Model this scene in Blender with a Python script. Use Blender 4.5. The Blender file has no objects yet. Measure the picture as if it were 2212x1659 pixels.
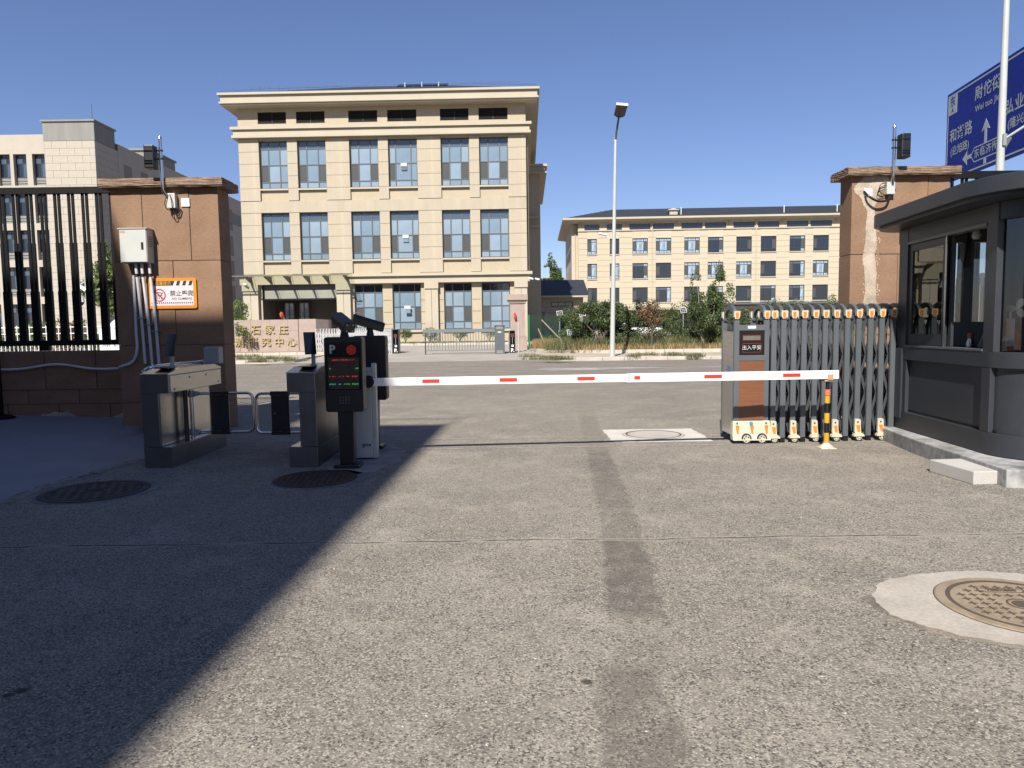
import bpy, bmesh, math, random
import numpy as np
from mathutils import Matrix, Vector
R = math.radians
random.seed(7); rng = np.random.default_rng(7)
C = bpy.context.scene.collection
sc = bpy.context.scene

# ---------------------------------------------------------------- camera, sky, sun, exposure
PW, PH, PF, EYE = 2212.0, 1659.0, 1534.0, 1.5
PITCH, ROLL = R(4.5), R(0.78)
_fw = np.array([0, math.cos(PITCH), -math.sin(PITCH)])
_u0 = np.array([0, math.sin(PITCH), math.cos(PITCH)])
_r0 = np.array([1.0, 0, 0])
_rt = _r0 * math.cos(ROLL) - _u0 * math.sin(ROLL)
_up = _u0 * math.cos(ROLL) + _r0 * math.sin(ROLL)
cam_data = bpy.data.cameras.new('camera'); cam = bpy.data.objects.new('camera', cam_data); C.objects.link(cam)
cam_data.sensor_width = 36.0; cam_data.lens = 36.0 * PF / PW; cam_data.clip_end = 6000; cam_data.clip_start = 0.05
m3 = Matrix(((_rt[0], _up[0], -_fw[0]), (_rt[1], _up[1], -_fw[1]), (_rt[2], _up[2], -_fw[2])))
cam.matrix_world = Matrix.Translation((0, 0, EYE)) @ m3.to_4x4()
sc.camera = cam
SUN_EL, SUN_AZ = R(43.0), R(16.0)           # light travels towards +Y, turned 16 degrees to +X
sun_to = Vector((-math.sin(SUN_AZ) * math.cos(SUN_EL), -math.cos(SUN_AZ) * math.cos(SUN_EL), math.sin(SUN_EL)))
world = bpy.data.worlds.new('World'); sc.world = world; world.use_nodes = True
wn = world.node_tree.nodes; wl = world.node_tree.links
bg = wn.get('Background') or wn.new('ShaderNodeBackground')
wo = wn.get('World Output') or wn.new('ShaderNodeOutputWorld')
sky = wn.new('ShaderNodeTexSky'); sky.sky_type = 'NISHITA'; sky.sun_disc = False
sky.sun_elevation = SUN_EL; sky.sun_rotation = math.atan2(sun_to.x, sun_to.y)
sky.air_density = 1.0; sky.dust_density = 0.4; sky.ozone_density = 4.5; sky.altitude = 80
tint_ = wn.new('ShaderNodeVectorMath'); tint_.operation = 'MULTIPLY'; tint_.inputs[1].default_value = (1.01, 0.93, 1.06)
wl.new(sky.outputs[0], tint_.inputs[0]); wl.new(tint_.outputs[0], bg.inputs['Color']); bg.inputs['Strength'].default_value = 0.06
wl.new(bg.outputs[0], wo.inputs['Surface'])
sd = bpy.data.lights.new('sun', 'SUN'); sd.energy = 5.0; sd.angle = R(0.75); sd.color = (1.0, 0.945, 0.86)
so = bpy.data.objects.new('sun', sd); C.objects.link(so); so.rotation_euler = sun_to.to_track_quat('Z', 'Y').to_euler()
so.location = (0, -20, 30)
vs = sc.view_settings; vs.view_transform = 'Standard'; vs.look = 'None'; vs.exposure = 0.95; vs.gamma = 1.0; vs.use_curve_mapping = False

def ray(x, y): return (_fw * PF + _rt * (x - PW / 2) - _up * (y - PH / 2)) / PF
def P(x, y, Y):                               # the point seen at photo position x, y on the upright plane Y
    d = ray(x, y); t = Y / d[1]; return Vector((d[0] * t, Y, EYE + d[2] * t))
def G(x, y, z=0.0):
    d = ray(x, y); t = (z - EYE) / d[2]; return Vector((d[0] * t, d[1] * t, z))

# ---------------------------------------------------------------- materials
MATS = {}
KA = 0.6                                      # keeps painted surfaces at real-world base values for this exposure
def mat(name, col, rough=0.6, metal=0.0, spec=0.5, var=0.0, vs_=3.0, var2=0.0, vs2=25.0, bump=0.0, bs=60.0, bd=0.004, tint=None, emit=None, es=1.0, trans=0.0, aniso=None, coords='Object'):
    if name in MATS: return MATS[name]
    if not emit and metal < 0.5: col = tuple(c * KA for c in col); tint = tuple(c * KA for c in tint) if tint else None
    m = bpy.data.materials.new(name); m.use_nodes = True; MATS[name] = m
    nt = m.node_tree; n = nt.nodes; l = nt.links; b = n['Principled BSDF']
    b.inputs['Base Color'].default_value = (*col, 1); b.inputs['Roughness'].default_value = rough
    b.inputs['Metallic'].default_value = metal; b.inputs['Specular IOR Level'].default_value = spec
    if trans: b.inputs['Transmission Weight'].default_value = trans
    if emit: b.inputs['Emission Color'].default_value = (*emit, 1); b.inputs['Emission Strength'].default_value = es
    if var or var2 or bump:
        tc = n.new('ShaderNodeTexCoord'); co = tc.outputs[coords]
        if aniso:
            mp = n.new('ShaderNodeMapping'); mp.inputs['Scale'].default_value = aniso; l.new(co, mp.inputs[0]); co = mp.outputs[0]
        prev = None
        if var or var2:
            rgb = n.new('ShaderNodeRGB'); rgb.outputs[0].default_value = (*col, 1); prev = rgb.outputs[0]
            for a, s, det in ((var, vs_, 5), (var2, vs2, 3)):
                if not a: continue
                t = n.new('ShaderNodeTexNoise'); t.inputs['Scale'].default_value = s; t.inputs['Detail'].default_value = det; l.new(co, t.inputs['Vector'])
                mr = n.new('ShaderNodeMapRange'); mr.inputs[1].default_value = 0.3; mr.inputs[2].default_value = 0.7
                mr.inputs[3].default_value = 1 - a; mr.inputs[4].default_value = 1 + a; l.new(t.outputs[0], mr.inputs[0])
                mx = n.new('ShaderNodeVectorMath'); mx.operation = 'SCALE'; l.new(prev, mx.inputs[0]); l.new(mr.outputs[0], mx.inputs['Scale']); prev = mx.outputs[0]
            if tint:
                t = n.new('ShaderNodeTexNoise'); t.inputs['Scale'].default_value = vs_ * 0.6; t.inputs['Detail'].default_value = 6; l.new(co, t.inputs['Vector'])
                mr = n.new('ShaderNodeMapRange'); mr.inputs[1].default_value = 0.52; mr.inputs[2].default_value = 0.72; l.new(t.outputs[0], mr.inputs[0])
                mx = n.new('ShaderNodeMix'); mx.data_type = 'RGBA'; l.new(mr.outputs[0], mx.inputs['Factor']); l.new(prev, mx.inputs['A']); mx.inputs['B'].default_value = (*tint, 1); prev = mx.outputs['Result']
            l.new(prev, b.inputs['Base Color'])
        if bump:
            t = n.new('ShaderNodeTexNoise'); t.inputs['Scale'].default_value = bs; t.inputs['Detail'].default_value = 4; l.new(co, t.inputs['Vector'])
            bn = n.new('ShaderNodeBump'); bn.inputs['Strength'].default_value = bump; bn.inputs['Distance'].default_value = bd
            l.new(t.outputs[0], bn.inputs['Height']); l.new(bn.outputs[0], b.inputs['Normal'])
    return m

def leafmat(name, c1, c2, rough=0.55):
    m = bpy.data.materials.new(name); m.use_nodes = True; MATS[name] = m
    nt = m.node_tree; n = nt.nodes; l = nt.links; b = n['Principled BSDF']
    g = n.new('ShaderNodeNewGeometry'); r = n.new('ShaderNodeValToRGB'); l.new(g.outputs['Random Per Island'], r.inputs[0])
    r.color_ramp.elements[0].color = (*c1, 1); r.color_ramp.elements[1].color = (*c2, 1)
    l.new(r.outputs[0], b.inputs['Base Color']); b.inputs['Roughness'].default_value = rough
    tr = n.new('ShaderNodeBsdfTranslucent'); l.new(r.outputs[0], tr.inputs[0]); mx = n.new('ShaderNodeMixShader'); mx.inputs[0].default_value = 0.3
    l.new(b.outputs[0], mx.inputs[1]); l.new(tr.outputs[0], mx.inputs[2]); l.new(mx.outputs[0], n['Material Output'].inputs['Surface'])
    return m

def asphalt(name, near=True):
    m = bpy.data.materials.new(name); m.use_nodes = True; MATS[name] = m
    nt = m.node_tree; n = nt.nodes; l = nt.links; b = n['Principled BSDF']
    tc = n.new('ShaderNodeTexCoord'); co = tc.outputs['Object']
    def noise(s, d=4, rough=0.55, vec=None):
        t = n.new('ShaderNodeTexNoise'); t.inputs['Scale'].default_value = s; t.inputs['Detail'].default_value = d; t.inputs['Roughness'].default_value = rough
        l.new(vec or co, t.inputs['Vector']); return t.outputs[0]
    def mr(v, a, b_, c, d):
        x = n.new('ShaderNodeMapRange'); l.new(v, x.inputs[0])
        for i, k in enumerate((a, b_, c, d)): x.inputs[i + 1].default_value = k
        return x.outputs[0]
    def math_(op, a, b_=None):
        x = n.new('ShaderNodeMath'); x.operation = op
        for i, k in enumerate((a, b_)):
            if k is None: continue
            if isinstance(k, (int, float)): x.inputs[i].default_value = k
            else: l.new(k, x.inputs[i])
        return x.outputs[0]
    def mix(f, a, b_):
        if isinstance(a, tuple): a = (a[0] * 0.578, a[1] * 0.563, a[2] * 0.548)
        if isinstance(b_, tuple): b_ = (b_[0] * 0.578, b_[1] * 0.563, b_[2] * 0.548)
        x = n.new('ShaderNodeMix'); x.data_type = 'RGBA'
        if isinstance(f, float): x.inputs['Factor'].default_value = f
        else: l.new(f, x.inputs['Factor'])
        for k, v in (('A', a), ('B', b_)):
            if isinstance(v, tuple): x.inputs[k].default_value = (*v, 1)
            else: l.new(v, x.inputs[k])
        return x.outputs['Result']
    # stones bound in bitumen: pale worn tops, dark gaps
    base = mix(mr(noise(0.5, 5), 0.35, 0.65, 0, 1), (0.25, 0.232, 0.198), (0.35, 0.325, 0.276))
    base = mix(mr(noise(0.16, 3), 0.4, 0.62, 0, 0.6), base, (0.345, 0.305, 0.25))
    base = mix(mr(noise(0.75, 7, 0.6), 0.5, 0.66, 0, 0.5), base, (0.19, 0.18, 0.168))
    base = mix(mr(noise(1.6, 6, 0.65), 0.5, 0.68, 0, 0.6), base, (0.5, 0.46, 0.385))
    base = mix(mr(noise(2.7, 5, 0.6), 0.55, 0.75, 0, 0.45), base, (0.17, 0.16, 0.15))
    v = n.new('ShaderNodeTexVoronoi'); v.inputs['Scale'].default_value = 120.0; l.new(co, v.inputs['Vector'])
    sp = n.new('ShaderNodeSeparateColor'); l.new(v.outputs['Color'], sp.inputs[0])
    dark = math_('MULTIPLY', mr(sp.outputs[0], 0.62, 0.8, 0, 1), mr(noise(9.0, 3), 0.35, 0.6, 0.35, 1.0))
    base2 = mix(math_('MULTIPLY', dark, 0.9), base, (0.085, 0.08, 0.075))
    light = mr(sp.outputs[1], 0.66, 0.92, 0, 0.8)
    base2 = mix(light, base2, (0.56, 0.52, 0.45))
    v2 = n.new('ShaderNodeTexVoronoi'); v2.inputs['Scale'].default_value = 42.0; l.new(co, v2.inputs['Vector'])
    sp2 = n.new('ShaderNodeSeparateColor'); l.new(v2.outputs['Color'], sp2.inputs[0])
    pit = math_('MULTIPLY', mr(sp2.outputs[0], 0.84, 0.88, 0, 1), mr(v2.outputs['Distance'], 0.25, 0.4, 1, 0))
    base2 = mix(math_('MULTIPLY', pit, 0.7), base2, (0.09, 0.085, 0.08))
    xyz = n.new('ShaderNodeSeparateXYZ'); l.new(co, xyz.inputs[0]); X, Yc = xyz.outputs[0], xyz.outputs[1]
    if near:
        # tyre stain running away from the lens and an oil patch at its near end
        fc = n.new('ShaderNodeFloatCurve'); l.new(mr(Yc, 2.0, 16.0, 0, 1), fc.inputs['Value'])
        pts = [G(1400, 1640), G(1362, 1480), G(1390, 1400), G(1372, 1300), G(1352, 1200), G(1330, 1100), G(1300, 1000), G(1280, 940), G(1272, 860)]
        cv = fc.mapping.curves[0]; P2 = sorted([((p.y - 2) / 14.0, (p.x + 1) / 4.0) for p in pts])
        cv.points[0].location = (0, P2[0][1]); cv.points[1].location = (1, P2[-1][1])
        for a, c in P2[:-1]: cv.points.new(max(a, 0.001), c)
        fc.mapping.update()
        xc = math_('SUBTRACT', math_('MULTIPLY', fc.outputs[0], 4.0), 1.0)
        wig = math_('ADD', math_('MULTIPLY', math_('SUBTRACT', noise(3.0, 4), 0.5), 0.16), math_('MULTIPLY', math_('SUBTRACT', noise(14.0, 4, 0.7), 0.5), 0.11))
        dist = math_('ABSOLUTE', math_('ADD', math_('SUBTRACT', X, xc), wig))
        band = mr(dist, 0.125, 0.165, 1, 0)
        inten = n.new('ShaderNodeFloatCurve'); l.new(mr(Yc, 2.0, 16.0, 0, 1), inten.inputs['Value']); ic = inten.mapping.curves[0]
        ipts = [(2.0, .38), (2.75, .48), (3.02, .42), (3.12, .12), (3.45, .14), (3.6, .5), (4.2, .62), (4.88, .62), (4.95, .34), (6.0, .42), (8.2, .5), (9.0, .2), (11.5, .3), (12.4, .08), (16, 0)]
        ic.points[0].location = (0, ipts[0][1]); ic.points[1].location = (1, 0)
        for a_, c_ in ipts[1:-1]: ic.points.new((a_ - 2) / 14.0, c_)
        inten.mapping.update()
        band = math_('MULTIPLY', math_('MULTIPLY', band, inten.outputs[0]), mr(noise(5.0, 6, 0.7), 0.34, 0.6, 0.4, 1.2))
        base2 = mix(band, base2, (0.12, 0.112, 0.098))
        ob = G(1385, 1560)
        dx = math_('SUBTRACT', X, ob.x); dy = math_('SUBTRACT', Yc, ob.y)
        rr = math_('SQRT', math_('ADD', math_('MULTIPLY', dx, dx), math_('MULTIPLY', math_('MULTIPLY', dy, dy), 0.45)))
        rr = math_('ADD', rr, math_('MULTIPLY', math_('SUBTRACT', noise(6.0, 5), 0.5), 0.22))
        # the transverse crack
        cy = math_('ADD', 4.93, math_('MULTIPLY', math_('SUBTRACT', noise(1.3, 5, 0.6), 0.5), 0.16))
        dc = math_('ABSOLUTE', math_('SUBTRACT', Yc, cy))
        base2 = mix(mr(dc, 0.012, 0.05, 0.45, 0), base2, (0.5, 0.46, 0.4))
        base2 = mix(math_('MULTIPLY', mr(dc, 0.006, 0.014, 1, 0), mr(noise(2.2, 3), 0.36, 0.5, 0, 1.0)), base2, (0.045, 0.042, 0.04))
        # cement dust round the machines on the island and pale scrapes
        isl = G(745, 1000); dx = math_('SUBTRACT', X, isl.x - 0.05); dy = math_('SUBTRACT', Yc, isl.y + 0.3)
        rr = math_('SQRT', math_('ADD', math_('MULTIPLY', dx, dx), math_('MULTIPLY', dy, dy)))
        rr = math_('ADD', rr, math_('MULTIPLY', math_('SUBTRACT', noise(3.5, 6, 0.7), 0.5), 1.1))
        base2 = mix(mr(rr, 0.45, 0.7, 0.75, 0), base2, (0.52, 0.5, 0.46))
        sv = n.new('ShaderNodeMapping'); sv.inputs['Scale'].default_value = (1.0, 3.2, 1); sv.inputs['Rotation'].default_value = (0, 0, 0.25); l.new(co, sv.inputs[0])
        base2 = mix(mr(noise(2.3, 8, 0.75, sv.outputs[0]), 0.685, 0.73, 0, 0.8), base2, (0.6, 0.56, 0.5))
        # dark drips
        for px, py, s in ((1268, 1473, 0.03), (48, 1492, 0.035), (18, 1502, 0.03)):
            q = G(px, py); dx = math_('SUBTRACT', X, q.x); dy = math_('MULTIPLY', math_('SUBTRACT', Yc, q.y), 1.2)
            rr = math_('ADD', math_('SQRT', math_('ADD', math_('MULTIPLY', dx, dx), math_('MULTIPLY', dy, dy))), math_('MULTIPLY', math_('SUBTRACT', noise(30, 3), 0.5), 0.03))
            base2 = mix(mr(rr, s * 0.6, s, 0.85, 0), base2, (0.05, 0.048, 0.04))
    # smoother, slightly warmer running surface of the road beyond the gate
    sv = n.new('ShaderNodeMapping'); sv.inputs['Scale'].default_value = (0.25, 1.6, 1); l.new(co, sv.inputs[0])
    base2 = mix(math_('MULTIPLY', mr(Yc, 12, 22, 0, 1), mr(noise(1.2, 4, 0.6, sv.outputs[0]), 0.4, 0.62, 0.15, 0.75)), base2, (0.24, 0.215, 0.195))
    l.new(base2, b.inputs['Base Color']); b.inputs['Roughness'].default_value = 0.9; b.inputs['Specular IOR Level'].default_value = 0.25
    hgt = math_('ADD', math_('MULTIPLY', mr(sp.outputs[0], 0.5, 0.8, 1, 0), mr(v.outputs['Distance'], 0.1, 0.7, 1, 0.3)), math_('MULTIPLY', noise(30, 3), 0.4))
    bn = n.new('ShaderNodeBump'); bn.inputs['Strength'].default_value = 0.5; bn.inputs['Distance'].default_value = 0.004
    l.new(hgt, bn.inputs['Height']); l.new(bn.outputs[0], b.inputs['Normal'])
    return m

def stucco(name):
    m = mat(name, (0.325, 0.2, 0.128), 0.9, spec=0.2, var=0.13, vs_=1.8, var2=0.10, vs2=22, bump=0.4, bs=22, bd=0.010, tint=(0.37, 0.24, 0.165), aniso=(1, 1, 1.6))
    return m

M_asph = asphalt('worn_asphalt')
M_stucco = stucco('brown_stucco')
M_joint = mat('joint_dark', (0.05, 0.035, 0.03), 0.95)
M_core = mat('stucco_core', (0.13, 0.075, 0.055), 0.95)
M_cap = mat('cap_stone', (0.3, 0.2, 0.135), 0.9, var=0.25, vs_=4, var2=0.2, vs2=30, bump=0.6, bs=14, bd=0.012, aniso=(1, 1, 1.6))
M_plaster = mat('bare_plaster', (0.56, 0.46, 0.36), 0.95, var=0.2, vs_=5, var2=0.15, vs2=30, bump=0.6, bs=30, bd=0.01, tint=(0.36, 0.31, 0.25))
M_black = mat('black_fence_paint', (0.005, 0.005, 0.006), 0.5, spec=0.25, var=0.2, vs_=4)
M_steel = mat('brushed_steel', (0.50, 0.485, 0.46), 0.27, metal=1.0, var=0.07, vs_=3, var2=0.05, vs2=60, aniso=(1, 1, 12))
M_steeld = mat('dark_steel', (0.2, 0.2, 0.21), 0.3, metal=0.9, var=0.12, vs_=3, tint=(0.16, 0.16, 0.17))
M_chrome = mat('polished_tube', (0.6, 0.6, 0.61), 0.2, metal=1.0)
M_dplas = mat('dark_plastic', (0.008, 0.009, 0.012), 0.42, var=0.12, vs_=6)
M_gloss = mat('black_glass', (0.006, 0.006, 0.007), 0.08, spec=0.6)
M_acryl = mat('dark_acrylic', (0.035, 0.036, 0.04), 0.25, var=0.1, vs_=5)
M_white = mat('white_paint', (1.05, 1.05, 1.04), 0.35, var=0.04, vs_=3)
M_ivory = mat('ivory_plastic', (0.7, 0.66, 0.5), 0.42, var=0.06, vs_=5)
M_orange = mat('orange_reflector', (0.85, 0.27, 0.03), 0.35, var=0.1, vs_=20)
M_red = mat('red_reflective', (0.78, 0.045, 0.03), 0.35)
M_gateg = mat('grey_gate_metal', (0.16, 0.178, 0.195), 0.38, metal=0.25, var=0.07, vs_=3)
M_gated = mat('dark_lattice', (0.1, 0.11, 0.122), 0.4, metal=0.3, var=0.1, vs_=3)
M_wood = mat('brown_panel', (0.235, 0.095, 0.045), 0.38, var=0.1, vs_=3, var2=0.08, vs2=30, aniso=(1, 1, 14))
M_tyre = mat('tyre_rubber', (0.012, 0.012, 0.012), 0.7)
M_yellow = mat('yellow_paint', (0.75, 0.4, 0.03), 0.4, var=0.1, vs_=9)
M_pink = mat('faded_red_sleeve', (0.68, 0.2, 0.13), 0.5)
M_tan = mat('tan_rubber', (0.55, 0.36, 0.22), 0.6)
M_kiosk = mat('slate_grey_aluminium', (0.046, 0.051, 0.062), 0.42, metal=0.1, var=0.1, vs_=2.2, var2=0.05, vs2=20, bump=0.12, bs=200, bd=0.0008)
M_conc = mat('pale_concrete', (0.55, 0.53, 0.49), 0.9, var=0.12, vs_=3, var2=0.12, vs2=30, bump=0.5, bs=50, bd=0.006, tint=(0.4, 0.37, 0.32))
M_concd = mat('stained_concrete', (0.38, 0.375, 0.37), 0.9, var=0.45, vs_=3.5, var2=0.2, vs2=18, bump=0.5, bs=30, bd=0.008, tint=(0.12, 0.12, 0.125), aniso=(1, 1, 0.7))
M_granite = mat('pale_granite', (0.6, 0.58, 0.54), 0.75, var=0.06, vs_=3, var2=0.25, vs2=150, bump=0.3, bs=120, bd=0.002)
M_iron = mat('cast_iron', (0.035, 0.033, 0.032), 0.55, metal=0.3, var=0.3, vs_=6, bump=0.4, bs=60, bd=0.003, tint=(0.1, 0.095, 0.09))
M_rust = mat('rusty_iron', (0.11, 0.055, 0.035), 0.8, metal=0.2, var=0.3, vs_=8, bump=0.5, bs=60, bd=0.003)
M_resin = mat('tan_resin_cover', (0.36, 0.28, 0.19), 0.75, var=0.2, vs_=5, var2=0.12, vs2=40, bump=0.4, bs=80, bd=0.002, tint=(0.36, 0.29, 0.22))
M_resind = mat('cover_grooves', (0.1, 0.075, 0.05), 0.9)
M_cream = mat('cream_wall_paint', (0.55, 0.468, 0.335), 0.85, var=0.05, vs_=0.5, var2=0.03, vs2=4, bump=0.15, bs=40, bd=0.003, tint=(0.55, 0.475, 0.35))
M_creamp = mat('cream_panel', (0.55, 0.478, 0.362), 0.85, var=0.07, vs_=0.9, var2=0.035, vs2=5, aniso=(1.6, 1.6, 0.25))
M_creamt = mat('cream_trim', (0.57, 0.505, 0.385), 0.8, var=0.05, vs_=0.7)
M_groove = mat('panel_joint', (0.22, 0.17, 0.115), 0.95)
M_cream2 = mat('pale_cream_wall', (0.63, 0.545, 0.405), 0.85, var=0.05, vs_=0.4, tint=(0.61, 0.52, 0.38))
M_stone = mat('beige_stone_cladding', (0.55, 0.49, 0.41), 0.8, var=0.05, vs_=0.6, var2=0.03, vs2=6)
M_stoneg = mat('stone_backing', (0.33, 0.29, 0.24), 0.9)
M_greyr = mat('grey_render', (0.30, 0.30, 0.28), 0.9, var=0.08, vs_=0.8, aniso=(3, 3, 0.3))
M_slate = mat('slate_roof', (0.035, 0.042, 0.055), 0.55, var=0.12, vs_=1.2, var2=0.2, vs2=14)
M_frame = mat('window_frame_grey', (0.1, 0.112, 0.12), 0.45)
M_frame2 = mat('window_frame_dark', (0.045, 0.05, 0.055), 0.45)
def glass(name, col, rough=0.06, spec=0.9, b=0.15):
    return mat(name, col, rough, spec=spec, var=0.22, vs_=0.35, bump=b, bs=0.9, bd=0.03)
M_gl = [glass('glass_pale_blind', (0.25, 0.345, 0.43)), glass('glass_blind_bright', (0.33, 0.43, 0.52)), glass('glass_dim', (0.085, 0.13, 0.185))]
M_scr = mat('insect_screen', (0.06, 0.066, 0.07), 0.7, var=0.1, vs_=1)
M_gld = glass('glass_dark', (0.018, 0.025, 0.04))
M_curt = mat('curtained_glass', (0.34, 0.44, 0.54), 0.12, spec=0.8, var=0.6, vs_=3.0, var2=0.2, vs2=9, aniso=(3.5, 3.5, 0.25))
M_louv = mat('louvre_dark', (0.035, 0.032, 0.028), 0.6)
M_grayt = mat('galvanised_grey', (0.42, 0.44, 0.44), 0.5, metal=0.3, var=0.08, vs_=3)
M_pole = mat('white_lamp_paint', (0.6, 0.63, 0.6), 0.35, var=0.05, vs_=2)
M_pinks = mat('pink_granite', (0.46, 0.36, 0.31), 0.8, var=0.09, vs_=2, var2=0.14, vs2=40, bump=0.2, bs=60, bd=0.004)
M_gold = mat('gold_lettering', (0.5, 0.4, 0.2), 0.4, metal=0.6)
M_blue = mat('sign_blue', (0.002, 0.022, 0.33), 0.45, spec=0.25, var=0.08, vs_=1.5)
M_swhite = mat('sign_white', (0.52, 0.6, 0.66), 0.5)
M_cab = mat('cabinet_grey', (0.64, 0.65, 0.61), 0.4, var=0.03, vs_=4)
M_pvc = mat('pvc_conduit', (0.75, 0.75, 0.8), 0.5, var=0.08, vs_=5)
M_bark = mat('bark', (0.12, 0.09, 0.065), 0.9, var=0.25, vs_=8, bump=0.6, bs=25, bd=0.01)
M_barkp = mat('pale_bark', (0.34, 0.29, 0.23), 0.9, var=0.25, vs_=8, bump=0.5, bs=25, bd=0.01)
L_green = leafmat('leaves_green', (0.035, 0.058, 0.018), (0.10, 0.145, 0.045))
L_dark = leafmat('leaves_dark_green', (0.03, 0.048, 0.018), (0.10, 0.135, 0.045))
L_fresh = leafmat('leaves_fresh', (0.055, 0.09, 0.018), (0.15, 0.2, 0.05))
L_red = leafmat('leaves_reddish_brown', (0.08, 0.035, 0.02), (0.2, 0.11, 0.06))
L_dry = leafmat('dry_grass', (0.2, 0.13, 0.055), (0.42, 0.31, 0.15))
L_mixed = leafmat('weeds', (0.045, 0.065, 0.02), (0.19, 0.18, 0.075))

# ---------------------------------------------------------------- helpers
class MB:
    def __init__(s): s.v = []; s.f = []; s.m = []; s.s = []; s.T = None
    def add(s, vs, fs, m=0, sm=False):
        b = len(s.v)
        for p in vs:
            p = Vector(p)
            if s.T is not None: p = s.T @ p
            s.v.append(tuple(p))
        for f in fs: s.f.append(tuple(b + i for i in f)); s.m.append(m); s.s.append(sm)
        return s
    def box(s, x0, y0, z0, x1, y1, z1, m=0):
        if x0 > x1: x0, x1 = x1, x0
        if y0 > y1: y0, y1 = y1, y0
        if z0 > z1: z0, z1 = z1, z0
        return s.add([(x0,y0,z0),(x1,y0,z0),(x1,y1,z0),(x0,y1,z0),(x0,y0,z1),(x1,y0,z1),(x1,y1,z1),(x0,y1,z1)],
                     [(0,3,2,1),(4,5,6,7),(0,1,5,4),(1,2,6,5),(2,3,7,6),(3,0,4,7)], m)
    def cyl(s, p0, p1, r0, r1=None, n=12, m=0, caps=True, sm=True):
        r1 = r0 if r1 is None else r1
        p0, p1 = Vector(p0), Vector(p1); d = (p1 - p0)
        if d.length < 1e-7: return s
        d.normalize(); a = d.orthogonal().normalized(); b = d.cross(a)
        vs = []
        for p, r in ((p0, r0), (p1, r1)):
            for i in range(n):
                t = 2 * math.pi * i / n; vs.append(p + (a * math.cos(t) + b * math.sin(t)) * r)
        s.add(vs, [(i, (i + 1) % n, n + (i + 1) % n, n + i) for i in range(n)], m, sm)
        if caps: s.add(vs, [tuple(range(n - 1, -1, -1)), tuple(range(n, 2 * n))], m, False)
        return s
    def tube(s, pts, r, n=8, m=0, rs=None):
        pts = [Vector(p) for p in pts]; k = len(pts); vs = []
        prev = None
        for i, p in enumerate(pts):
            d = (pts[min(i + 1, k - 1)] - pts[max(i - 1, 0)]).normalized()
            a = d.orthogonal().normalized() if prev is None else (prev - d * prev.dot(d)).normalized()
            prev = a; b = d.cross(a); rr = rs[i] if rs else r
            for j in range(n):
                t = 2 * math.pi * j / n; vs.append(p + (a * math.cos(t) + b * math.sin(t)) * rr)
        fs = [(i * n + j, i * n + (j + 1) % n, (i + 1) * n + (j + 1) % n, (i + 1) * n + j) for i in range(k - 1) for j in range(n)]
        s.add(vs, fs, m, True); s.add(vs, [tuple(range(n - 1, -1, -1)), tuple(range((k - 1) * n, k * n))], m, False)
        return s
    def prism(s, poly, a, b, axis='y', m=0):
        n = len(poly)
        def w(u, v, t): return {'y': (u, t, v), 'z': (u, v, t), 'x': (t, u, v)}[axis]
        vs = [w(u, v, a) for u, v in poly] + [w(u, v, b) for u, v in poly]
        ar = sum(poly[i][0] * poly[(i + 1) % n][1] - poly[(i + 1) % n][0] * poly[i][1] for i in range(n))
        fwd = (ar > 0) == (axis != 'y')
        f0, f1 = tuple(range(n - 1, -1, -1)), tuple(range(n, 2 * n))
        sd_ = [(i, (i + 1) % n, n + (i + 1) % n, n + i) for i in range(n)]
        if not fwd: f0, f1 = f0[::-1], f1[::-1]; sd_ = [q[::-1] for q in sd_]
        if b < a: f0, f1 = f0[::-1], f1[::-1]; sd_ = [q[::-1] for q in sd_]
        return s.add(vs, [f0, f1] + sd_, m)
    def lathe(s, prof, c=(0, 0, 0), n=24, m=0, sm=True):
        vs = []
        for r, z in prof:
            for i in range(n):
                t = 2 * math.pi * i / n; vs.append((c[0] + r * math.cos(t), c[1] + r * math.sin(t), c[2] + z))
        k = len(prof)
        s.add(vs, [(i * n + j, i * n + (j + 1) % n, (i + 1) * n + (j + 1) % n, (i + 1) * n + j) for i in range(k - 1) for j in range(n)], m, sm)
        return s
    def quad(s, a, b, c, d, m=0): return s.add([a, b, c, d], [(0, 1, 2, 3)], m)
    def mesh(s, name, mats):
        me = bpy.data.meshes.new(name); me.from_pydata(s.v, [], s.f)
        for mm in mats: me.materials.append(mm)
        me.polygons.foreach_set('material_index', s.m); me.polygons.foreach_set('use_smooth', s.s)
        me.update(); return me
    def build(s, name, mats, parent=None, bevel=0, loc=None, **kw):
        if not isinstance(mats, (list, tuple)): mats = [mats]
        me = s.mesh(name, mats)
        if bevel:
            bm = bmesh.new(); bm.from_mesh(me); bmesh.ops.remove_doubles(bm, verts=bm.verts, dist=1e-5)
            ed = [e for e in bm.edges if len(e.link_faces) == 2 and e.calc_face_angle(0) > 0.6]
            bmesh.ops.bevel(bm, geom=ed, offset=bevel, segments=2, affect='EDGES', profile=0.6, clamp_overlap=True)
            bm.to_mesh(me); bm.free(); me.update()
        return put(name, me, parent, loc, **kw)

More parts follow.
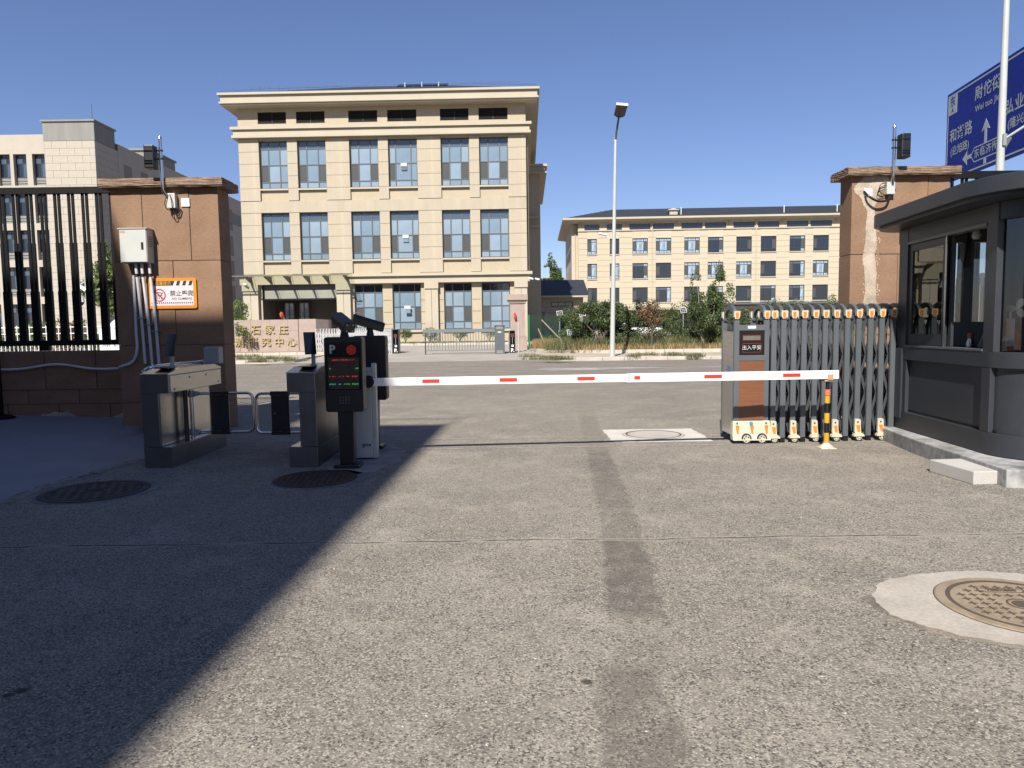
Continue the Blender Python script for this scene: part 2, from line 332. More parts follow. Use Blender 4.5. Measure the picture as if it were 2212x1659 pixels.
def put(name, me, parent=None, loc=None, rot=None, scale=None, label=None, kind=None):
    o = bpy.data.objects.new(name, me); C.objects.link(o)
    if loc is not None: o.location = loc
    if rot is not None: o.rotation_euler = rot
    if scale is not None: o.scale = scale
    if parent is not None: o.parent = parent
    if label: o['label'] = label
    if kind: o['kind'] = kind
    return o
def thing(name, label, cat, loc=(0, 0, 0), rz=0.0, group=None):
    o = bpy.data.objects.new(name, None); C.objects.link(o); o.location = loc; o.rotation_euler = (0, 0, rz); o.empty_display_size = 0.2
    o['label'] = label; o['category'] = cat
    if group: o['group'] = group
    return o
def tag(o, label, cat, group=None):
    o['label'] = label; o['category'] = cat
    if group: o['group'] = group
    return o
def structure(o): o['kind'] = 'structure'; return o
def copy_tree(o, parent=None):
    c = o.copy(); C.objects.link(c); c.parent = parent
    for ch in list(o.children): copy_tree(ch, c)
    return c
def text_mesh(s, size, extrude=0.0, bold=0.0, spacing=1.0, align='CENTER'):
    cu = bpy.data.curves.new('lettering', 'FONT'); cu.body = s; cu.size = size; cu.extrude = extrude; cu.offset = bold
    cu.align_x = align; cu.align_y = 'CENTER'; cu.space_character = spacing; cu.resolution_u = 3
    o = bpy.data.objects.new('tmp', cu); C.objects.link(o); bpy.context.view_layer.update()
    me = bpy.data.meshes.new_from_object(o.evaluated_get(bpy.context.evaluated_depsgraph_get()))
    bpy.data.objects.remove(o); return me
def text(name, s, size, m, parent, loc, rot=(math.pi / 2, 0, 0), scale=None, **kw):
    me = text_mesh(s, size, **kw); me.name = name; me.materials.clear(); me.materials.append(m)
    return put(name, me, parent, loc, rot, scale)
_cache = {}
def shared(key, fn, mats):
    if key not in _cache: _cache[key] = fn().mesh(key[0], mats)
    return _cache[key]
def pane_mesh(w, h, m):
    w, h = round(w, 2), round(h, 2)
    return shared(('pane', w, h, m.name), lambda: MB().box(0, 0, 0, w, 0.012, h), [m])
def window(parent, u0, z0, u1, z1, y, cols, rows, fm, pick, fw=0.085, mw=0.075, name='window', ftd=0.07):
    """rows bottom to top, cols left to right, as fractions; pick(i, j) gives the pane material"""
    w, h = round(u1 - u0, 2), round(z1 - z0, 2)
    def fr():
        b = MB(); b.box(0, 0, 0, w, ftd, fw).box(0, 0, h - fw, w, ftd, h).box(0, 0, fw, fw, ftd, h - fw).box(w - fw, 0, fw, w, ftd, h - fw)
        for c in cols[1:-1]: b.box(w * c - mw / 2, 0.004, fw, w * c + mw / 2, ftd, h - fw)
        for r in rows[1:-1]: b.box(fw, 0.008, h * r - mw / 2, w - fw, ftd, h * r + mw / 2)
        return b
    me = shared((name, w, h, tuple(cols), tuple(rows), fm.name), fr, [fm])
    o = put(name, me, parent, (u0, y, z0))
    for i in range(len(cols) - 1):
        for j in range(len(rows) - 1):
            a, b_ = w * cols[i], w * cols[i + 1]; c, d = h * rows[j], h * rows[j + 1]
            pm = pick(i, j)
            put('pane', pane_mesh(b_ - a, d - c, pm), o, (a, 0.035, c))
    return o
def facade(b, u0, u1, z0, z1, ops, y=0.0, rec=0.25, m=0):
    """flat front at y with recessed openings (u0,z0,u1,z1)"""
    us = sorted({u0, u1, *[o[0] for o in ops], *[o[2] for o in ops]}); zs = sorted({z0, z1, *[o[1] for o in ops], *[o[3] for o in ops]})
    us = [u for u in us if u0 <= u <= u1]; zs = [z for z in zs if z0 <= z <= z1]
    for i in range(len(us) - 1):
        for j in range(len(zs) - 1):
            cu, cz = (us[i] + us[i + 1]) / 2, (zs[j] + zs[j + 1]) / 2
            if any(o[0] < cu < o[2] and o[1] < cz < o[3] for o in ops): continue
            b.quad((us[i], y, zs[j]), (us[i + 1], y, zs[j]), (us[i + 1], y, zs[j + 1]), (us[i], y, zs[j + 1]), m)
    for a, c, d, e in ops:
        Y = y + rec
        b.quad((a, y, c), (a, y, e), (a, Y, e), (a, Y, c), m); b.quad((d, y, c), (d, Y, c), (d, Y, e), (d, y, e), m)
        b.quad((a, y, c), (a, Y, c), (d, Y, c), (d, y, c), m); b.quad((a, y, e), (d, y, e), (d, Y, e), (a, Y, e), m)
    return b

def crown_mesh(name, blobs, n, size, m, droop=0.3, shell=0.55, aspect=0.42):
    """leaf-sized faces spread through several ellipsoids"""
    vol = np.array([b[3] * b[4] * b[5] for b in blobs]); pr = vol / vol.sum()
    idx = rng.choice(len(blobs), n, p=pr); B = np.array(blobs)[idx]
    d = rng.normal(size=(n, 3)); d /= np.linalg.norm(d, axis=1)[:, None]
    r = rng.random(n) ** (1 / 3.0) * (1 - shell) + shell * np.sqrt(rng.random(n)); r = np.clip(r * (0.9 + 0.22 * rng.random(n)), 0, 1.15)
    # clump
    cl = B[:, :3] + d * r[:, None] * B[:, 3:6]
    cell = np.floor(cl / (size * 5.0)); hsh = np.abs(np.sin(cell @ np.array([12.9, 78.2, 37.7])) * 43758.5) % 1
    keep = hsh > 0.26; cl = cl[keep]; n = len(cl)
    ax = rng.normal(size=(n, 3)); ax[:, 2] -= droop * 1.6; ax /= np.linalg.norm(ax, axis=1)[:, None]
    t = rng.normal(size=(n, 3)); sd_ = np.cross(ax, t); sd_ /= np.linalg.norm(sd_, axis=1)[:, None]
    L = size * (0.6 + 0.8 * rng.random(n))[:, None]; W = L * aspect
    v = np.empty((n, 4, 3)); v[:, 0] = cl - ax * L / 2; v[:, 1] = cl + sd_ * W / 2; v[:, 2] = cl + ax * L / 2; v[:, 3] = cl - sd_ * W / 2
    me = bpy.data.meshes.new(name); me.vertices.add(4 * n); me.vertices.foreach_set('co', v.reshape(-1))
    me.loops.add(4 * n); me.loops.foreach_set('vertex_index', np.arange(4 * n, dtype=np.int32))
    me.polygons.add(n); me.polygons.foreach_set('loop_start', np.arange(0, 4 * n, 4, dtype=np.int32))
    me.materials.append(m); me.update(calc_edges=True); me.validate(); return me
def blobs_for(h0, h1, r, k, seed, taper=0.6):
    rr = random.Random(seed); out = []
    for i in range(k):
        t = (i + 0.5) / k; z = h0 + (h1 - h0) * t; w = r * (1 - taper * abs(t - 0.42) * 1.6); a = rr.random() * 6.28; q = rr.random() * w * 0.55
        out.append((q * math.cos(a), q * math.sin(a), z, w * rr.uniform(0.45, 0.75), w * rr.uniform(0.45, 0.75), (h1 - h0) / k * rr.uniform(0.8, 1.3)))
    return out
def tree(name, label, loc, stems, blobs, n, size, lm, bm_=None, group=None, cat='tree', droop=0.3):
    t = thing(name, label, cat, loc, group=group)
    if stems:
        b = MB()
        for pts, r0, r1 in stems:
            k = len(pts); b.tube(pts, r0, 7, rs=[r0 + (r1 - r0) * i / (k - 1) for i in range(k)])
        b.build('trunk', bm_ or M_bark, t)
    put('crown', crown_mesh('crown', blobs, n, size, lm, droop), t)
    return t
def tuft_mesh(name, pts, n, h, m, spread=0.12, w=0.008):
    """grass blades round the given points"""
    P_ = np.array(pts); idx = rng.integers(0, len(P_), n); base = P_[idx].astype(float).copy()
    base[:, 0] += rng.normal(size=n) * spread; base[:, 1] += rng.normal(size=n) * spread
    hh = h * (0.4 + 0.8 * rng.random(n)); lean = rng.normal(size=(n, 2)) * 0.35 * hh[:, None]
    a = rng.random(n) * 6.28; dx = np.cos(a) * w; dy = np.sin(a) * w
    v = np.empty((n, 4, 3)); v[:, 0] = base; v[:, 1] = base; v[:, 0, 0] -= dx; v[:, 0, 1] -= dy; v[:, 1, 0] += dx; v[:, 1, 1] += dy
    tip = base.copy(); tip[:, 0] += lean[:, 0]; tip[:, 1] += lean[:, 1]; tip[:, 2] += hh
    v[:, 2] = tip; v[:, 3] = tip; v[:, 2, 0] += dx * 0.3; v[:, 3, 0] -= dx * 0.3
    me = bpy.data.meshes.new(name); me.vertices.add(4 * n); me.vertices.foreach_set('co', v.reshape(-1))
    me.loops.add(4 * n); me.loops.foreach_set('vertex_index', np.arange(4 * n, dtype=np.int32))
    me.polygons.add(n); me.polygons.foreach_set('loop_start', np.arange(0, 4 * n, 4, dtype=np.int32))
    me.materials.append(m); me.update(calc_edges=True); return me

# ---------------------------------------------------------------- the setting
M_dust = mat('dusty_earth', (0.36, 0.29, 0.2), 0.95, var=0.2, vs_=0.8, var2=0.15, vs2=9, bump=0.5, bs=20, bd=0.02, tint=(0.24, 0.21, 0.12))
M_pave = mat('pale_paving', (0.55, 0.47, 0.38), 0.9, var=0.12, vs_=0.9, var2=0.08, vs2=9, tint=(0.42, 0.34, 0.25))
M_drive = mat('driveway_surface', (0.42, 0.385, 0.34), 0.9, var=0.12, vs_=0.6, var2=0.08, vs2=12)
M_kerb = mat('kerb_stone', (0.6, 0.54, 0.46), 0.85, var=0.12, vs_=2.5, var2=0.1, vs2=20, bump=0.3, bs=30, bd=0.004)
M_ramp = mat('blue_grey_floor_paint', (0.27, 0.285, 0.32), 0.5, var=0.08, vs_=2, var2=0.05, vs2=12, tint=(0.31, 0.325, 0.355), bump=0.2, bs=6, bd=0.004)
M_line = mat('pale_cut_line', (0.5, 0.47, 0.42), 0.9, var=0.2, vs_=8)

b = MB(); b.quad((-2500, -1500, -0.06), (2500, -1500, -0.06), (2500, 3500, -0.06), (-2500, 3500, -0.06))
structure(b.build('ground', M_dust))
# one asphalt sheet: forecourt and street; finely divided near the lens so that it is not dead flat
def zroad(x, y): return 0.006 * math.sin(x * 1.3 + 0.4) * math.cos(y * 0.9)
xs = [-60, -40, -25] + [-14 + i * 0.7 for i in range(41)] + [20, 30, 45, 70]
ys = [-25, -14, -8] + [-4 + i * 0.7 for i in range(30)] + [19, 23, 28, 33.0]
vs_ = [(x, y, (zroad(x, y) if (-14 < x < 14.5 and 12 < y < 17) else 0)) for y in ys for x in xs]
nx = len(xs); b = MB(); b.add(vs_, [(j * nx + i, j * nx + i + 1, (j + 1) * nx + i + 1, (j + 1) * nx + i) for j in range(len(ys) - 1) for i in range(nx - 1)])
structure(b.build('asphalt_road', M_asph))
def zy(y): return max(0.0, (y - 36) * 0.026)
# driveway beyond the street and the yard that rises to the building
b = MB(); ys = [33.0, 36, 40, 44, 48, 52]
for a, c in zip(ys, ys[1:]): b.quad((-60, a, zy(a) + 0.0), (60, a, zy(a) + 0.0), (60, c, zy(c)), (-60, c, zy(c)))
b.quad((-60, 52, zy(52)), (60, 52, zy(52)), (60, 130, zy(52)), (-60, 130, zy(52)))
structure(b.build('driveway', M_drive))
# raised verges left and right of the driveway
def sheet(name, poly, z, m, skirt=0.0, thick=None):
    b = MB(); b.prism(poly, z - (thick or 0.2), z, 'z'); return structure(b.build(name, m))
sheet('pavement', [(1.35, 38.4), (1.9, 33.6), (3.2, 31.75), (60, 31.75), (60, 36.6), (5.0, 36.6), (2.6, 38.2), (1.35, 40.4)], 0.135, M_pave)
sheet('planting_bed', [(1.3, 41.5), (2.6, 38.35), (5.0, 36.75), (60, 36.75), (60, 60), (7, 60), (1.6, 47)], 0.29, M_dust, thick=0.5)
sheet('pavement', [(-60, 33.15), (-11.4, 33.25), (-10.6, 34.0), (-10.5, 41.0), (-60, 41.0)], 0.135, M_pave)
sheet('planting_bed', [(-60, 41.1), (-10.5, 41.1), (-11.8, 44.5), (-60, 44.5)], 0.26, M_dust, thick=0.5)
sheet('planting_bed', [(-8.3, 50.4), (2.0, 50.2), (2.0, 52.3), (-8.3, 52.5)], 0.5, M_dust, thick=0.5)
def kerb(poly, zt, zb, L=0.98, w=0.15, gap=0.014, name='kerb'):
    root = bpy.data.objects.new(name, None); C.objects.link(root); structure(root)
    me = MB().box(0, 0, 0, L - gap, w, zt - zb).mesh('kerbstone', [M_kerb])
    bm = bmesh.new(); bm.from_mesh(me); bmesh.ops.bevel(bm, geom=[e for e in bm.edges], offset=0.012, segments=1, affect='EDGES'); bm.to_mesh(me); bm.free()
    acc = 0; n = 0
    for (x0, y0), (x1, y1) in zip(poly, poly[1:]):
        d = math.hypot(x1 - x0, y1 - y0); a = math.atan2(y1 - y0, x1 - x0); k = max(1, round(d / L)); s = d / (k * L)
        for i in range(k):
            t = i / k; put('kerbstone', me, root, (x0 + (x1 - x0) * t, y0 + (y1 - y0) * t, zb + random.uniform(-0.008, 0.004)), (0, 0, a + random.uniform(-0.006, 0.006)), (s, 1, 1)); n += 1
    return root
kerb([(1.2, 38.4), (1.75, 33.6), (2.2, 32.2), (3.1, 31.6), (33, 31.6)], 0.15, -0.03, L=0.98)
kerb([(1.2, 41.3), (2.5, 38.2), (5.0, 36.6), (33, 36.6)], 0.31, 0.0)
kerb([(-38, 33.0), (-11.4, 33.1), (-10.75, 33.5), (-10.4, 34.1), (-10.35, 36)], 0.15, -0.03)
kerb([(-38, 40.95), (-10.4, 40.95)], 0.28, 0.0)
kerb([(-8.3, 50.2), (2.0, 50.0)], 0.53, 0.25, L=1.5)
# blue-grey painted ramp by the low wall
edge = [(-4.62, 5.2), (-4.6, 6.24), (-4.63, 6.75), (-4.6, 7.27), (-4.5, 7.75), (-4.42, 8.4), (-4.3, 9.2), (-4.32, 10.95)]
b = MB(); cols = 14
rows_ = []
for k, (ex, ey) in enumerate(edge):
    rows_.append([(ex - (i / cols) ** 1.2 * 7.5 + (random.uniform(-0.03, 0.03) if i == 0 else 0), ey + (i / cols) * (ey - 5.2) * 0.16, 0.006 + min(0.2, 0.004 + 0.05 * ((i / cols) ** 1.2 * 7.5) * 0.7)) for i in range(cols + 1)])
rows_.append([((x if x < -6.0 else max(x, -6.05)), (11.95 if x < -6.0 else 11.0), z) for x, y, z in rows_[-1]])
w_ = cols + 1
b.add([p for r in rows_ for p in r], [(j * w_ + i, (j + 1) * w_ + i, (j + 1) * w_ + i + 1, j * w_ + i + 1) for j in range(len(rows_) - 1) for i in range(cols)], sm=True)
structure(b.build('painted_ramp', M_ramp))
rd = random.Random(8); b = MB(); L_, R_ = [], []
fine = []
for (x0, y0), (x1, y1) in zip(edge, edge[1:]):
    for k in range(8): fine.append((x0 + (x1 - x0) * k / 8, y0 + (y1 - y0) * k / 8))
for x, y in fine: L_.append((x - .03 - rd.random() * .03, y, .013)); R_.append((x + .03 + rd.random() ** 2 * .13, y, .0035))
k_ = len(fine); b.add(L_ + R_, [(i, i + 1, k_ + i + 1, k_ + i) for i in range(k_ - 1)])
structure(b.build('ramp_edge', mat('crumbled_edge', (.3, .28, .25), .95, var=.35, vs_=9, bump=.7, bs=30, bd=.012, tint=(.1, .09, .075))))
# gate slot: two pale saw cuts across the entrance
b = MB()
for y0, sl in ((8.78, 0.045), (9.62, 0.02)):
    x = -4.2
    while x < 4.7:
        w = 0.009 + random.random() * 0.006; yy = y0 + (x + 4) * sl * 0.25
        b.quad((x, yy - w, 0.004), (x + 0.3, yy - w + sl * 0.07, 0.004), (x + 0.3, yy + w + sl * 0.07, 0.004), (x, yy + w, 0.004)); x += 0.3
structure(b.build('road_cut_lines', M_line))
# worn paint on the street
b = MB()
for (px, py, w, d_) in ((1290, 770 + 24, 5.6, 0.5), (1240, 797, 2.6, 0.3), (1555, 790, 2.4, 0.14), (1000, 787, 1.6, 0.12), (820, 797, 1.2, 0.06)):
    q = G(px, py + 2)
    k = 18; pts = []
    for i in range(k):
        a = 2 * math.pi * i / k; pts.append((q.x + math.cos(a) * w / 2 * random.uniform(0.75, 1.1), q.y + math.sin(a) * d_ * random.uniform(0.6, 1.1), 0.005))
    b.add(pts, [tuple(range(k))])
structure(b.build('road_markings', mat('worn_road_paint', (0.47, 0.44, 0.4), 0.9, var=0.25, vs_=3, tint=(0.3, 0.275, 0.25))))
b = MB()
for i in range(130):
    q = G(random.uniform(0, 2212), random.uniform(960, 1640)); s = random.uniform(0.002, 0.007)
    b.add([(q.x - s, q.y, 0.001), (q.x + s, q.y - s * .6, 0.001), (q.x + s * .3, q.y + s, 0.001), (q.x, q.y, s)], [(0, 1, 3), (1, 2, 3), (2, 0, 3)])
o = b.build('gravel', mat('pale_grit', (0.6, 0.57, 0.5), 0.9)); o['kind'] = 'stuff'; tag(o, 'loose pale grit scattered on the asphalt', 'gravel')

# ---------------------------------------------------------------- the office block behind the viewpoint whose shade lies over the left
te, ca, ta = math.tan(SUN_EL), math.cos(SUN_AZ), math.tan(SUN_AZ)
yf = -1.6
Hm = (11.12 - yf) * te / ca; Ht = (12.85 - yf) * te / ca; Hw = (14.6 - yf) * te / ca
xr0 = -1.31 - (2.35 - (yf - 9)) * 0 - Hm * ca / te * ta      # eaves line parallel to the shade's right edge
xe = lambda y: -1.02 + (y - 11.1) * 0.036 - Hm / te * ca * ta
blk = thing('office_block', 'pale office block behind the entrance whose shade covers the left lane', 'building')
yb = -24; sh = Hm / te * ca
b = MB(); b.prism([(xe(yb + sh), yb), (xe(yf + sh), yf), (-34, yf), (-34, yb)], 0, Hm - 0.001, 'z'); b.build('wall', M_cream2, blk)
b = MB(); b.box(-34, yf - 9, Hm, -3.55 - Ht / te * ca * ta, yf - 0.004, Ht); b.build('stair_tower', M_greyr, blk)
b = MB(); b.box(-34, yf - 8, Ht, -6.12 - (11.0 - yf) * ta, yf - 0.008, Hw); b.build('lift_housing', M_greyr, blk)
b = MB(); x1 = xe(yf + sh) - 0.02
b.cyl((x1, yf - 0.03, Hm + 0.72), (-10, yf - 0.03, Hm + 0.72), 0.025, n=8)
for i in range(5): b.cyl((x1 - i * 1.25, yf - 0.03, Hm), (x1 - i * 1.25, yf - 0.03, Hm + 0.72), 0.018, n=6)
b.build('roof_rail', M_grayt, blk)
for i in range(8):
    for j in range(3): window(blk, -32 + i * 3.3, 1.2 + j * 3.7, -30.2 + i * 3.3, 3.2 + j * 3.7, yf + 0.035, [0, .5, 1], [0, .7, 1], M_frame, lambda i, j: M_gld, ftd=0.05).rotation_euler = (0, 0, math.pi)

# ---------------------------------------------------------------- main building (cream, three tall storeys)
B1 = thing('research_building', 'cream three storey building with tall windows and deep cornices behind the stone sign wall', 'building', (-19.4, 52.2, 0), R(-1.2))
WU = [(1.45, 3.5), (4.22, 6.28), (7.97, 10.05), (10.76, 12.85), (14.53, 16.57), (17.28, 19.35)]
W1 = 20.62; DEP = 20.0
ops = []
for u0, u1 in WU:
    ops += [(u0, 10.86, u1, 15.12), (u0, 5.62, u1, 10.02), (u0, 16.3, u1, 17.13)]
b = MB(); facade(b, 0, W1, 5.3, 17.4, ops, 0, 0.30)
for u0, u1 in WU:                                            # recessed apron under each window and the wall behind the openings
    b.quad((u0, 0.12, 10.86), (u1, 0.12, 10.86), (u1, 0.12, 11.62), (u0, 0.12, 11.62)); b.quad((u0, 0.12, 5.62), (u1, 0.12, 5.62), (u1, 0.12, 6.5), (u0, 0.12, 6.5))
b.quad((0, 0.3, 5.3), (W1, 0.3, 5.3), (W1, 0.3, 17.4), (0, 0.3, 17.4))
b.quad((0, 0, 0), (0, 0, 17.4), (0, DEP, 17.4), (0, DEP, 0)); b.quad((W1, 0, 0), (W1, DEP, 0), (W1, DEP, 17.4), (W1, 0, 17.4)); b.quad((0, DEP, 0), (0, DEP, 17.4), (W1, DEP, 17.4), (W1, DEP, 0))
# ground floor: wall set back, plinth
g_ops = [(u0, 1.47, u1, 4.84) for u0, u1 in WU[2:]]
facade(b, 7.75, W1, 0.2, 5.3, g_ops, 0.22, 0.25); b.quad((7.75, 0.47, 0.2), (W1, 0.47, 0.2), (W1, 0.47, 5.3), (7.75, 0.47, 5.3))
b.quad((0, 0.22, 0.2), (1.2, 0.22, 0.2), (1.2, 0.22, 5.3), (0, 0.22, 5.3)); b.quad((1.2, 0.22, 4.88), (6.9, 0.22, 4.88), (6.9, 0.22, 5.3), (1.2, 0.22, 5.3)); b.quad((6.75, 0.22, 0.2), (7.75, 0.22, 0.2), (7.75, 0.22, 5.3), (6.75, 0.22, 5.3))
b.quad((0, 0, 5.3), (0, 0.3, 5.3), (W1, 0.3, 5.3), (W1, 0, 5.3))
b.build('wall', M_cream, B1)
# pale panels on the piers, separated by open joints
piers = [(0.0, 1.45), (3.5, 4.22), (6.28, 7.97), (10.05, 10.76), (12.85, 14.53), (16.57, 17.28), (19.35, W1)]
zt = [15.26, 14.35, 13.5, 12.63, 11.76, 10.88]; zl = [10.02, 9.15, 8.3, 7.43, 6.56, 5.62]
bk = MB()
for u0, u1 in piers:
    bk.box(u0 + 0.004, -0.008, 5.62, u1 - 0.004, 0.002, 15.26)
    for zz in (zt, zl):
        for a, c in zip(zz, zz[1:]):
            w, h = round(u1 - u0, 2), round(a - c - 0.022, 3)
            me = shared(('panel', w, h), lambda: MB().box(0, -0.04, 0, w, -0.008, h), [M_creamp]); put('panel', me, B1, (u0, random.uniform(-0.003, 0.003), c + 0.011))
bk.build('panel_joint', M_groove, B1)
me = shared(('panel', 'band'), lambda: MB().box(0, -0.04, 0, W1, -0.001, 0.80), [M_creamp]); put('panel', me, B1, (0, 0, 10.04))
for u0, u1 in WU:
    for z in (11.62, 6.5):
        me = shared(('sill', round(u1 - u0, 2)), lambda: MB().box(0, -0.07, 0, u1 - u0, 0.2, 0.11), [M_creamt]); put('sill', me, B1, (u0 + 0.002, 0, z))
def pick1(seed, top=2):
    rr = random.Random(seed)
    def f(i, j):
        if j == 3: return M_gl[2]
        if j == 1 and i in (0, 2): return M_scr if rr.random() < 0.85 else M_gl[0]
        return M_gl[rr.choice([0, 1, 1, 0])]
    return f
for k, (u0, u1) in enumerate(WU):
    cols = [0, .235, .765, 1] if k == 3 else [0, .3, .7, 1]
    window(B1, u0, 11.73, u1, 15.12, 0.2, cols, [0, .145, .5, .835, 1], M_frame, pick1(k))
    window(B1, u0, 6.61, u1, 10.02, 0.2, cols, [0, .145, .5, .835, 1], M_frame, pick1(k + 10))
    if k > 1: window(B1, u0, 1.47, u1, 4.84, 0.42, cols, [0, .17, .5, .82, 1], M_frame, (lambda f: (lambda i, j: M_gld if j == 3 else f(i, j)))(pick1(k + 20)))
    lv = MB(); lw = u1 - u0
    lv.box(0, 0.14, 0, lw, 0.16, 0.83)
    for i in range(9): lv.add([(0.03, 0.02, 0.04 + i * .087), (lw - .03, 0.02, 0.04 + i * .087), (lw - .03, 0.12, 0.10 + i * .087), (0.03, 0.12, 0.10 + i * .087), (0.03, 0.02, 0.055 + i * .087), (lw - .03, 0.02, 0.055 + i * .087), (lw - .03, 0.12, 0.115 + i * .087), (0.03, 0.12, 0.115 + i * .087)], [(0, 1, 2, 3), (4, 7, 6, 5), (0, 4, 5, 1), (1, 5, 6, 2), (2, 6, 7, 3), (3, 7, 4, 0)])
    lv.box(lw / 2 - 0.02, 0.0, 0, lw / 2 + 0.02, 0.1, 0.83).box(0, 0, 0, 0.04, 0.14, .83).box(lw - .04, 0, 0, lw, 0.14, .83).box(0, 0, 0, lw, .14, .04).box(0, 0, .79, lw, .14, .83)
    put('louvre', lv.mesh('louvre', [M_louv]), B1, (u0, 0.06, 16.3))
    if k == 3:
        for z in (13.2, 8.1, 3.0):
            bb = MB(); bb.box(0, 0, 0, 0.46, 0.03, 0.24); bb.build('notice', M_cab, B1, loc=(u0 + 0.85, 0.16, z)); bb = MB(); bb.box(0, 0, -0.28, 0.4, 0.02, -0.04); bb.build('notice', M_gateg if z > 10 else M_gl[0], B1, loc=(u0 + 0.9, 0.16, z))
# ledge at the foot of the first floor on the ground floor
gl = MB()
for u0, u1 in WU[2:]: gl.box(u0 - 0.1, 0.08, 1.3, u1 + 0.1, 0.3, 1.46)
gl.build('sill', M_creamt, B1)
for u0, u1 in ((-0.1, 1.0), (6.75, 7.75), (13.19, 14.13), (19.71, 20.6)):
    c = MB(); c.box(u0, -0.12, 0.2, (u0 + u1) / 2 - 0.012, 0.22, 4.4).box((u0 + u1) / 2 + 0.012, -0.12, 0.2, u1, 0.22, 4.4).box(u0 - 0.04, -0.2, 4.43, u1 + 0.04, 0.22, 4.87).box(u0 + 0.02, -0.1, 4.3, u1 - 0.02, 0.2, 4.6)
    c.build('column', M_creamt, B1)
c = MB()
for u in (8.0, 10.1, 12.85, 14.15, 16.6, 19.35):
    for z in (1.9, 2.77, 3.63): c.box(u + (0 if u not in (8.0,) else -0.25), 0.205, z, u + (0.6 if u in (10.1, 16.6) else 0.32), 0.2195, z + 0.03)
c.build('panel_joint', M_groove, B1)
def ring(b, u0, u1, p, z0, z1, dep=DEP, m=0): b.box(u0 - p, -p, z0, u1 + p, dep + p, z1, m)
c = MB(); ring(c, 7.8, W1, 0.17, 4.87, 5.36, 10); ring(c, 7.8, W1, 0.36, 5.361, 5.57, 10); c.box(-0.3, -0.12, 4.88, 7.62, 0.2, 5.3); c.build('string_course', M_creamt, B1)
c = MB()
for p, a, d in ((0.27, 15.461, 15.84), (0.36, 15.27, 15.46), (0.42, 15.841, 16.04)): ring(c, 0, W1, p, a, d)
for p, a, d in ((0.83, 17.4, 17.5), (0.93, 17.501, 17.63), (0.84, 17.631, 18.06), (1.0, 18.061, 18.22)): ring(c, 0, W1, p, a, d, DEP)
c.build('cornice', M_creamt, B1, bevel=0.012)
# hipped roof
def hip(b, u0, u1, v0, v1, z, slope, m=0):
    h = (v1 - v0) / 2 * slope; r = (v1 - v0) / 2
    b.add([(u0, v0, z), (u1, v0, z), (u1, v1, z), (u0, v1, z), (u0 + r, v0 + r, z + h), (u1 - r, v0 + r, z + h)], [(0, 1, 5, 4), (1, 2, 5), (2, 3, 4, 5), (3, 0, 4), (3, 2, 1, 0)], m)
c = MB(); hip(c, -0.7, W1 + 0.7, -0.7, 14.6, 18.225, 0.372); c.build('roof', M_slate, B1)
c = MB()
for i in range(29): c.cyl((0.6 + i * 0.7, 1.2, 19.0), (0.6 + i * .7, 1.2, 19.3), 0.012, n=4)
c.cyl((0.6, 1.2, 19.3), (20.2, 1.2, 19.3), 0.012, n=4)
pts = [(-0.9, -0.9, 18.35), (2, 0.2, 18.8), (5.0, 2.6, 19.65), (6.5, 4.5, 20.3)]; c.tube(pts, 0.012, 4); c.tube([(15, 4.5, 20.3), (17, 2.4, 19.6), (21.4, -0.8, 18.4)], 0.012, 4)
c.build('lightning_wire', M_frame, B1)
for i in range(3):
    c = MB(); c.T = Matrix.Translation((10.6 + i * 1.32, 5.3, 20.42)) @ Matrix.Rotation(R(24), 4, 'X'); c.box(0, 0, 0, 1.31, 1.2, 0.1); c.build('solar_panel', M_gloss, B1)
    c = MB(); c.box(0, 0, 0, 0.07, 0.05, 0.45); c.build('panel_bracket', M_grayt, B1, loc=(11.2 + i * 1.32, 5.22, 20.3))
# rear wing that shows past the right-hand corner
c = MB(); c.box(20.0, 14, 0, 21.9, 30, 15.4); c.build('rear_wing', M_cream, B1)
c = MB()
for a, d, p in ((15.4, 15.55, 0.5), (15.55, 16.0, 0.35), (16.0, 16.2, 0.55)): c.box(19.6, 14 - p, a, 21.9 + p * 1.2, 30, d)
for a in (11.4, 10.6): c.box(20.4, 13.7, a, 21.75, 14, a + 0.22)
c.build('cornice', M_creamt, B1)
c = MB(); c.tube([(W1 + 0.1, 0.5, 5.6), (W1 + 0.1, 0.5, 15.2)], 0.06, 8); c.build('downpipe', M_creamt, B1)
# entrance: deep porch, transom sign band, doors
c = MB(); x0, x1, D0 = 1.2, 6.9, 3.2
c.quad((x0, 0.22, 0.2), (x0, D0, 0.2), (x0, D0, 4.9), (x0, 0.22, 4.9)); c.quad((x1, 0.22, 0.2), (x1, 0.22, 4.9), (x1, D0, 4.9), (x1, D0, 0.2)); c.quad((x0, D0, 0.2), (x1, D0, 0.2), (x1, D0, 4.9), (x0, D0, 4.9))
c.quad((x0, 0.22, 4.88), (x0, D0, 4.88), (x1, D0, 4.88), (x1, 0.22, 4.88)); c.quad((x0, 0.22, 0.22), (x1, 0.22, 0.22), (x1, D0, 0.22), (x0, D0, 0.22))
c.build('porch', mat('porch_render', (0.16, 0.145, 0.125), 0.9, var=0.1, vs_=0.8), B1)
c = MB(); c.box(1.36, 0.28, 3.88, 6.74, 0.4, 4.47); c.build('fascia_panel', mat('pale_fascia', (0.45, 0.43, 0.38), 0.5, var=0.12, vs_=0.8), B1)
c = MB(); c.box(1.3, 0.3, 4.48, 6.8, 0.5, 4.86).box(1.3, 0.26, 3.76, 6.8, 0.42, 3.87); c.build('lintel', mat('taupe_metal', (0.13, 0.115, 0.1), 0.5), B1)
for u in (1.95, 3.1): window(B1, u, 0.3, u + 0.8, 3.7, 2.6, [0, .5, 1], [0, .45, 1], M_frame, lambda i, j: M_gl[0] if i else M_gl[2], name='door')
